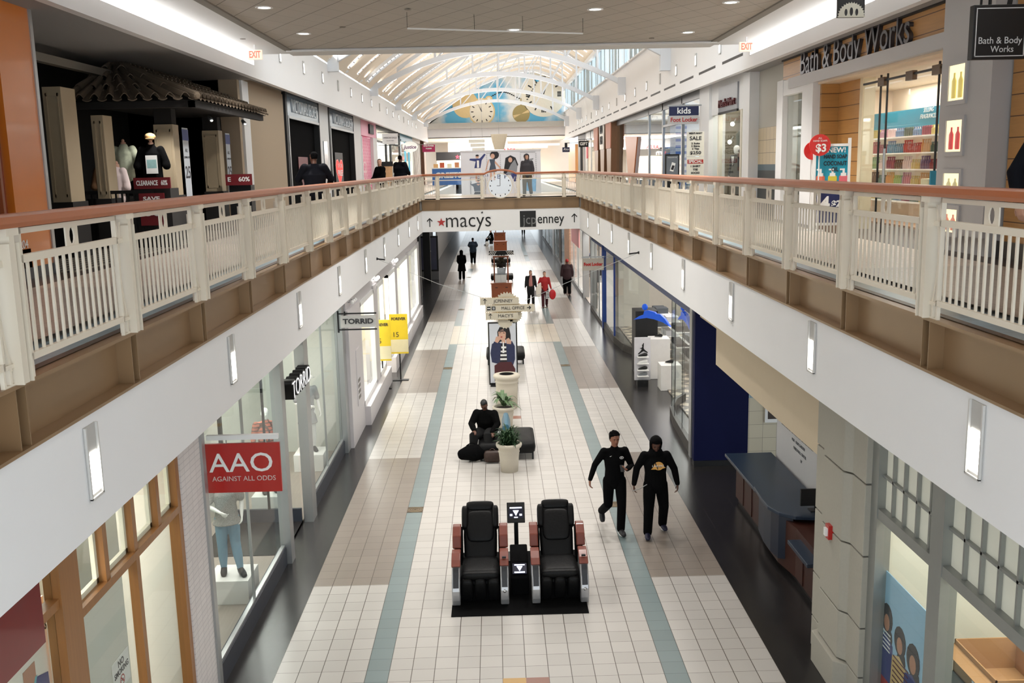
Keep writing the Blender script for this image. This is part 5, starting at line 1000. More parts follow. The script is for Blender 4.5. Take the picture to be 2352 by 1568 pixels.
t = thing('lollipop_sign', 'small red round sign behind the soap shop side window glass', 'sign', (rw + .4, 21.6, 5.65)); MB().rings([[(.16 * math.cos(2 * PI * i / 20), yy, .95 + .2 * math.sin(2 * PI * i / 20)) for i in range(20)] for yy in (-.01, .01)]).build('disc', mat('disc_red', (206, 44, 40), .4), t); MB().tube([(0, .02, 0), (0, .02, .8)], .01, 6).build('stick', whitep, t)
panel_sign(7.1, 15.4, 5.9, 6.32, .5, [('GIVE', 6.2, .12, .3), ('back', 6.02, .12, .26)], mat('sign_turquoise', (24, 130, 160), .5), 'turquoise GIVE sign just inside the glass doors of the soap shop')
# hanging black blade sign and gear sign
t = thing('blade_sign', 'large black square sign with white outline hanging at the upper right edge', 'sign', (5.72, 11.3, 7.89))
BX(-.32, .31, -.05, .05, -.29, .3).build('board', mat('board_black', (12, 12, 14), .4), t, bevel=.006); l_ = mat('sign_line_white', (220, 220, 220), .5)
MB().box(-.29, .27, -.056, -.05, .255, .265).box(-.29, .27, -.056, -.05, -.262, -.252).box(-.29, -.28, -.056, -.05, -.26, .26).box(.262, .272, -.056, -.05, -.26, .26).build('outline', l_, t)
text('lettering', 'Bath & Body', l_, (-.01, -.056, -.09), 'S', .105, .002, t, width=.49); text('lettering', 'Works', l_, (.02, -.056, -.185), 'S', .1, .002, t, width=.26)
MB().tube([(-.22, 0, .3), (-.2, 0, 1.4)], .015, 6).tube([(-.12, 0, .3), (-.12, 0, 1.4)], .02, 6).tube([(.1, 0, .3), (.26, 0, 1.4)], .03, 6).build('hanger', black, t)
t = thing('gear_sign', 'black and cream sign with cogwheel teeth hanging in front of the right cove', 'sign', (5.35, 15.0, 8.6)); BX(-.2, .2, -.03, .03, 0, .6).build('board', black, t); BX(-.02, .02, -.02, .02, .6, .69).build('stem', black, t)
P = []
for i in range(17): a = PI * i / 16; P += [(.19 * math.cos(a - .05), .19 * math.sin(a - .05)), (.21 * math.cos(a), .21 * math.sin(a)), (.19 * math.cos(a + .05), .19 * math.sin(a + .05))]
art('cogwheel', [mat('cog_cream', (216, 212, 196), .5), black], [(0, P), (0, R4(-.19, -.01, .19, .02)), (1, circ(-.08, .06, .022, .05)), (1, circ(0, .07, .025, .06)), (1, circ(.08, .06, .022, .05)), (0, circ(.14, .5, .06))], (0, -.034, .01), 'S', t)
# tile wall then shops
struct('wall_right_tile', MB().box(rw + .15, rw + .4, 22.75, 25.2, 7.35, 8.75), mat('wall_warm_grey', (180, 178, 170), .8, var=.02, scale=30))
struct('wall_right_tile_lower', MB().box(rw + .15, rw + .4, 22.75, 25.2, 6.45, 7.35), grid_mat('wall_tile_tan', (196, 180, 150), (120, 112, 96), T=.31, g=.012, axes='yz', off=(22.9, 6.42), rough=.4))
struct('wall_right_tile_dark', MB().box(rw + .15, rw + .4, 22.75, 25.2, 5.2, 6.3), mat('wall_dark_green', (34, 42, 42), .4)); struct('trim_right_tile_blue', BX(rw + .15, rw + .4, 22.75, 25.2, 6.3, 6.45), mat('tile_blue_grey', (78, 98, 108), .4))
struct('wall_right_white_pier', MB().box(rw - .1, rw + .4, 25.2, 25.85, 5.2, 8.9).box(rw - .1, rw + .4, 29.9, 31.3, 5.2, 8.9).box(rw - .02, rw + .1, 25.85, 29.9, 7.9, 8.9), white)
shell('wall_right_suit_shop', 'right', rw + .4, 25.7, 30.2, 1.4, 5.2, 8.6, mat('suit_wall', (120, 112, 96), .7, var=.4, scale=4), u_beige, None, 60, (1, .92, .8))
o = struct('window_44', MB().box(rw - .02, rw + .1, 26.3, 26.42, 5.2, 7.9).box(rw - .02, rw + .1, 28.95, 29.05, 5.2, 7.9), mat('frame_cream', (222, 216, 200), .5)); BX(rw + .03, rw + .04, 25.85, 29.9, 5.2, 7.9).build('pane', G, o)
t = thing('shop_sign', "grey square sign with dark red letters over the menswear shop", 'sign', (rw - .02, 27.7, 8.25)); BX(-.05, .0, -1.1, 1.1, -.32, .38).build('board', mat('sign_steel', (150, 152, 156), .35, .4), t); text('lettering', "Men's Mart", mat('letters_maroon', (90, 30, 34), .5), (-.07, 0, -.1), 'L', .30, .03, t, width=1.9); BX(-.06, 0, -1.1, 1.1, -.38, -.32).build('lower_edge', black, t)
kk = [(60, 70, 60), (34, 36, 44), (96, 90, 80), (120, 110, 96), (46, 50, 62)]
for i in range(12):
    c = kk[i % 5]; t = thing('suit_jacket', 'suit jacket hanging in the menswear shop window, %s from the near side' % ORD[i], 'jacket', (rw + .75 + .25 * (i % 2), 26.2 + .33 * i, 6.2 + .75 * (i % 3)), group='jackets in the menswear window'); MB().etube([(0, 0, -.35), (0, 0, 0), (0, 0, .38), (0, 0, .45)], [(.1, .2), (.1, .2), (.11, .23), (.05, .08)]).build('jacket', mat('cloth_%d_%d_%d' % c, c, .9), t, smooth=True)
for i, (y, z) in enumerate([(28.6, 7.6), (28.9, 7.1), (26.8, 7.2)]): t = thing('shop_spotlight', 'bright spotlight in the menswear window, %s' % ORD[i], 'spotlight', (rw + .3, y, z)); MB().ell((0, 0, 0), (.06, .06, .06)).build('bulb', mat('bulb_hot', (255, 246, 230), .5, emit=14), t); MB().tube([(0, 0, 0), (.1, 0, .15)], .015, 6).build('arm', alu, t)
o = struct('window_45', MB().box(rw - .02, rw + .08, 31.3, 53.2, 8.55, 8.9).box(rw - .02, rw + .08, 38.5, 38.7, 5.2, 8.9).box(rw - .02, rw + .08, 42.0, 42.15, 5.2, 8.9).box(rw - .02, rw + .08, 34.6, 34.75, 5.2, 8.9).box(rw - .02, rw + .08, 31.3, 38.6, 7.9, 7.98), mat('frame_brushed', (150, 152, 156), .3, .6)); BX(rw + .02, rw + .03, 31.3, 53.2, 5.2, 8.6).build('pane', Gm, o)
shell('wall_right_kids_shop', 'right', rw + .5, 31.4, 53, 2.5, 5.2, 8.7, mat('kids_wall', (190, 194, 202), .7), u_beige, None, 230, NEUT)
t = thing('blade_sign', 'kids shop hanging sign, navy board over grey board, upper right', 'sign', (5.95, 31.0, 8.0)); BX(-.46, .46, -.03, .03, -.02, .26).build('navy_board', navy, t); BX(-.5, .46, -.03, .03, -.28, -.02).build('grey_board', mat('sign_light_grey', (186, 184, 182), .5), t); text('lettering', 'kids', pwh, (0, -.036, .12), 'S', .26, .002, t, width=.42, bold=.004); text('lettering', 'Foot Locker', redp, (0, -.036, -.15), 'S', .18, .002, t, width=.84, bold=.004); BX(-.5, .66, -.02, .02, .26, .31).build('bar', alu, t)
t = thing('lattice_column', 'blue and white chequered column behind the kids sign', 'column', (rw + .3, 37.0, 5.2)); BX(-.2, .2, -.6, .6, 0, 2.9).build('shaft', grid_mat('blue_check', (70, 120, 210), (206, 220, 244), T=.16, g=.05, axes='yz', ang=(PI / 4, -PI / 4)), t)
panel_sign(6.12, 30.0, 6.72, 7.45, .52, [("MEN'S MART", 7.4, .07, .4), ('SALE', 7.25, .16, .36), ('2 Suits', 7.1, .07, .26), ('2 Shirts', 7.02, .07, .26), ('2 Ties', 6.94, .07, .22), ('$250', 6.82, .13, .34)], mat('paper_white', (236, 232, 220), .6), "white SALE placard with black price, upper one of the pair", stand=False, tm=pdk)
t = panel_sign(6.12, 30.0, 5.9, 6.7, .52, [('1 SHIRT', 6.42, .08, .3), ('TIE', 6.32, .08, .16), ('SOCKS', 6.22, .08, .26), ('$185.00', 6.05, .12, .4)], mat('paper_white', (236, 232, 220), .6), 'white SPECIAL placard below the sale placard on the same stand', tm=pdk); BX(-.24, .24, -.026, -.02, 6.5, 6.62).build('red_flash', redp, t); text('lettering', 'SPECIAL', pwh, (0, -.03, 6.56), 'S', .12, .001, t, width=.42, bold=.003)
t = thing('follow_us_board', 'black framed FOLLOW US board with a phone picture by the kids shop', 'sign', (5.45, 30.2, 5.2)); BX(-.22, .22, -.04, .04, .1, 1.6).build('frame', black, t); BX(-.18, .18, -.046, -.04, .95, 1.55).build('picture', mat('board_grad', (110, 116, 124), .4, var=.3, scale=2), t); text('lettering', 'FOLLOW US', pwh, (0, -.05, 1.5), 'S', .05, .001, t); art('phone_print', [pwh, pdk], [(0, [(-.08, 0), (.03, -.03), (.1, .22), (-.01, .26)]), (1, [(-.05, .04), (.03, .02), (.07, .15), (0, .17)])], (0, -.048, 1.1), 'S', t); BX(-.22, .22, -.2, .2, 0, .1).build('base', black, t)
ow = wood_mat('panel_orange_oak', (168, 92, 38), None, 'v', .35, .12)
t = thing('tapered_panel', 'orange oak tapering panel behind the upper right glass', 'panel', (rw - .08, 0, 0)); MB().prism([(45.0, 7.75), (49.2, 7.88), (47.6, 5.3), (46.6, 5.3)], 'x', 0, .05).build('board', ow, t)
for i in range(10):
    c = [(120, 150, 170), (60, 90, 140), (150, 150, 120), (70, 110, 170), (90, 60, 50)][i % 5]; t = thing('shirt_shelf', 'shelf stack of shirts in the kids shop behind glass, %s from the near side' % ORD[i], 'shelving', (rw + 2.0, 32.5 + 2.0 * i, 5.22), group='shirt shelves in the kids shop'); m = MB(); m2 = MB()
    for q in range(5): m.box(-.2, .2, -.8, .8, .3 + q * .42, .33 + q * .42); m2.box(-.18, .12, -.7, -.05, .33 + q * .42, .55 + q * .42).box(-.18, .12, .05, .7, .33 + q * .42, .55 + q * .42)
    m.build('shelf', sh_, t); m2.build('shirts', mat('cloth_%d_%d_%d' % c, c, .9), t)
# flared wood piers shop
fw = wood_mat('flared_walnut', (120, 84, 56), None, 'v', .4, .2)
for i, (y, c) in enumerate([(54.2, (180, 112, 84)), (57.5, (236, 232, 224)), (60.8, (180, 112, 84))]):
    t = thing('flared_pier', 'flared wooden shopfront pier with %s top panel, %s from the near side' % ('white' if i == 1 else 'salmon', ORD[i]), 'pier', (6.4, y, 5.2)); MB().prism([(-.7, 0), (.7, 0), (1.3, 3.6), (-1.3, 3.6)], 'x', -.1, .35).build('post', fw, t); MB().prism([(-1.05, 2.2), (1.05, 2.2), (1.3, 3.6), (-1.3, 3.6)], 'x', -.14, -.1).build('top_panel', mat('pier_panel_%d' % c[1], c, .5), t)
    if i == 1: text('lettering', 'GOLD\nRUSH', pdk, (-.16, 0, 3.0), 'L', .6, .01, t, width=1.4, bold=.02)
struct('wall_right_upper_far', MB().box(rw + .5, rw + .7, 53.2, 64, 5.2, 8.9), mat('far_brown', (90, 80, 70), .6))
o = struct('window_46', MB().box(rw, rw + .1, 64, 71, 8.3, 8.9).box(rw, rw + .1, 64, 64.3, 5.2, 8.9).box(rw, rw + .1, 67.3, 67.6, 5.2, 8.9).box(rw, rw + .1, 70.8, 71.2, 5.2, 8.9), mat('frame_silver', (190, 190, 190), .4)); BX(rw + .04, rw + .05, 64, 71, 5.2, 8.3).build('pane', G, o)
shell('wall_right_gift_shop', 'right', rw + .3, 64, 79, 2, 5.2, 8.8, mat('gift_wall', (206, 196, 182), .7, var=.2), u_beige, None, 300, (1, .95, .9))
struct('wall_right_end_shop', MB().box(rw, rw + .2, 71.2, 73, 5.2, 8.9).box(rw, rw + .2, 75.5, 77.5, 5.2, 8.9).box(rw, rw + .15, 73, 75.5, 7.9, 8.9), black); struct('wall_right_oak_end', MB().box(rw - .1, rw + .2, 79, 86, 5.2, 8.2), wood_mat('end_oak', (196, 140, 84), None, 'v', .4, .3)); struct('wall_right_pink_strip', BX(rw, rw + .02, 70, 70.7, 7.0, 8.0), mat('strip_red', (210, 60, 80), .5))
t = thing('blade_sign', 'black hanging sign reading GIFT on the far upper right', 'sign', (6.0, 66, 7.92)); BX(-.33, .33, -.03, .03, -.2, .2).build('board', black, t); text('lettering', 'GIFT', pwh, (0, -.035, 0), 'S', .28, .002, t, width=.52, bold=.01); MB().box(-.35, .62, -.02, .02, .28, .31).tube([(-.2, 0, .2), (-.2, 0, .3)], .01, 5).tube([(.2, 0, .2), (.2, 0, .3)], .01, 5).build('hanger', black, t)
t = thing('blade_sign', 'small navy hanging sign with script lettering on the far upper right', 'sign', (5.55, 76, 7.75)); BX(-.28, .28, -.03, .03, -.2, .16).build('board', navy, t); text('lettering', 'Ritz', pwh, (0, -.035, 0), 'S', .24, .002, t, width=.44, shear=.3); MB().box(-.1, .1, -.03, .03, .16, .5).box(-.1, 1.06, -.02, .02, .46, .5).build('hanger', black, t)
# ================================================================= FAR CONCOURSE
hb_ = mat('hoarding_white', (226, 228, 234), .5, var=.01)
t = thing('hoarding', 'white hoarding with jumping people pictures and dotted frames behind the bridge', 'hoarding', (.34, 50, 5.2)); BX(-2.02, 2.02, 0, .08, 0, 2.12).build('board', hb_, t); BX(-2.05, 2.05, -.02, .1, 2.1, 2.18).build('cap_rail', mat('hoarding_rail', (206, 206, 208), .5), t)
def dots(u0, v0, u1, v1, n=14): 
    r = []
    for i in range(n):
        f = i / n
        for (a, b) in ((u0, v0 + (v1 - v0) * f), (u1, v0 + (v1 - v0) * f), (u0 + (u1 - u0) * f, v1)): r.append((0, R4(a - .012, b - .012, a + .012, b + .012)))
    return r
AM = [pdk, pbl, pwh, psk2, pgr, mat('print_slate', (70, 80, 96), .6)]
art('dotted_frame', [pdk], dots(-.7, .7, -.02, 2.02) + dots(1.0, .7, 1.78, 2.04) + dots(-1.55, .05, -.8, .85, 12), (0, -.004, 0), 'S', t)
art('jumper_picture', AM, [(1, [(-.2, 0), (-.12, .35), (-.45, .42), (-.42, .5), (-.05, .5), (.1, .5), (.35, .75), (.42, .7), (.2, .4), (.12, 0)]), (2, R4(-.06, .02, .06, .4)), (2, [(-.2, -.3), (.2, -.3), (.16, 0), (-.18, 0)]), (3, circ(-.03, .6, .09)), (0, circ(-.03, .66, .09, .05)), (3, [(-.15, -.7), (-.08, -.7), (-.05, -.3), (-.14, -.3)]), (3, [(.1, -.75), (.17, -.72), (.16, -.3), (.08, -.3)])], (-1.15, -.005, 1.3), 'S', t, .003, .95)
art('dress_picture', AM, [(5, [(-.22, -.2), (.22, -.15), (.12, .3), (.14, .5), (-.16, .5), (-.1, .25)]), (3, [(-.16, .5), (-.22, .48), (-.4, -.1), (-.34, -.1)]), (3, [(.12, .3), (.4, 0), (.44, .06), (.14, .42)]), (0, circ(.12, .72, .24, .22)), (3, circ(.02, .66, .11, .13)), (3, R4(-.14, -.6, -.04, -.2)), (3, R4(.04, -.6, .13, -.17))], (-.42, -.005, 1.25), 'S', t, .003, .95)
art('longhair_picture', AM, [(0, [(-.45, -.5), (-.3, .5), (0, .65), (.3, .5), (.45, .1), (.3, -.2), (-.1, -.3)]), (4, [(-.3, -.5), (0, .1), (.25, .4), (.4, .0), (.35, -.35), (0, -.5)]), (3, circ(-.02, .38, .12, .15)), (1, [(0, -.5), (.4, -.4), (.6, -.8), (.2, -.9)])], (.5, -.005, 1.35), 'S', t, .003, .85)
art('pose_picture', AM, [(0, circ(0, .4, .12, .16)), (3, circ(0, .35, .09, .12)), (4, [(0, .2), (.5, .3), (.5, .22), (.1, .0)])], (1.25, -.005, 1.5), 'S', t, .003, .8)
art('jumper_woman_picture', AM, [(5, [(-.25, -.35), (.28, -.35), (.26, .1), (.1, .2), (-.1, .18), (-.45, .1), (-.4, .3), (-.5, .1), (-.3, -.05)]), (3, circ(0, .3, .1, .12)), (0, circ(.03, .37, .11, .08)), (3, [(-.12, .12), (.14, .12), (.0, 0)]), (0, [(-.3, -.55), (.25, -.55), (.25, -.38), (-.22, -.38)])], (-1.17, -.005, .42), 'S', t, .003, .8)
text('lettering', 'S T Y L E', pbl, (-.9, -.008, .92), 'S', .14, .002, t); text('lettering', 'E  P  T', pbl, (.25, -.008, .86), 'S', .34, .002, t, bold=.01)
art('denim_picture', [mat('print_denim', (110, 170, 214), .6, var=.3, scale=8)], [(0, [(-.25, -.3), (.25, -.35), (.28, .3), (-.2, .35), (-.35, 0)])], (1.5, -.006, .42), 'S', t)
struct('wall_end_store_sign', BX(-5.7, -3.2, 97.9, 98.1, 7.3, 8.1), mat('store_black', (18, 16, 16), .4))
t = thing('store_sign', 'red star and white letter m of the department store entrance beyond the bridge', 'sign', (-3.6, 97.9, 7.6)); MB().prism([(a * 1.1, b * 1.1) for a, b in st], 'y', -.03, 0).build('star', mat('star_red', (206, 40, 60), .5, emit=.3), t); text('lettering', 'm', whitep, (.5, -.02, 0), 'S', .8, .01, t)
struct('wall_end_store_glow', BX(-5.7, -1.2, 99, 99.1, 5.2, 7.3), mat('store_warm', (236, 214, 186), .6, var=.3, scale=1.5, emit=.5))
t = thing('kiosk', 'blue fronted kiosk with big white capitals beyond the bridge on the left', 'kiosk', (-3.7, 80, 5.2)); BX(-1.3, 1.2, -.4, .4, 0, 1.3).build('counter', mat('kiosk_blue', (60, 110, 180), .5), t); BX(-1.35, 1.25, -.45, .45, 1.3, 1.38).build('top', whitep, t); text('lettering', 'GREETS', pwh, (0, -.41, .75), 'S', .6, .01, t, width=2.1, bold=.02)
for i, (x, c) in enumerate([(-1.0, (230, 180, 120)), (-.5, (200, 90, 60)), (0.1, (240, 230, 200)), (.7, (210, 140, 100))]): BX(x - .18, x + .18, -.2, .2, 1.38, 1.38 + .3 + .1 * (i % 2)).build('goods', mat('goods_%d' % i, c, .6), t)
t = thing('hanging_ornament', 'cream fluted hanging ornament above the hoarding', 'ornament', (.35, 62, 7.6)); MB().rings([[(r * math.cos(2 * PI * i / 24) * (1 + .06 * (i % 2)), .5 * r * math.sin(2 * PI * i / 24), z) for i in range(24)] for r, z in ((.3, 0), (.42, .5), (.5, .9), (.5, .95))]).build('body', offwhite, t); MB().tube([(0, 0, .95), (0, 0, 6.32)], .01, 5).build('cord', alu, t)
t = thing('hanging_sign', 'pale hanging direction panels above the hoarding left of the ornament', 'sign', (-1.0, 62, 8.15)); 
for q in range(3): BX(-.55 + .1 * q, .45, -.02, .02, -.25 * q - .1, -.25 * q + .1).build('panel', mat('panel_ivory', (226, 222, 210), .5), t)
MB().tube([(-.4, 0, .1), (-.4, 0, 4.95)], .008, 5).tube([(.3, 0, .1), (.3, 0, 5.3)], .008, 5).build('cord', alu, t)
t = tag(text('shop_sign', 'AREA', mat('neon_red', (230, 70, 80), .5, emit=1), (1.2, 75, 7.75), 'S', .4, .02, bold=.01), 'small red glowing lettering on the far wall above the hoarding', 'sign')
# ================================================================= THINGS ON THE LOWER FLOOR
leath = mat('black_leather', (11, 11, 12), .5, var=.15, scale=30, bump=.35, spec=.22)
mahog = mat('armrest_mahogany', (120, 54, 38), .35, coat=.15, var=.2, scale=8); silv = mat('armrest_silver', (186, 186, 188), .3, .5)
tag(BX(-.80, 1.24, 13.45, 15.86, 0.002, .012).build('floor_mat', mat('mat_black', (8, 8, 9), .9, bump=.3, scale=50, spec=.1)), 'black rectangular mat under the two massage chairs', 'mat')
scr = mat('screen_blue', (30, 36, 130), .3, emit=.8); scw = mat('screen_white', (220, 226, 255), .3, emit=2.5)
def rbox(mb, c, s, r, m=0):   # soft cushion shape
    (cx, cy, cz), (a, b, h) = c, s; n = 20; K = 8; rs = []
    for k in range(K + 1):
        ph = -PI / 2 + PI * k / K; zz = math.copysign(abs(math.sin(ph)) ** .45, math.sin(ph)); q = max(.05, abs(math.cos(ph)) ** .45)
        rs.append([(cx + a * q * math.copysign(abs(math.cos(2 * PI * i / n)) ** r, math.cos(2 * PI * i / n)), cy + b * q * math.copysign(abs(math.sin(2 * PI * i / n)) ** r, math.sin(2 * PI * i / n)), cz + h * zz) for i in range(n)])
    return mb.rings(rs, True, m)
def massage_chair(x, lab):
    t = thing('massage_chair', lab, 'massage chair', (x, 13.83, 0.012))
    # local: front toward -y; seat z .42, back leaning to +y
    M = Matrix.Translation((0, .76, .44)) @ Matrix.Rotation(math.radians(-34), 4, 'X') @ Matrix.Scale(.94, 4)
    b = rbox(MB(), (0, 0, .36), (.285, .11, .52), .35); b.move(M); b.build('backrest', leath, t, smooth=True)
    b = rbox(MB(), (0, -.10, .50), (.235, .05, .27), .45).move(M); b.build('back_pad', leath, t, smooth=True)
    b = MB()
    rbox(b, (0, -.02, .86), (.24, .10, .085), .4); b.move(M); b.build('head_pillow', leath, t, smooth=True)
    for s in (-1, 1): rbox(MB(), (s * .26, -.05, .66), (.055, .12, .2), .5).move(M).build('shoulder_wing', leath, t, smooth=True)
    b = rbox(MB(), (0, .42, .40), (.29, .36, .10), .35); b.build('seat', leath, t, smooth=True)
    b = rbox(MB(), (0, .1, .43), (.28, .07, .06), .5); b.build('seat_roll', leath, t, smooth=True)
    M2 = Matrix.Translation((0, .06, .36)) @ Matrix.Rotation(math.radians(14), 4, 'X')
    b = MB()
    for q in (-.2, 0, .2): rbox(b, (q, 0, -.16), (.09, .07, .2), .5)
    b.box(-.28, .28, .02, .1, -.34, .0); b.move(M2); b.build('leg_rest', leath, t, smooth=True)
    for s in (-1, 1):
        x0, x1 = sorted((s * .305, s * .43))
        P = [(-.15, .0), (-.2, .1), (-.21, .25), (-.14, .42), (.0, .56), (.12, .62), (.3, .66), (.34, .6), (.32, .0)]
        m = MB().prism([(a + .12, z) for a, z in P], 'x', x0, x1); m.build('arm_shell', silv, t, bevel=.015)
        m = MB().prism([(.08, .575), (.18, .645), (.32, .70), (.48, .70), (.5, .64), (.3, .62), (.14, .54)], 'x', x0 - .006, x1 + .006); m.build('arm_cap', mahog, t, bevel=.012)
        m = MB().prism([(-.05, .30), (.05, .50), (.085, .56), (.09, .53), (-.03, .28)], 'x', x0 + .02, x1 - .02).move(Matrix.Translation((0, -.035, .012))); m.build('control_panel', mat('panel_print', (44, 44, 48), .35, var=.5, scale=90), t)
        m = MB().ell(((x0 + x1) / 2, -.085, .24), (.028, .02, .028), 14)
        if s > 0: m.build('round_button', mat('button_chrome', (200, 200, 200), .2, .8), t, smooth=True); BX((x0 + x1) / 2 - .03, (x0 + x1) / 2 + .03, .155, .185, .66, .685).build('coin_slot', darkm, t)
        # rear speakers arms
        m = MB().prism([(.62, .62), (.74, .82), (.92, .90), (1.0, .84), (.9, .6), (.8, .35), (.66, .35)], 'x', x0 + s * -.02, x1 - s * .03); m.build('upper_arm_support', blackf, t, bevel=.02)
        m = MB().prism([(.60, .66), (.68, .83), (.84, .93), (.97, .93), (.95, .85), (.78, .8), (.68, .62)], 'x', x0 - .004, x1 + .004); m.build('upper_arm_cap', mahog, t, bevel=.015)
    BX(-.3, .3, .1, .95, .0, .3).build('base', blackf, t, bevel=.02); return t
massage_chair(-.365, 'black leather massage chair with mahogany arms, left one of the pair'); massage_chair(.845, 'black leather massage chair with mahogany arms, right one of the pair')
t = thing('pay_terminal', 'black post with angled lit screen standing behind between the massage chairs', 'terminal', (.22, 15.6, .012)); MB().box(-.035, .035, -.03, .03, .02, .74).build('post', black, t); BX(-.18, .18, -.2, .2, 0, .02).build('foot', black, t)
M = Matrix.Translation((0, -.02, .80)) @ Matrix.Rotation(math.radians(-32), 4, 'X'); BX(-.15, .15, -.03, .03, -.17, .17).move(M).build('screen_housing', black, t, bevel=.008)
BX(-.12, .12, -.034, -.03, -.1, .06).move(M).build('screen', mat('screen_dark', (16, 18, 40), .3, emit=.2), t); BX(-.1, .1, -.037, -.034, .065, .085).move(M).box(-.0, .0, 0, 0, 0, 0).build('text_strip', scw, t)
b = MB().prism([(-.05, .03), (.05, .03), (.02, -.02), (0, -.06), (-.02, -.02)], 'y', -.038, -.034).box(-.1, -.06, -.038, -.034, -.06, -.03).box(.06, .1, -.038, -.034, -.06, -.03).box(-.03, .03, -.038, -.034, -.095, -.08); b.move(M); b.build('emblem', scw, t)
t = thing('pay_console', 'low black console with blue lit screen between the massage chairs', 'terminal', (.24, 14.55, .012)); MB().prism([(-.45, 0), (-.45, .28), (-.15, .44), (.4, .5), (.4, 0)], 'x', -.14, .14).build('body', blackf, t, bevel=.02)
M = Matrix.Translation((0, -.3, .37)) @ Matrix.Rotation(math.radians(-62), 4, 'X'); BX(-.11, .11, -.012, -.004, -.1, .1).move(M).build('screen', mat('screen_dark', (16, 18, 40), .3, emit=.2), t)
MB().prism([(-.045, .04), (.045, .04), (.02, -.01), (0, -.05), (-.02, -.01)], 'y', -.018, -.012).box(-.08, .08, -.018, -.012, -.085, -.065).box(-.08, .08, -.018, -.012, .06, .075).move(M).build('emblem', scw, t)
plan = mat('planter_speckled', (206, 198, 182), .8, var=.1, scale=80, bump=.2); soil = mat('soil', (40, 30, 24), .9)
PR_ = [(.001, 0), (.21, 0), (.235, .3), (.25, .42), (.262, .44), (.25, .46), (.26, .52), (.30, .545), (.315, .58), (.31, .62), (.28, .635), (.255, .62), (.25, .55)]
def planter(x, y, lab, s=1.0, h=1.0):
    t = thing('planter', lab, 'planter', (x, y, 0)); MB().lathe([(r * s, z * s * h) for r, z in PR_], n=36, cap=False).build('pot', plan, t, smooth=True); MB().lathe([(.001, .56 * s * h), (.25 * s, .56 * s * h)], n=24, cap=False).build('soil', soil, t); return t
leaf1 = mat('leaf_dark', (38, 62, 36), .4, var=.3, scale=20); leaf2 = mat('leaf_striped', (96, 122, 84), .4, var=.5, scale=14); leaf3 = mat('leaf_fern', (40, 70, 38), .6, var=.3)
def leafmesh(mb, base, ang, L, w, rise, droop, m=0):
    n = 7; d = Vector((math.cos(ang), math.sin(ang), 0)); q = Vector((-d.y, d.x, 0)); P = []
    for i in range(n + 1):
        f = i / n; r = L * f; z = rise * math.sin(min(1, f * 1.2) * PI / 2) - droop * f * f; ww = w * math.sin(PI * min(.97, f * .92 + .08)) ; c = Vector(base) + d * r + Vector((0, 0, z))
        P.append((c - q * ww, c - Vector((0, 0, ww * .3)), c + q * ww))
    vs = [tuple(v) for p in P for v in p]; fs = []
    for i in range(n):
        for j in (0, 1): fs.append((i * 3 + j, i * 3 + j + 1, i * 3 + j + 4, i * 3 + j + 3))
    mb._add(vs, fs, m)
def plant(t, z, n, L, w, m, seed, rise=.35, nm='foliage'):
    r = random.Random(seed); mb = MB()
    for i in range(n): leafmesh(mb, (r.uniform(-.05, .05), r.uniform(-.05, .05), z + r.uniform(0, .08)), 2 * PI * i / n * 2.4 + r.random(), L * r.uniform(.7, 1.1), w, rise * r.uniform(.4, 1.2), r.uniform(.05, .3))
    return mb.build(nm, m, t, smooth=True)
t = planter(.17, 20.42, 'cream stone planter with a bushy dark fern in front of the nearest bench', .9, 1.12)
r = random.Random(5); mb = MB()
for i in range(240): leafmesh(mb, (r.uniform(-.14, .14), r.uniform(-.14, .14), .56 + r.uniform(0, .12)), r.uniform(0, 2 * PI), r.uniform(.12, .26), .02, r.uniform(.05, .36), r.uniform(0, .12))
mb.build('foliage', leaf3, t)
t = planter(.1, 24.0, 'cream stone planter with broad striped leaves behind the nearest bench', .95, .95); plant(t, .55, 26, .42, .05, leaf2, 3)
t = thing('litter_bin', 'tall cream stone waste bin with black opening, nearest the poster stand', 'waste bin', (.2, 26.1, 0)); MB().lathe([(.001, 0), (.28, 0), (.30, .6), (.31, .72), (.33, .74), (.31, .76), (.32, .82), (.36, .85), (.37, .9), (.35, .94), (.2, .95), (.19, .9), (.17, .75)], n=36, cap=False).build('bin_body', plan, t, smooth=True); MB().lathe([(.001, .8), (.19, .86), (.2, .952), (.19, .955), (.18, .87)], n=24, cap=False).build('liner', black, t)
def bench(x, y, lab, w=1.32, d=1.3, h=.44):
    t = thing('bench', lab, 'bench', (x, y, 0)); 
    for s in (-1, 1):
        b = MB(); rbox(b, (s * w * .27, 0, h * .66), (w * .235, d / 2, h * .34), .22); b.build('cushion', leath, t, smooth=True)
        for q in (-1, 1): BX(s * w * .45 - .02, s * w * .45 + .02, q * d * .42 - .02, q * d * .42 + .02, 0, h * .4).build('leg', darkm, t)
    BX(-w * .45, w * .45, -d * .4, d * .4, h * .3, h * .36).build('frame', darkm, t); return t
t = bench(.13, 21.85, 'black leather double bench with the seated person, nearest in the hall', 1.3, 1.45)
t = thing('blue_divider', 'rounded blue-grey divider standing between the two cushions of the nearest bench', 'divider', (.13, 21.9, 0)); MB().prism([(-.11, 0), (-.1, .62), (-.05, .78), (0, .8), (.05, .78), (.1, .62), (.11, 0)], 'y', -.55, .55).build('body', mat('divider_blue', (60, 108, 130), .4), t, bevel=.02)
bench(.23, 32.6, 'black leather double bench behind the framed poster stand', 1.3, 1.4)
t = planter(.3, 33.9, 'small planter with thin drooping leaves behind the framed poster stand', .8); plant(t, .5, 22, .5, .03, leaf1, 8, .5)
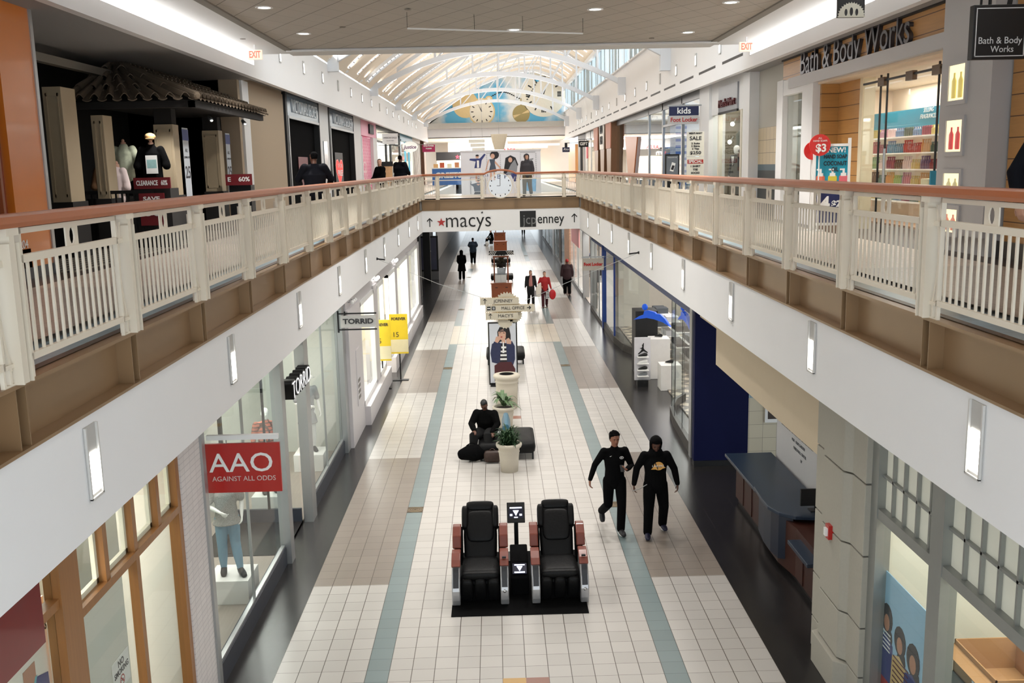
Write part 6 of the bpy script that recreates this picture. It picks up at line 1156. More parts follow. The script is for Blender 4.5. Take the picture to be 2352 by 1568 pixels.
# poster stand
t = thing('poster_stand', 'tall black-framed poster of a dark-haired woman in a denim jacket standing on the floor', 'poster stand', (.13, 28.95, 0)); BX(-.44, .44, -.05, .05, .02, 1.94).build('frame', black, t, bevel=.008); BX(-.40, .40, -.056, -.05, .08, 1.9).build('sheet', mat('poster_pale_blue', (214, 218, 226), .4), t)
BX(-.4, .4, -.25, .25, 0, .03).build('foot', darkm, t)
hairp = mat('print_black_hair', (26, 22, 26), .6); den = mat('print_denim_dark', (44, 50, 84), .6, var=.3, scale=10); bur = mat('print_burgundy', (80, 34, 40), .6)
art('woman_print', [hairp, psk2, den, pwh, pdk, bur, prd], [
    (0, [(-.14, 1.32), (-.16, 1.65), (-.08, 1.8), (.06, 1.84), (.2, 1.76), (.24, 1.55), (.24, 1.1), (.12, 1.1), (.1, 1.4)]), (1, [(-.12, 1.45), (-.13, 1.68), (.02, 1.72), (.1, 1.62), (.09, 1.45), (0, 1.36)]), (1, R4(-.03, 1.2, .08, 1.42)),
    (2, [(-.34, .72), (-.38, 1.0), (-.33, 1.28), (-.18, 1.38), (-.06, 1.3), (.12, 1.3), (.28, 1.36), (.36, 1.2), (.36, .8), (.3, .62), (.12, .62), (.08, .7), (-.1, .7), (-.14, .66)]),
    (4, [(-.1, .72), (-.06, 1.28), (.1, 1.28), (.12, .72)]), (3, R4(-.09, .78, .11, .84)), (3, R4(-.08, .9, .11, .96)), (3, R4(-.07, 1.02, .1, 1.07)), (3, R4(-.05, 1.14, .1, 1.2)), (3, [(-.02, 1.0), (.0, 1.34), (.03, 1.34), (.04, 1.0)]),
    (5, [(-.27, .1), (-.27, .62), (-.1, .72), (.24, .72), (.36, .5), (.36, .1)]), (1, [(-.26, 1.3), (-.2, 1.5), (-.1, 1.52), (-.07, 1.42), (-.16, 1.3)]), (1, [(.12, 1.25), (.1, 1.42), (.18, 1.46), (.26, 1.36), (.24, 1.22)]), (2, [(-.34, 1.18), (-.26, 1.36), (-.14, 1.3), (-.2, 1.12)]), (2, [(.12, 1.12), (.12, 1.28), (.27, 1.26), (.3, 1.1)]), (6, circ(-.035, 1.49, .03, .018, 8)), (0, [(-.1, 1.62), (-.04, 1.64), (-.04, 1.625), (-.1, 1.605)]), (0, [(.01, 1.63), (.07, 1.61), (.07, 1.595), (.01, 1.61)]), (4, R4(-.14, 1.655, .1, 1.69))], (0, -.057, 0), 'S', t, .002)
# cable and way sign
cab = MB().tube([(XL, 26.7, 4.13), (-1.6, 26.3, 3.45), (-.1, 26.2, 2.95)], .006, 5).tube([(.75, 26.2, 2.95), (2.3, 26.0, 3.6), (XR, 25.7, 4.22)], .006, 5)
t = thing('way_sign', 'stack of three cream direction boards with cogwheels hanging over the middle of the hall', 'sign', (0, 26.2, 0)); cab.move(Matrix.Translation((0, -26.2, 0))).build('support_cable', alu, t)
for s_, x, y, z in (('l', XL, .5, 4.13), ('r', XR, -.5, 4.22)): MB().ell((x, y, z), (.05, .05, .04), 10).tube([(x, y, z), (x * .93, y * .95, z - .03)], .02, 6).build('cable_anchor', darkm, t)
sgn = mat('way_sign_cream', (206, 198, 178), .55); tg = mat('way_sign_gold', (190, 160, 100), .5)
def gear(x, z, r, n=22, y0=-.03, y1=0, m=sgn, a0=0, a1=2 * PI):
    P = []
    for i in range(n):
        a = a0 + (a1 - a0) * i / n; da = (a1 - a0) / n
        P += [(x + r * .9 * math.cos(a), z + r * .9 * math.sin(a)), (x + r * math.cos(a + da * .15), z + r * math.sin(a + da * .15)), (x + r * math.cos(a + da * .45), z + r * math.sin(a + da * .45)), (x + r * .9 * math.cos(a + da * .6), z + r * .9 * math.sin(a + da * .6))]
    MB().prism(P, 'y', y0, y1).build('cogwheel', m, t)
gear(.25, 2.83, .36, 26, .02, .05); gear(.25, 2.83, .2, 8, .015, .018, tg); gear(.45, 2.56, .22, 20, .03, .06); gear(.2, 2.40, .22, 16, .03, .06)
for z, x0, x1, txt, ar, w_ in ((2.96, -.47, .58, 'JCPENNEY', 'u', .52), (2.76, -.33, 1.0, 'MALL OFFICE', 'r', .62), (2.55, -.33, .55, "MACY'S", 'u', .4)):
    BX(x0, x1, -.05, -.02, z - .095, z + .085).build('board', sgn, t)
    n = int((x1 - x0) / .045); b = MB()
    for i in range(n): b.box(x0 + i * .045, x0 + i * .045 + .022, -.052, -.02, z + .085, z + .1).box(x0 + i * .045, x0 + i * .045 + .022, -.052, -.02, z - .11, z - .095)
    b.build('toothed_edge', tg, t)
    if ar == 'u': arrow(t, x0 + .13, z, black, .36, -.052)
    else:
        MB().prism([(x1 - .2 + a, z + b_) for a, b_ in [(0, -.01), (.07, -.01), (.045, -.045), (.065, -.05), (.11, 0), (.065, .05), (.045, .045), (.07, .01), (0, .01)]], 'y', -.058, -.05).build('arrow', black, t)
        MB().box(x0 + .04, x0 + .14, -.056, -.05, z - .05, z + .05).box(x0 + .17, x0 + .27, -.056, -.05, z - .05, z + .05).build('pictogram', black, t); MB().box(x0 + .05, x0 + .13, -.06, -.056, z - .012, z + .012).box(x0 + .2, x0 + .215, -.06, -.056, z - .03, z + .03).box(x0 + .23, x0 + .245, -.06, -.056, z - .03, z + .03).build('pictogram_mark', whitep, t)
    text('lettering', txt, pdk, ((x0 + x1) / 2 + (.1 if ar == 'u' else .08), -.056, z - .005), 'S', .12, .002, t, width=w_)
# kiosk carts
cart = wood_mat('cart_cherry', (158, 82, 42), None, 'x', .35, .15)
def kiosk_cart(x, y, lab, frame=True, rz=0, far=False):
    t = thing('retail_cart', lab, 'retail cart', (x, y, 0), rz)
    BX(-.5, .5, -.4, .4, .08, .85).build('cabinet', cart, t, bevel=.01); BX(-.54, .54, -.44, .44, .85, .9).build('top', cart, t)
    for s in (-1, 1): d = BX(s * .25 - .22, s * .25 + .22, -.415, -.4, .5, .8).build('drawer', cart, t); BX(s * .25 - .06, s * .25 + .06, -.43, -.415, .66, .69).build('handle', darkm, d)
    for s in (-1, 1):
        for q in (-1, 1): MB().rings([[(xx, q * .3 + .07 * math.cos(2 * PI * i / 12), .07 + .07 * math.sin(2 * PI * i / 12)) for i in range(12)] for xx in (s * .42, s * .47)]).build('wheel', black, t)
    if frame:
        for s in (-1, 1): BX(s * .34 - .035, s * .34 + .035, .25, .35, .9, 2.1).build('upright', cart, t)
        BX(-.4, .4, .25, .35, 2.1, 2.18).build('crossbar', cart, t)
    else:
        for s in (-1, 1): BX(s * .25 - .2, s * .25 + .2, -.415, -.4, .15, .46).build('door', cart, t)
    return t
kiosk_cart(.22, 48.2, 'cherry wood retail cart with two drawers and a tall frame, nearest in the hall')
for i, (x, rr) in enumerate([(.0, .1), (.48, -.05)]): t = tag(BX(-.14, .14, -.01, .01, 0, .38).build('white_card', pwh, loc=(.22 - .12 + x * .6 - .05, 47.95, .905)), 'white notice card standing on the nearest cherry cart, %s one' % ['left', 'right'][i], 'card')
t = thing('glass_case', 'pale shiny display box inside the frame of the nearest cart', 'display case', (.22, 48.4, .9)); BX(-.2, .2, -.1, .12, 0, .7).build('case', mat('case_silver', (170, 176, 182), .2, .4, var=.4, scale=9), t)
t = thing('hanging_basket', 'dried brown plant basket in the frame of the nearest cart', 'plant', (.22, 48.5, 1.65)); plant(t, .1, 16, .3, .04, mat('leaf_brown', (84, 74, 56), .7), 4); MB().ell((0, 0, .05), (.16, .16, .12)).build('basket', soil, t)
for i, (y, l) in enumerate([(56.2, 'beyond the nearest cherry cart'), (66.4, 'beyond the palm-topped cart')]): bench(.3, y, 'black leather double bench %s' % l, 1.3, 1.4)
t = thing('potted_palm', 'dark potted palm between the cherry carts', 'plant', (.3, 61, 0)); MB().lathe([(.001, 0), (.25, 0), (.32, .6), (.3, .62)], n=20, cap=False).build('pot', black, t); plant(t, .65, 22, .7, .06, leaf1, 12, .6)
t = thing('merchandise_stand', 'black wide stand with striped goods hanging on both sides behind the nearest cart', 'display stand', (.3, 59.5, 0)); MB().box(-.75, .75, -.05, .05, 1.25, 1.5).box(-.05, .05, -.05, .05, 0, 1.3).box(-.3, .3, -.2, .2, 0, .05).build('stand', black, t)
for s in (-1, 1):
    b = MB()
    for q in range(4): b.tube([(s * (.3 + .1 * q), -.08, 1.48), (s * (.45 + .12 * q), -.1, 1.25)], .02, 6)
    b.build('striped_goods', whitep, t)
kiosk_cart(.33, 75.5, 'cherry wood retail cart with drawers, farther one behind the potted palm', False); kiosk_cart(.33, 85.5, 'cherry wood retail cart at the far end under the bridge')
# ================================================================= PEOPLE
def hand(mb, w, d, pn, s=1.0, curl=.5, thumb=1):
    """palm with four bent fingers and a thumb; w wrist, d direction, pn palm normal"""
    w = Vector(w); d = Vector(d).normalized(); pn = Vector(pn); pn = (pn - d * pn.dot(d)).normalized(); q = d.cross(pn)
    mb.etube([w, w + d * .045 * s, w + d * .085 * s], [(.026 * s, .017 * s), (.038 * s, .016 * s), (.036 * s, .013 * s)], side=q)
    for i, (o, L) in enumerate([(-.029, .072), (-.010, .082), (.010, .078), (.028, .062)]):
        p0 = w + d * .085 * s + q * o * s; a1 = curl * .9; a2 = curl * 1.9; p1 = p0 + (d * math.cos(a1) + pn * math.sin(a1)) * L * .5 * s; p2 = p1 + (d * math.cos(a2) + pn * math.sin(a2)) * L * .5 * s
        mb.etube([p0, p1, p2], [.0095 * s, .009 * s, .0075 * s], n=8)
    p0 = w + d * .03 * s + q * thumb * -.034 * s; p1 = p0 + (d * .6 - q * thumb * .6 + pn * .35) * .042 * s; p2 = p1 + (d * .9 - q * thumb * .15 + pn * .35) * .034 * s
    mb.etube([p0, p1, p2], [.013 * s, .011 * s, .009 * s], n=8)
def person(label, loc, rz=0, sc=1.0, J=None, skin=skin1, top=blackf, legs=blackf, shoes=black, hair=hairb, hairstyle='short', vox=.014, girth=1.0, coat=0.0, skirt=False, head_tilt=0.0, head_turn=0.0, bulk=1.0, extras=None, cat='person', face=True, sleeves=True, nm='person'):
    t = thing(nm, label, cat, loc, rz); t.scale = (sc, sc, sc)
    j = dict(pel=(0, 0, .96), che=(0, 0, 1.30), nec=(0, .0, 1.50), hed=(0, -.02, 1.66), shL=(-.19, 0, 1.44), shR=(.19, 0, 1.44), elL=(-.26, .02, 1.16), elR=(.26, .02, 1.16), wrL=(-.28, -.05, .92), wrR=(.28, -.05, .92),
             hiL=(-.09, 0, .92), hiR=(.09, 0, .92), knL=(-.10, -.02, .50), knR=(.10, -.02, .50), anL=(-.11, .03, .09), anR=(.11, .03, .09), toL=(-.12, -.14, .03), toR=(.12, -.14, .03), haL=None, haR=None, pnL=(1, 0, 0), pnR=(-1, 0, 0))
    j.update(J or {}); j = {k: Vector(v) if v is not None else None for k, v in j.items()}
    g = girth; V = Vector
    def mid(a, b, f=.5): return j[a].lerp(j[b], f)
    sd = (j['shR'] - j['shL']).normalized()
    HM = Matrix.Translation(j['hed']) @ Matrix.Rotation(head_turn, 4, 'Z') @ Matrix.Rotation(head_tilt, 4, 'X')
    body = MB()
    body.etube([j['pel'], mid('pel', 'che'), j['che'], j['nec'] - V((0, 0, .05))], [(.15 * g, .10 * g), (.125 * g, .09 * g), (.15 * g, .10 * g), (.10, .07)], side=sd, n=16)
    hd = MB(); prof = [(-.115, .028, .03, -.045), (-.10, .045, .045, -.035), (-.07, .058, .07, -.018), (-.03, .068, .088, -.006), (.01, .073, .094, 0), (.05, .074, .094, .004), (.085, .062, .08, .006), (.108, .04, .052, .006), (.118, .015, .02, .006)]
    hd.rings([[(a * math.cos(2 * PI * i / 18), y + b * math.sin(2 * PI * i / 18), z) for i in range(18)] for z, a, b, y in prof])
    hd.etube([(0, -.088, .015), (0, -.104, -.012), (0, -.098, -.03)], [.009, .013, .012], n=8).ell((0, -.083, -.058), (.022, .014, .008), 10).ell((0, -.08, .038), (.05, .016, .010), 10).ell((0, -.075, -.092), (.02, .018, .014), 10)
    for s in (-1, 1): hd.ell((s * .075, .005, -.005), (.012, .02, .032), 10)
    hd.move(HM); o = len(body.v); body.v += hd.v; body.f += [tuple(i + o for i in f) for f in hd.f]; body.m += hd.m
    body.etube([j['nec'] - V((0, 0, .06)), j['nec'] + V((0, 0, .02)), HM @ V((0, .01, -.06))], [.062 * g ** .5, .056 * g ** .5, .054 * g ** .5], n=12)
    for S in 'LR':
        body.etube([j['sh' + S], mid('sh' + S, 'el' + S), j['el' + S], j['el' + S].lerp(j['wr' + S], .35), j['wr' + S]], [.05 * g, .044 * g, .038 * g, .037 * g, .024], n=10)
        hdir = j['ha' + S] if j['ha' + S] is not None else (j['wr' + S] - j['el' + S]).normalized(); hand(body, j['wr' + S], hdir, j['pn' + S], 1.0, .55, 1 if S == 'L' else -1)
        body.etube([j['hi' + S], mid('hi' + S, 'kn' + S), j['kn' + S], j['kn' + S].lerp(j['an' + S], .35), j['an' + S]], [.085 * g, .07 * g, .052 * g, .054 * g, .036], n=10)
        body.etube([j['an' + S], j['an' + S].lerp(j['to' + S], .55)], [.032, .024], n=8)
    body.build('body', skin, t, remesh=vox * .75 if vox < .012 else vox)
    k = bulk * g
    if top:
        m = MB()
        m.etube([j['pel'] - V((0, 0, .08 if not coat else .02)), j['pel'] + V((0, 0, .03)), mid('pel', 'che'), j['che'], j['nec'] - V((0, 0, .05)), j['nec'] + V((0, 0, .01))], [(.175 * k, .125 * k), (.175 * k, .125 * k), (.165 * k, .12 * k), (.185 * k, .13 * k), (.12 * k, .085), (.07, .066)], side=sd, n=18)
        if coat: m.etube([j['pel'] + V((0, 0, .05)), j['pel'] - V((0, 0, coat * .5)), j['pel'] - V((0, 0, coat))], [(.17 * k, .12 * k), (.2 * k, .15 * k), (.23 * k, .18 * k)], side=sd, n=18, round_ends=False)
        for S in 'LR':
            c_ = j['nec'] - V((0, 0, .035)); m.etube([c_, c_.lerp(j['sh' + S], .5) - V((0, 0, .012)), j['sh' + S] - V((0, 0, .012))], [.058 * k, .062 * k, .066 * k], n=10)
            e = j['el' + S].lerp(j['wr' + S], .94) if sleeves else mid('sh' + S, 'el' + S, .75)
            m.etube([j['sh' + S], mid('sh' + S, 'el' + S), j['el' + S], j['el' + S].lerp(j['wr' + S], .5), e] if sleeves else [j['sh' + S], mid('sh' + S, 'el' + S, .4), e], ([.072 * k, .064 * k, .056 * k, .05 * k, .04 * k] if sleeves else [.072 * k, .068 * k, .07 * k]), n=12)
        if hairstyle == 'hood': m.etube([j['nec'] - V((0, 0, .03)), j['nec'] + V((0, 0, .035)), j['hed'] - V((0, -.03, .10))], [(.13, .115), (.115, .11), (.09, .09)], side=sd, n=14)
        m.build('jacket' if coat else 'top', top, t, remesh=vox)
    m = MB()
    m.etube([j['pel'] + V((0, 0, .04)), mid('hiL', 'hiR') - V((0, 0, .02))], [(.158 * g, .115 * g), (.165 * g, .12 * g)], side=sd, n=16)
    for S in 'LR':
        a = j['kn' + S].lerp(j['an' + S], .97); wd_ = bulk
        m.etube([j['hi' + S], mid('hi' + S, 'kn' + S), j['kn' + S], j['kn' + S].lerp(j['an' + S], .5), a], [.104 * k, .096 * k, .08 * k, .074 * wd_, .07 * wd_ if bulk > 1 else .05], n=12)
    m.build('trousers', legs, t, remesh=vox)
    if skirt: MB().etube([j['pel'], j['pel'] - V((0, 0, .2)), j['pel'] - V((0, 0, .45))], [(.18 * k, .13 * k), (.22 * k, .17 * k), (.24 * k, .19 * k)], side=sd, n=18, round_ends=False).build('skirt', legs, t, remesh=vox)
    for S in 'LR':
        a, b = j['an' + S], j['to' + S]; d = (b - a); m = MB().etube([a - d * .15 + V((0, 0, -.02)), a.lerp(b, .25) + V((0, 0, -.015)), a.lerp(b, .7), b], [(.047, .056), (.05, .056), (.052, .042), (.043, .03)], side=sd, n=12); q = m.build('shoe', shoes, t, smooth=True)
        so = MB().etube([a - d * .2 - V((0, 0, .062)), a.lerp(b, .5) - V((0, 0, .03)) - V((0, 0, .02)), b - V((0, 0, .016))], [(.042, .013), (.048, .013), (.04, .012)], side=sd, n=10); so.build('sole', whitep if shoes != black else mat('sole_grey', (150, 150, 152), .6), q)
    h = MB()
    if hairstyle in ('short', 'afro', 'bun', 'long', 'cap', 'beanie'):
        q = {'afro': 1.24, 'cap': 1.05, 'beanie': 1.1}.get(hairstyle, 1.06)
        h.rings([[(a * q * math.cos(2 * PI * i / 18), y + .012 + b * q * math.sin(2 * PI * i / 18) * (1 if math.sin(2 * PI * i / 18) > 0 or z > .055 else .35), z * 1.02 + .01) for i in range(18)] for z, a, b, y in prof[3:] if True])
        if hairstyle == 'long': h.etube([(0, .06, .03), (0, .075, -.08), (0, .07, -.2)], [(.07, .045), (.075, .04), (.06, .03)], n=12)
        if hairstyle == 'bun': h.ell((0, .08, .08), (.04, .04, .04), 12)
        if hairstyle == 'afro':
            r_ = random.Random(2)
            for i in range(30): a = r_.uniform(0, 2 * PI); el = r_.uniform(.35, 1.4); h.ell((.078 * math.cos(a) * math.cos(el), .02 + .095 * math.sin(a) * math.cos(el) * (1 if math.sin(a) > 0 else .7), .03 + .1 * math.sin(el)), (.032, .032, .032), 8)
        h.move(HM); h.build({'cap': 'cap', 'beanie': 'knit_hat'}.get(hairstyle, 'hair'), hair, t, smooth=True)
        if hairstyle == 'cap': MB().ell((0, -.1, .055), (.06, .07, .012), 12).move(HM).build('cap_peak', hair, t, smooth=True)
    if hairstyle == 'hood':
        n = 20; rs = []
        for z, a, b in [(-.15, .085, .09), (-.10, .09, .10), (-.04, .095, .112), (.03, .10, .118), (.085, .09, .105), (.125, .06, .075), (.148, .02, .03), (.152, .001, .001)]:
            ring = []
            for i in range(n):
                an = 2 * PI * i / n; c, s_ = math.cos(an), math.sin(an); f = 1.0
                y = .018 + b * s_ * (1 if s_ > 0 else (.72 if -.13 < z < .07 else .95)); ring.append((a * c, y, z))
            rs.append(ring)
        # open front: leave out the faces in front of the face
        mb = MB(); vs = [p for r_ in rs for p in r_]; fs = []
        for kk_ in range(len(rs) - 1):
            for i in range(n):
                if kk_ in (1, 2, 3) and 12 <= i <= 17: continue
                fs.append((kk_ * n + i, kk_ * n + (i + 1) % n, (kk_ + 1) * n + (i + 1) % n, (kk_ + 1) * n + i))
        mb._add(vs, fs); mb.move(HM); o = mb.build('hood', top, t, smooth=True); so = o.modifiers.new('thick', 'SOLIDIFY'); so.thickness = .012; so.offset = 1
    if face:
        e = MB()
        for s in (-1, 1): e.ell((s * .03, -.086, .016), (.011, .006, .006), 8)
        e.move(HM).build('eyes', mat('eye_dark', (24, 18, 16), .3), t); MB().ell((-.03, -.092, .036), (.018, .004, .004), 8).ell((.03, -.092, .036), (.018, .004, .004), 8).move(HM).build('eyebrows', hairb, t); MB().ell((0, -.094, -.058), (.02, .006, .006), 10).move(HM).build('lips', mat('lips', (130, 74, 68), .5), t)
    return t
# two men walking toward the viewer
t = person('person in a black zip top and loose black trousers walking, looking at a phone', (2.02, 16.72, 0), .1, 1.035, dict(
    hiL=(-.1, .02, .92), knL=(-.12, -.03, .5), anL=(-.15, .38, .24), toL=(-.16, .26, .10), hiR=(.1, -.02, .92), knR=(.09, -.16, .5), anR=(.07, -.17, .08), toR=(.08, -.36, .045),
    elL=(-.32, .12, 1.18), wrL=(-.43, .02, .94), haL=(-.05, -.15, -1), pnL=(1, .2, 0), elR=(.3, .0, 1.17), wrR=(.16, -.24, 1.18), haR=(-.6, -.5, .25), pnR=(-.2, -.2, 1), shL=(-.18, .0, 1.45), shR=(.18, .0, 1.45)),
    skin1, mat('sweat_black', (11, 11, 12), .95, bump=.3, scale=40, spec=.1), mat('trousers_black', (10, 10, 11), .95, bump=.3, scale=30, spec=.1), mat('trainer_black', (30, 30, 32), .5), hairb, 'afro', .011, .96, bulk=1.04, head_tilt=.12, head_turn=.08)
art('chest_emblem', [pwh, pdk], [(0, circ(0, 0, .036, .024)), (1, circ(0, 0, .028, .017)), (0, [(-.015, .012), (0, -.014), (.015, .012), (.006, .012), (0, 0), (-.006, .012)])], (.09, -.162, 1.37), 'S', t, .003); art('small_mark', [pwh], [(0, [(-.02, 0), (.02, .012), (-.005, -.006)])], (-.1, -.158, 1.4), 'S', t, .003)
q = thing('phone', 'dark phone held at chest height by the walking person in the zip top', 'phone', (2.12, 16.36, 1.24), .1); BX(-.035, .035, -.005, .005, -.02, .11).move(Matrix.Rotation(-.7, 4, 'X')).build('case', black, q, bevel=.003); 
t = person('person in a black hooded sweatshirt with a yellow ball emblem walking with head bowed', (2.72, 16.5, 0), -.03, 1.02, dict(
    hiL=(-.1, -.02, .92), knL=(-.13, -.12, .5), anL=(-.15, -.14, .08), toL=(-.17, -.33, .045), hiR=(.1, .02, .92), knR=(.15, .02, .5), anR=(.16, .24, .10), toR=(.19, .08, .05),
    shL=(-.19, 0, 1.44), shR=(.19, 0, 1.44), elL=(-.32, .03, 1.2), wrL=(-.38, -.06, .93), haL=(.0, -.15, -1), pnL=(1, 0, 0), elR=(.33, .03, 1.18), wrR=(.38, -.04, .92), haR=(-.02, -.15, -1), pnR=(-1, 0, 0), hed=(0, -.05, 1.64)),
    skin2, mat('hoodie_black', (12, 12, 13), .95, bump=.3, scale=40, spec=.1), mat('trousers_black', (10, 10, 11), .95), mat('trainer_navy', (34, 34, 60), .5), hairb, 'hood', .011, 1.0, bulk=1.12, head_tilt=.5)
art('ball_emblem', [mat('emblem_amber', (226, 168, 84), .6), pdk, pwh], [(0, circ(0, 0, .085, .075)), (0, [(-.13, -.06), (-.05, .02), (-.04, -.06)]), (0, [(.12, -.03), (.03, .03), (.06, -.05)]), (1, [(-.07, .05), (-.02, -.06), (-.005, -.06), (-.05, .06)]), (1, R4(-.03, -.02, .05, -.008))], (.03, -.185, 1.3), 'S', t, .003)
text('emblem_lettering', 'LAKERS', pwh, (.02, -.19, 1.3), 'S', .05, .001, t, width=.2)
q = tag(MB().tube([(2.3, 16.38, .86), (2.42, 16.32, .92), (2.54, 16.3, 1.0)], .008, 6).build('thin_cable', alu), 'thin silver cord held by the hooded walking person', 'cord')
# seated person
t = person('person in dark clothes and knit hat seated on the nearest bench, bending over', (-.32, 21.75, 0), -.25, 1.0, dict(
    pel=(0, .1, .55), che=(0, -.02, .85), nec=(0, -.12, 1.05), hed=(0, -.18, 1.2), shL=(-.2, -.08, .98), shR=(.2, -.08, .98), elL=(-.3, -.22, .76), elR=(.3, -.16, .76), wrL=(-.18, -.42, .66), wrR=(.22, -.38, .62), haL=(.3, -.6, -.1), haR=(.3, -.6, -.2), pnL=(0, 0, -1), pnR=(0, 0, -1),
    hiL=(-.1, .05, .52), hiR=(.1, .05, .52), knL=(-.2, -.4, .52), knR=(.14, -.4, .54), anL=(-.22, -.42, .1), anR=(.12, -.44, .1), toL=(-.26, -.6, .04), toR=(.12, -.62, .04)),
    skin2, mat('coat_black', (11, 11, 11), .95, bump=.3, scale=30, spec=.1), mat('trousers_black2', (12, 12, 13), .95), black, black, 'beanie', .014, 1.1, bulk=1.3, head_tilt=.8, face=True)
t = thing('handbag', 'brown patterned handbag on the floor in front of the nearest bench', 'bag', (-.2, 21.0, .02)); MB().etube([(-.13, 0, .14), (.13, 0, .14)], [(.07, .14), (.07, .14)], side=(0, 1, 0)).build('body', mat('bag_brown', (56, 38, 30), .5, var=.5, scale=16), t, smooth=True); MB().tube([(-.1 + .2 * i / 8, 0, .22 + .1 * math.sin(PI * i / 8)) for i in range(9)], .01, 6).build('handle', mat('bag_brown_strap', (60, 38, 28), .5), t)
t = thing('duffel_bag', 'black bulky bag on the floor at the foot of the seated person', 'bag', (-.68, 21.2, 0)); MB().etube([(-.2, 0, .16), (-.05, 0, .2), (.12, 0, .2), (.22, .02, .18)], [(.12, .13), (.17, .18), (.18, .2), (.14, .16)], side=(0, 1, 0), n=14).build('body', blackf, t, remesh=.02); MB().tube([(-.1 + .25 * i / 8, 0, .36 + .06 * math.sin(PI * i / 8)) for i in range(9)], .012, 6).build('handle', blackf, t)
t = thing('small_parcel', 'small red and white parcel on the bench by the blue divider', 'parcel', (.0, 21.75, .45)); BX(-.08, .02, -.06, .06, 0, .07).build('wrapper', whitep, t, bevel=.01); BX(.02, .12, -.05, .06, 0, .09).build('red_wrapper', redp, t, bevel=.01)
# distant shoppers on the lower floor
WK = dict(knL=(-.1, -.12, .52), anL=(-.1, -.16, .08), toL=(-.11, -.34, .04), knR=(.1, .04, .5), anR=(.11, .24, .12), toR=(.12, .1, .04))
WB = dict(knL=(-.1, -.08, .52), anL=(-.1, .16, .1), toL=(-.11, .02, .04), knR=(.1, -.12, .5), anR=(.11, -.12, .08), toR=(.12, -.3, .04))
person('person in a long black coat with hood and short skirt walking away on the left', (-2.06, 57.4, 0), PI, .98, dict(WK, elL=(-.24, .06, 1.14), wrL=(-.2, -.14, 1.0), elR=(.24, .06, 1.14), wrR=(.2, -.14, 1.0)), skin2, blackf, blackf, black, black, 'hood', .02, 1.0, coat=.42, bulk=1.15)
person('person in navy short-sleeved top and black trousers walking away on the left', (-1.6, 67.2, 0), PI, 1.0, dict(WB, elL=(-.3, .04, 1.2), wrL=(-.2, -.2, 1.1), elR=(.3, .04, 1.2), wrR=(.2, -.2, 1.1)), skin2, mat('shirt_navy_dark', (26, 40, 56), .9), blackf, black, hairb, 'cap', .022, 1.2, bulk=1.15, sleeves=False)
person('person in black jacket over pink blouse walking beside the woman in red', (1.6, 46.2, 0), .1, .93, dict(WB, elL=(-.24, .02, 1.16)), skin3, mat('jacket_black', (22, 22, 24), .8), mat('jeans_black', (18, 18, 20), .9), black, hairbr, 'long', .018, 1.0, bulk=1.1, head_turn=-.3)
person('person in a red top and dark red trousers carrying coat and red bag', (2.22, 45.2, 0), .05, .95, dict(WK, elL=(-.3, -.02, 1.18), wrL=(-.22, -.22, 1.1), wrR=(.32, -.02, .92)), skin3, mat('top_red', (166, 34, 36), .8), mat('trousers_maroon', (70, 24, 32), .9), mat('boots_maroon', (60, 26, 26), .6), hairbr, 'bun', .018, 1.0, bulk=1.02)
t = tag(MB().etube([(1.62, 46.07, 1.42), (1.6, 46.03, 1.2), (1.6, 46.03, .95)], [(.05, .03), (.08, .05), (.09, .05)]).build('pink_blouse', mat('blouse_pink', (190, 130, 124), .8), smooth=True), 'pink blouse front showing under the black jacket', 'blouse')
tag(MB().etube([(1.98, 44.95, 1.15), (1.93, 44.95, .9), (1.92, 44.95, .6)], [(.07, .04), (.14, .07), (.12, .06)], n=14).build('folded_coat', mat('coat_white', (226, 218, 206), .9), remesh=.02), 'white coat hanging over the arm of the woman in red', 'coat')
t = thing('shopping_bag', 'red round shopping bag carried by the woman in red', 'bag', (2.58, 45.1, .62)); MB().ell((0, 0, 0), (.16, .06, .24), 16).build('bag', mat('bag_red', (190, 30, 40), .4), t, smooth=True)
t = thing('striped_bag', 'black and white striped bag hanging beside the red shopping bag', 'bag', (2.38, 45.05, .6)); BX(-.11, .05, -.04, .04, -.16, .16).build('bag', grid_mat('stripes_bw', (236, 236, 236), (20, 20, 20), T=(.5, .07), g=.035, axes='xz', rough=.6), t)
t = thing('tote_bag', 'grey and white tote carried by the woman in the black jacket', 'bag', (1.86, 46.1, .55)); BX(-.1, .1, -.05, .05, -.14, .14).build('bag', mat('tote_grey', (150, 148, 150), .7, var=.4), t); MB().tube([(-.06, 0, .14), (0, 0, .3), (.06, 0, .14)], .008, 5).build('handle', black, t)
person('person in a red knit cap and dark maroon jacket walking away on the right', (3.6, 49.6, 0), PI, 1.03, dict(WB, wrR=(.3, -.02, .95)), skin2, mat('jacket_maroon_dark', (50, 28, 32), .9), blackf, mat('shoe_red_brown', (90, 40, 34), .6), mat('cap_red', (170, 40, 40), .8), 'beanie', .02, 1.12, bulk=1.2, face=False)
person('person far away in black trousers, only legs seen under the bridge', (2.66, 94, 0), PI, 1.0, WK, skin2, blackf, blackf, black, hairb, 'short', .03, face=False)
t = person('person in black seated by the far cherry cart', (-.4, 83, 0), -1.2, 1.0, dict(pel=(0, .1, .55), che=(0, .05, .88), nec=(0, 0, 1.08), hed=(0, -.03, 1.22), shL=(-.2, 0, 1.0), shR=(.2, 0, 1.0), elL=(-.26, -.1, .76), elR=(.26, -.1, .76), wrL=(-.14, -.34, .64), wrR=(.14, -.34, .64), hiL=(-.1, .05, .52), hiR=(.1, .05, .52), knL=(-.14, -.4, .52), knR=(.14, -.4, .52), anL=(-.14, -.42, .08), anR=(.14, -.42, .08), toL=(-.14, -.6, .04), toR=(.14, -.6, .04)), skin3, blackf, blackf, black, hairbr, 'short', .03, face=False)
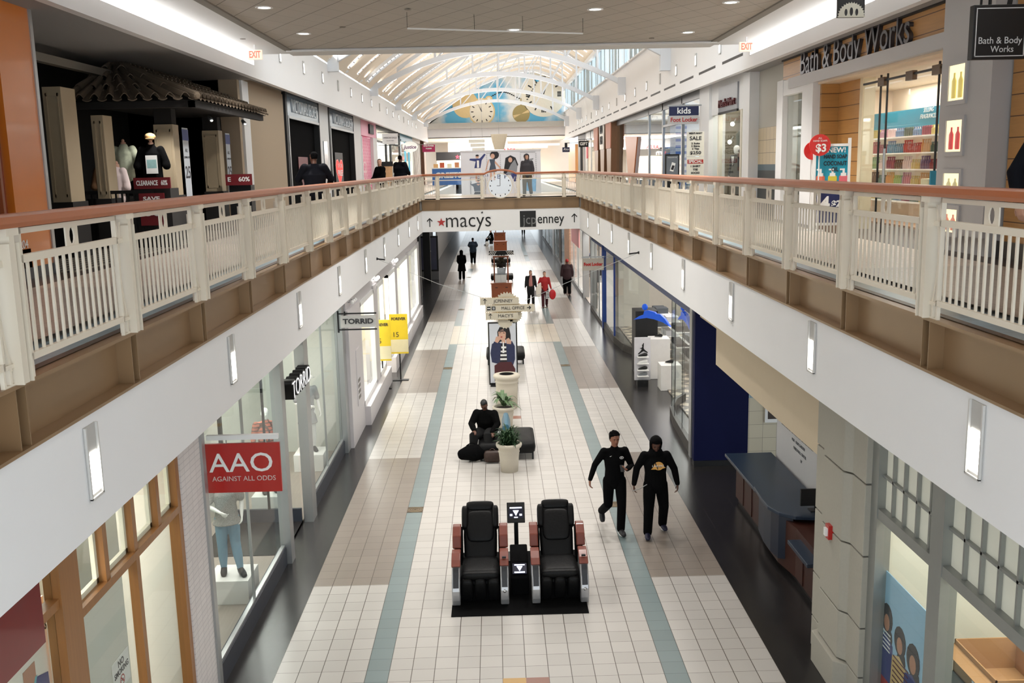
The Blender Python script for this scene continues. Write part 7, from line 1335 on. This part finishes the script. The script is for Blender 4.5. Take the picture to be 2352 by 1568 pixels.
BXs = tag(BX(-.55, -.25, 83.0, 83.4, .1, .45).build('seat_block', black), 'low black seat under the far seated person', 'seat')
t = tag(MB().ell((-.75, 82.3, .2), (.16, .08, .2), 12).build('white_bag', whitep), 'white bag with pink mark held by the far seated person', 'bag')
# upper level people
person('person in a dark jacket and cap leaning on the left balcony rail, seen from behind', (-3.62, 19.95, ZF), math.radians(190), .97, dict(WK, pel=(0, 0, .96), che=(0, -.02, 1.28), nec=(0, -.04, 1.48), hed=(0, -.07, 1.64), elL=(-.34, -.1, 1.2), wrL=(-.3, -.34, 1.1), elR=(.34, -.1, 1.2), wrR=(.3, -.34, 1.1)), skin2, mat('jacket_navy_black', (14, 15, 22), .9, spec=.15), blackf, black, blackf, 'cap', .014, 1.12, bulk=1.18, head_turn=.5)
person('person with long dark hair and black coat leaning on the left balcony rail farther along', (-3.75, 32.6, ZF), -.9, .94, dict(elL=(-.26, -.1, 1.14), wrL=(-.1, -.3, 1.08), elR=(.26, -.1, 1.14), wrR=(.12, -.3, 1.08)), skin3, blackf, blackf, black, hairbr, 'long', .018, 1.1, bulk=1.2, head_turn=.9)
person('person in a bulky black jacket beside the long-haired woman on the left balcony', (-3.75, 39.6, ZF), 2.6, 1.05, dict(elL=(-.28, -.06, 1.18), wrL=(-.2, -.28, 1.08), elR=(.28, -.06, 1.18), wrR=(.2, -.28, 1.08)), skin2, mat('jacket_navy_black', (14, 15, 22), .9), blackf, black, hairb, 'short', .018, 1.25, bulk=1.3)
person('person in a dark grey hooded top and olive trousers walking across the far bridge', (1.5, 45.0, ZF), -.25, 1.05, dict(WK), skin3, mat('hoodie_grey', (62, 60, 64), .9, bump=.2), mat('trousers_olive', (92, 80, 58), .9), black, hairbr, 'hood', .016, 1.05, bulk=1.15, head_turn=.4)
person('person in dark clothes walking at the right edge of the picture, arm and knee showing', (4.64, 8.1, ZF), .35, 1.02, dict(knL=(-.16, -.3, .56), anL=(-.16, -.22, .16), toL=(-.16, -.4, .12), elL=(-.38, .04, 1.16), wrL=(-.42, -.06, .92), haL=(-.02, -.15, -1)), skin3, mat('jacket_navy_black', (14, 15, 22), .9), mat('jeans_dark_blue', (22, 28, 40), .9), black, hairb, 'short', .011, 1.05, bulk=1.15)
# mannequins
mw = mat('mannequin_white', (236, 234, 230), .4, var=.01)
def heels(): return black
t = person('white mannequin in a speckled grey blouse, blue trousers and black heels on a white block', (-4.25, 14.35, .42), .35, .98, dict(elL=(-.27, .0, 1.14), wrL=(-.1, -.25, 1.08), elR=(.24, .02, 1.14), wrR=(.22, -.12, .95), anL=(-.1, 0, .1), anR=(.14, -.14, .1), toL=(-.12, -.14, .03), toR=(.18, -.3, .03)), mw, mat('blouse_speckled', (150, 148, 144), .9, var=.6, scale=70), mat('trousers_sky', (110, 150, 172), .8), black, mw, 'none', .012, 1.0, coat=.14, bulk=1.0, cat='mannequin', face=False, sleeves=False, nm='mannequin')
t = thing('display_block', 'white display block carrying the speckled-blouse mannequin', 'display block', (-4.2, 14.3, .04)); BX(-.35, .3, -.3, .35, 0, .38).build('block', sh_, t, bevel=.006)
person('white mannequin in a grey sleeveless dress and hat on a white block', (-4.25, 20.9, .42), .5, .98, dict(elL=(-.25, .0, 1.14), wrL=(-.02, -.24, 1.1), toL=(-.14, -.14, .03)), mw, mat('dress_grey', (150, 150, 152), .9, var=.1), mat('leggings_pale', (214, 214, 212), .8), black, mw, 'none', .013, 1.0, coat=.3, cat='mannequin', face=False, sleeves=False, nm='mannequin')
t = thing('sun_hat', 'white floppy hat on the grey-dressed mannequin', 'hat', (-4.25, 20.88, .42 + 1.7)); MB().lathe([(.001, .13), (.09, .1), (.1, .02), (.2, -.03), (.21, -.02), (.11, .04)], n=24, cap=False).build('brim', mw, t, smooth=True)
t = thing('display_block', 'white display block carrying the grey-dressed mannequin', 'display block', (-4.2, 20.9, .04)); BX(-.35, .3, -.3, .35, 0, .38).build('block', sh_, t, bevel=.006)
person('white mannequin in a coral checked top and pale trousers at the recessed glass entrance', (-4.5, 18.15, .42), .4, .95, None, mw, grid_mat('check_coral', (196, 110, 90), (90, 60, 50), T=.07, g=.02, axes='yz', rough=.9), mat('trousers_mint', (190, 200, 186), .8), black, mw, 'none', .014, 1.0, coat=.2, cat='mannequin', face=False, nm='mannequin')
t = thing('display_block', 'white display block under the coral checked mannequin', 'display block', (-4.5, 18.15, .04)); BX(-.3, .3, -.28, .28, 0, .38).build('block', sh_, t, bevel=.006)
t = person('headless looking dark suit mannequin with white shirt in the menswear window', (6.95, 28.2, ZF + .05), -1.1, .98, None, mw, mat('suit_black', (24, 22, 24), .8), mat('suit_black', (24, 22, 24), .8), black, mw, 'none', .014, 1.05, coat=.2, bulk=1.1, cat='mannequin', face=False, nm='mannequin')
art('shirt_front', [pwh, pdk], [(0, [(-.06, .16), (.06, .16), (0, -.1)]), (1, [(-.01, .1), (.01, .1), (.008, -.06), (-.008, -.06)])], (0, -.16, 1.3), 'S', t)
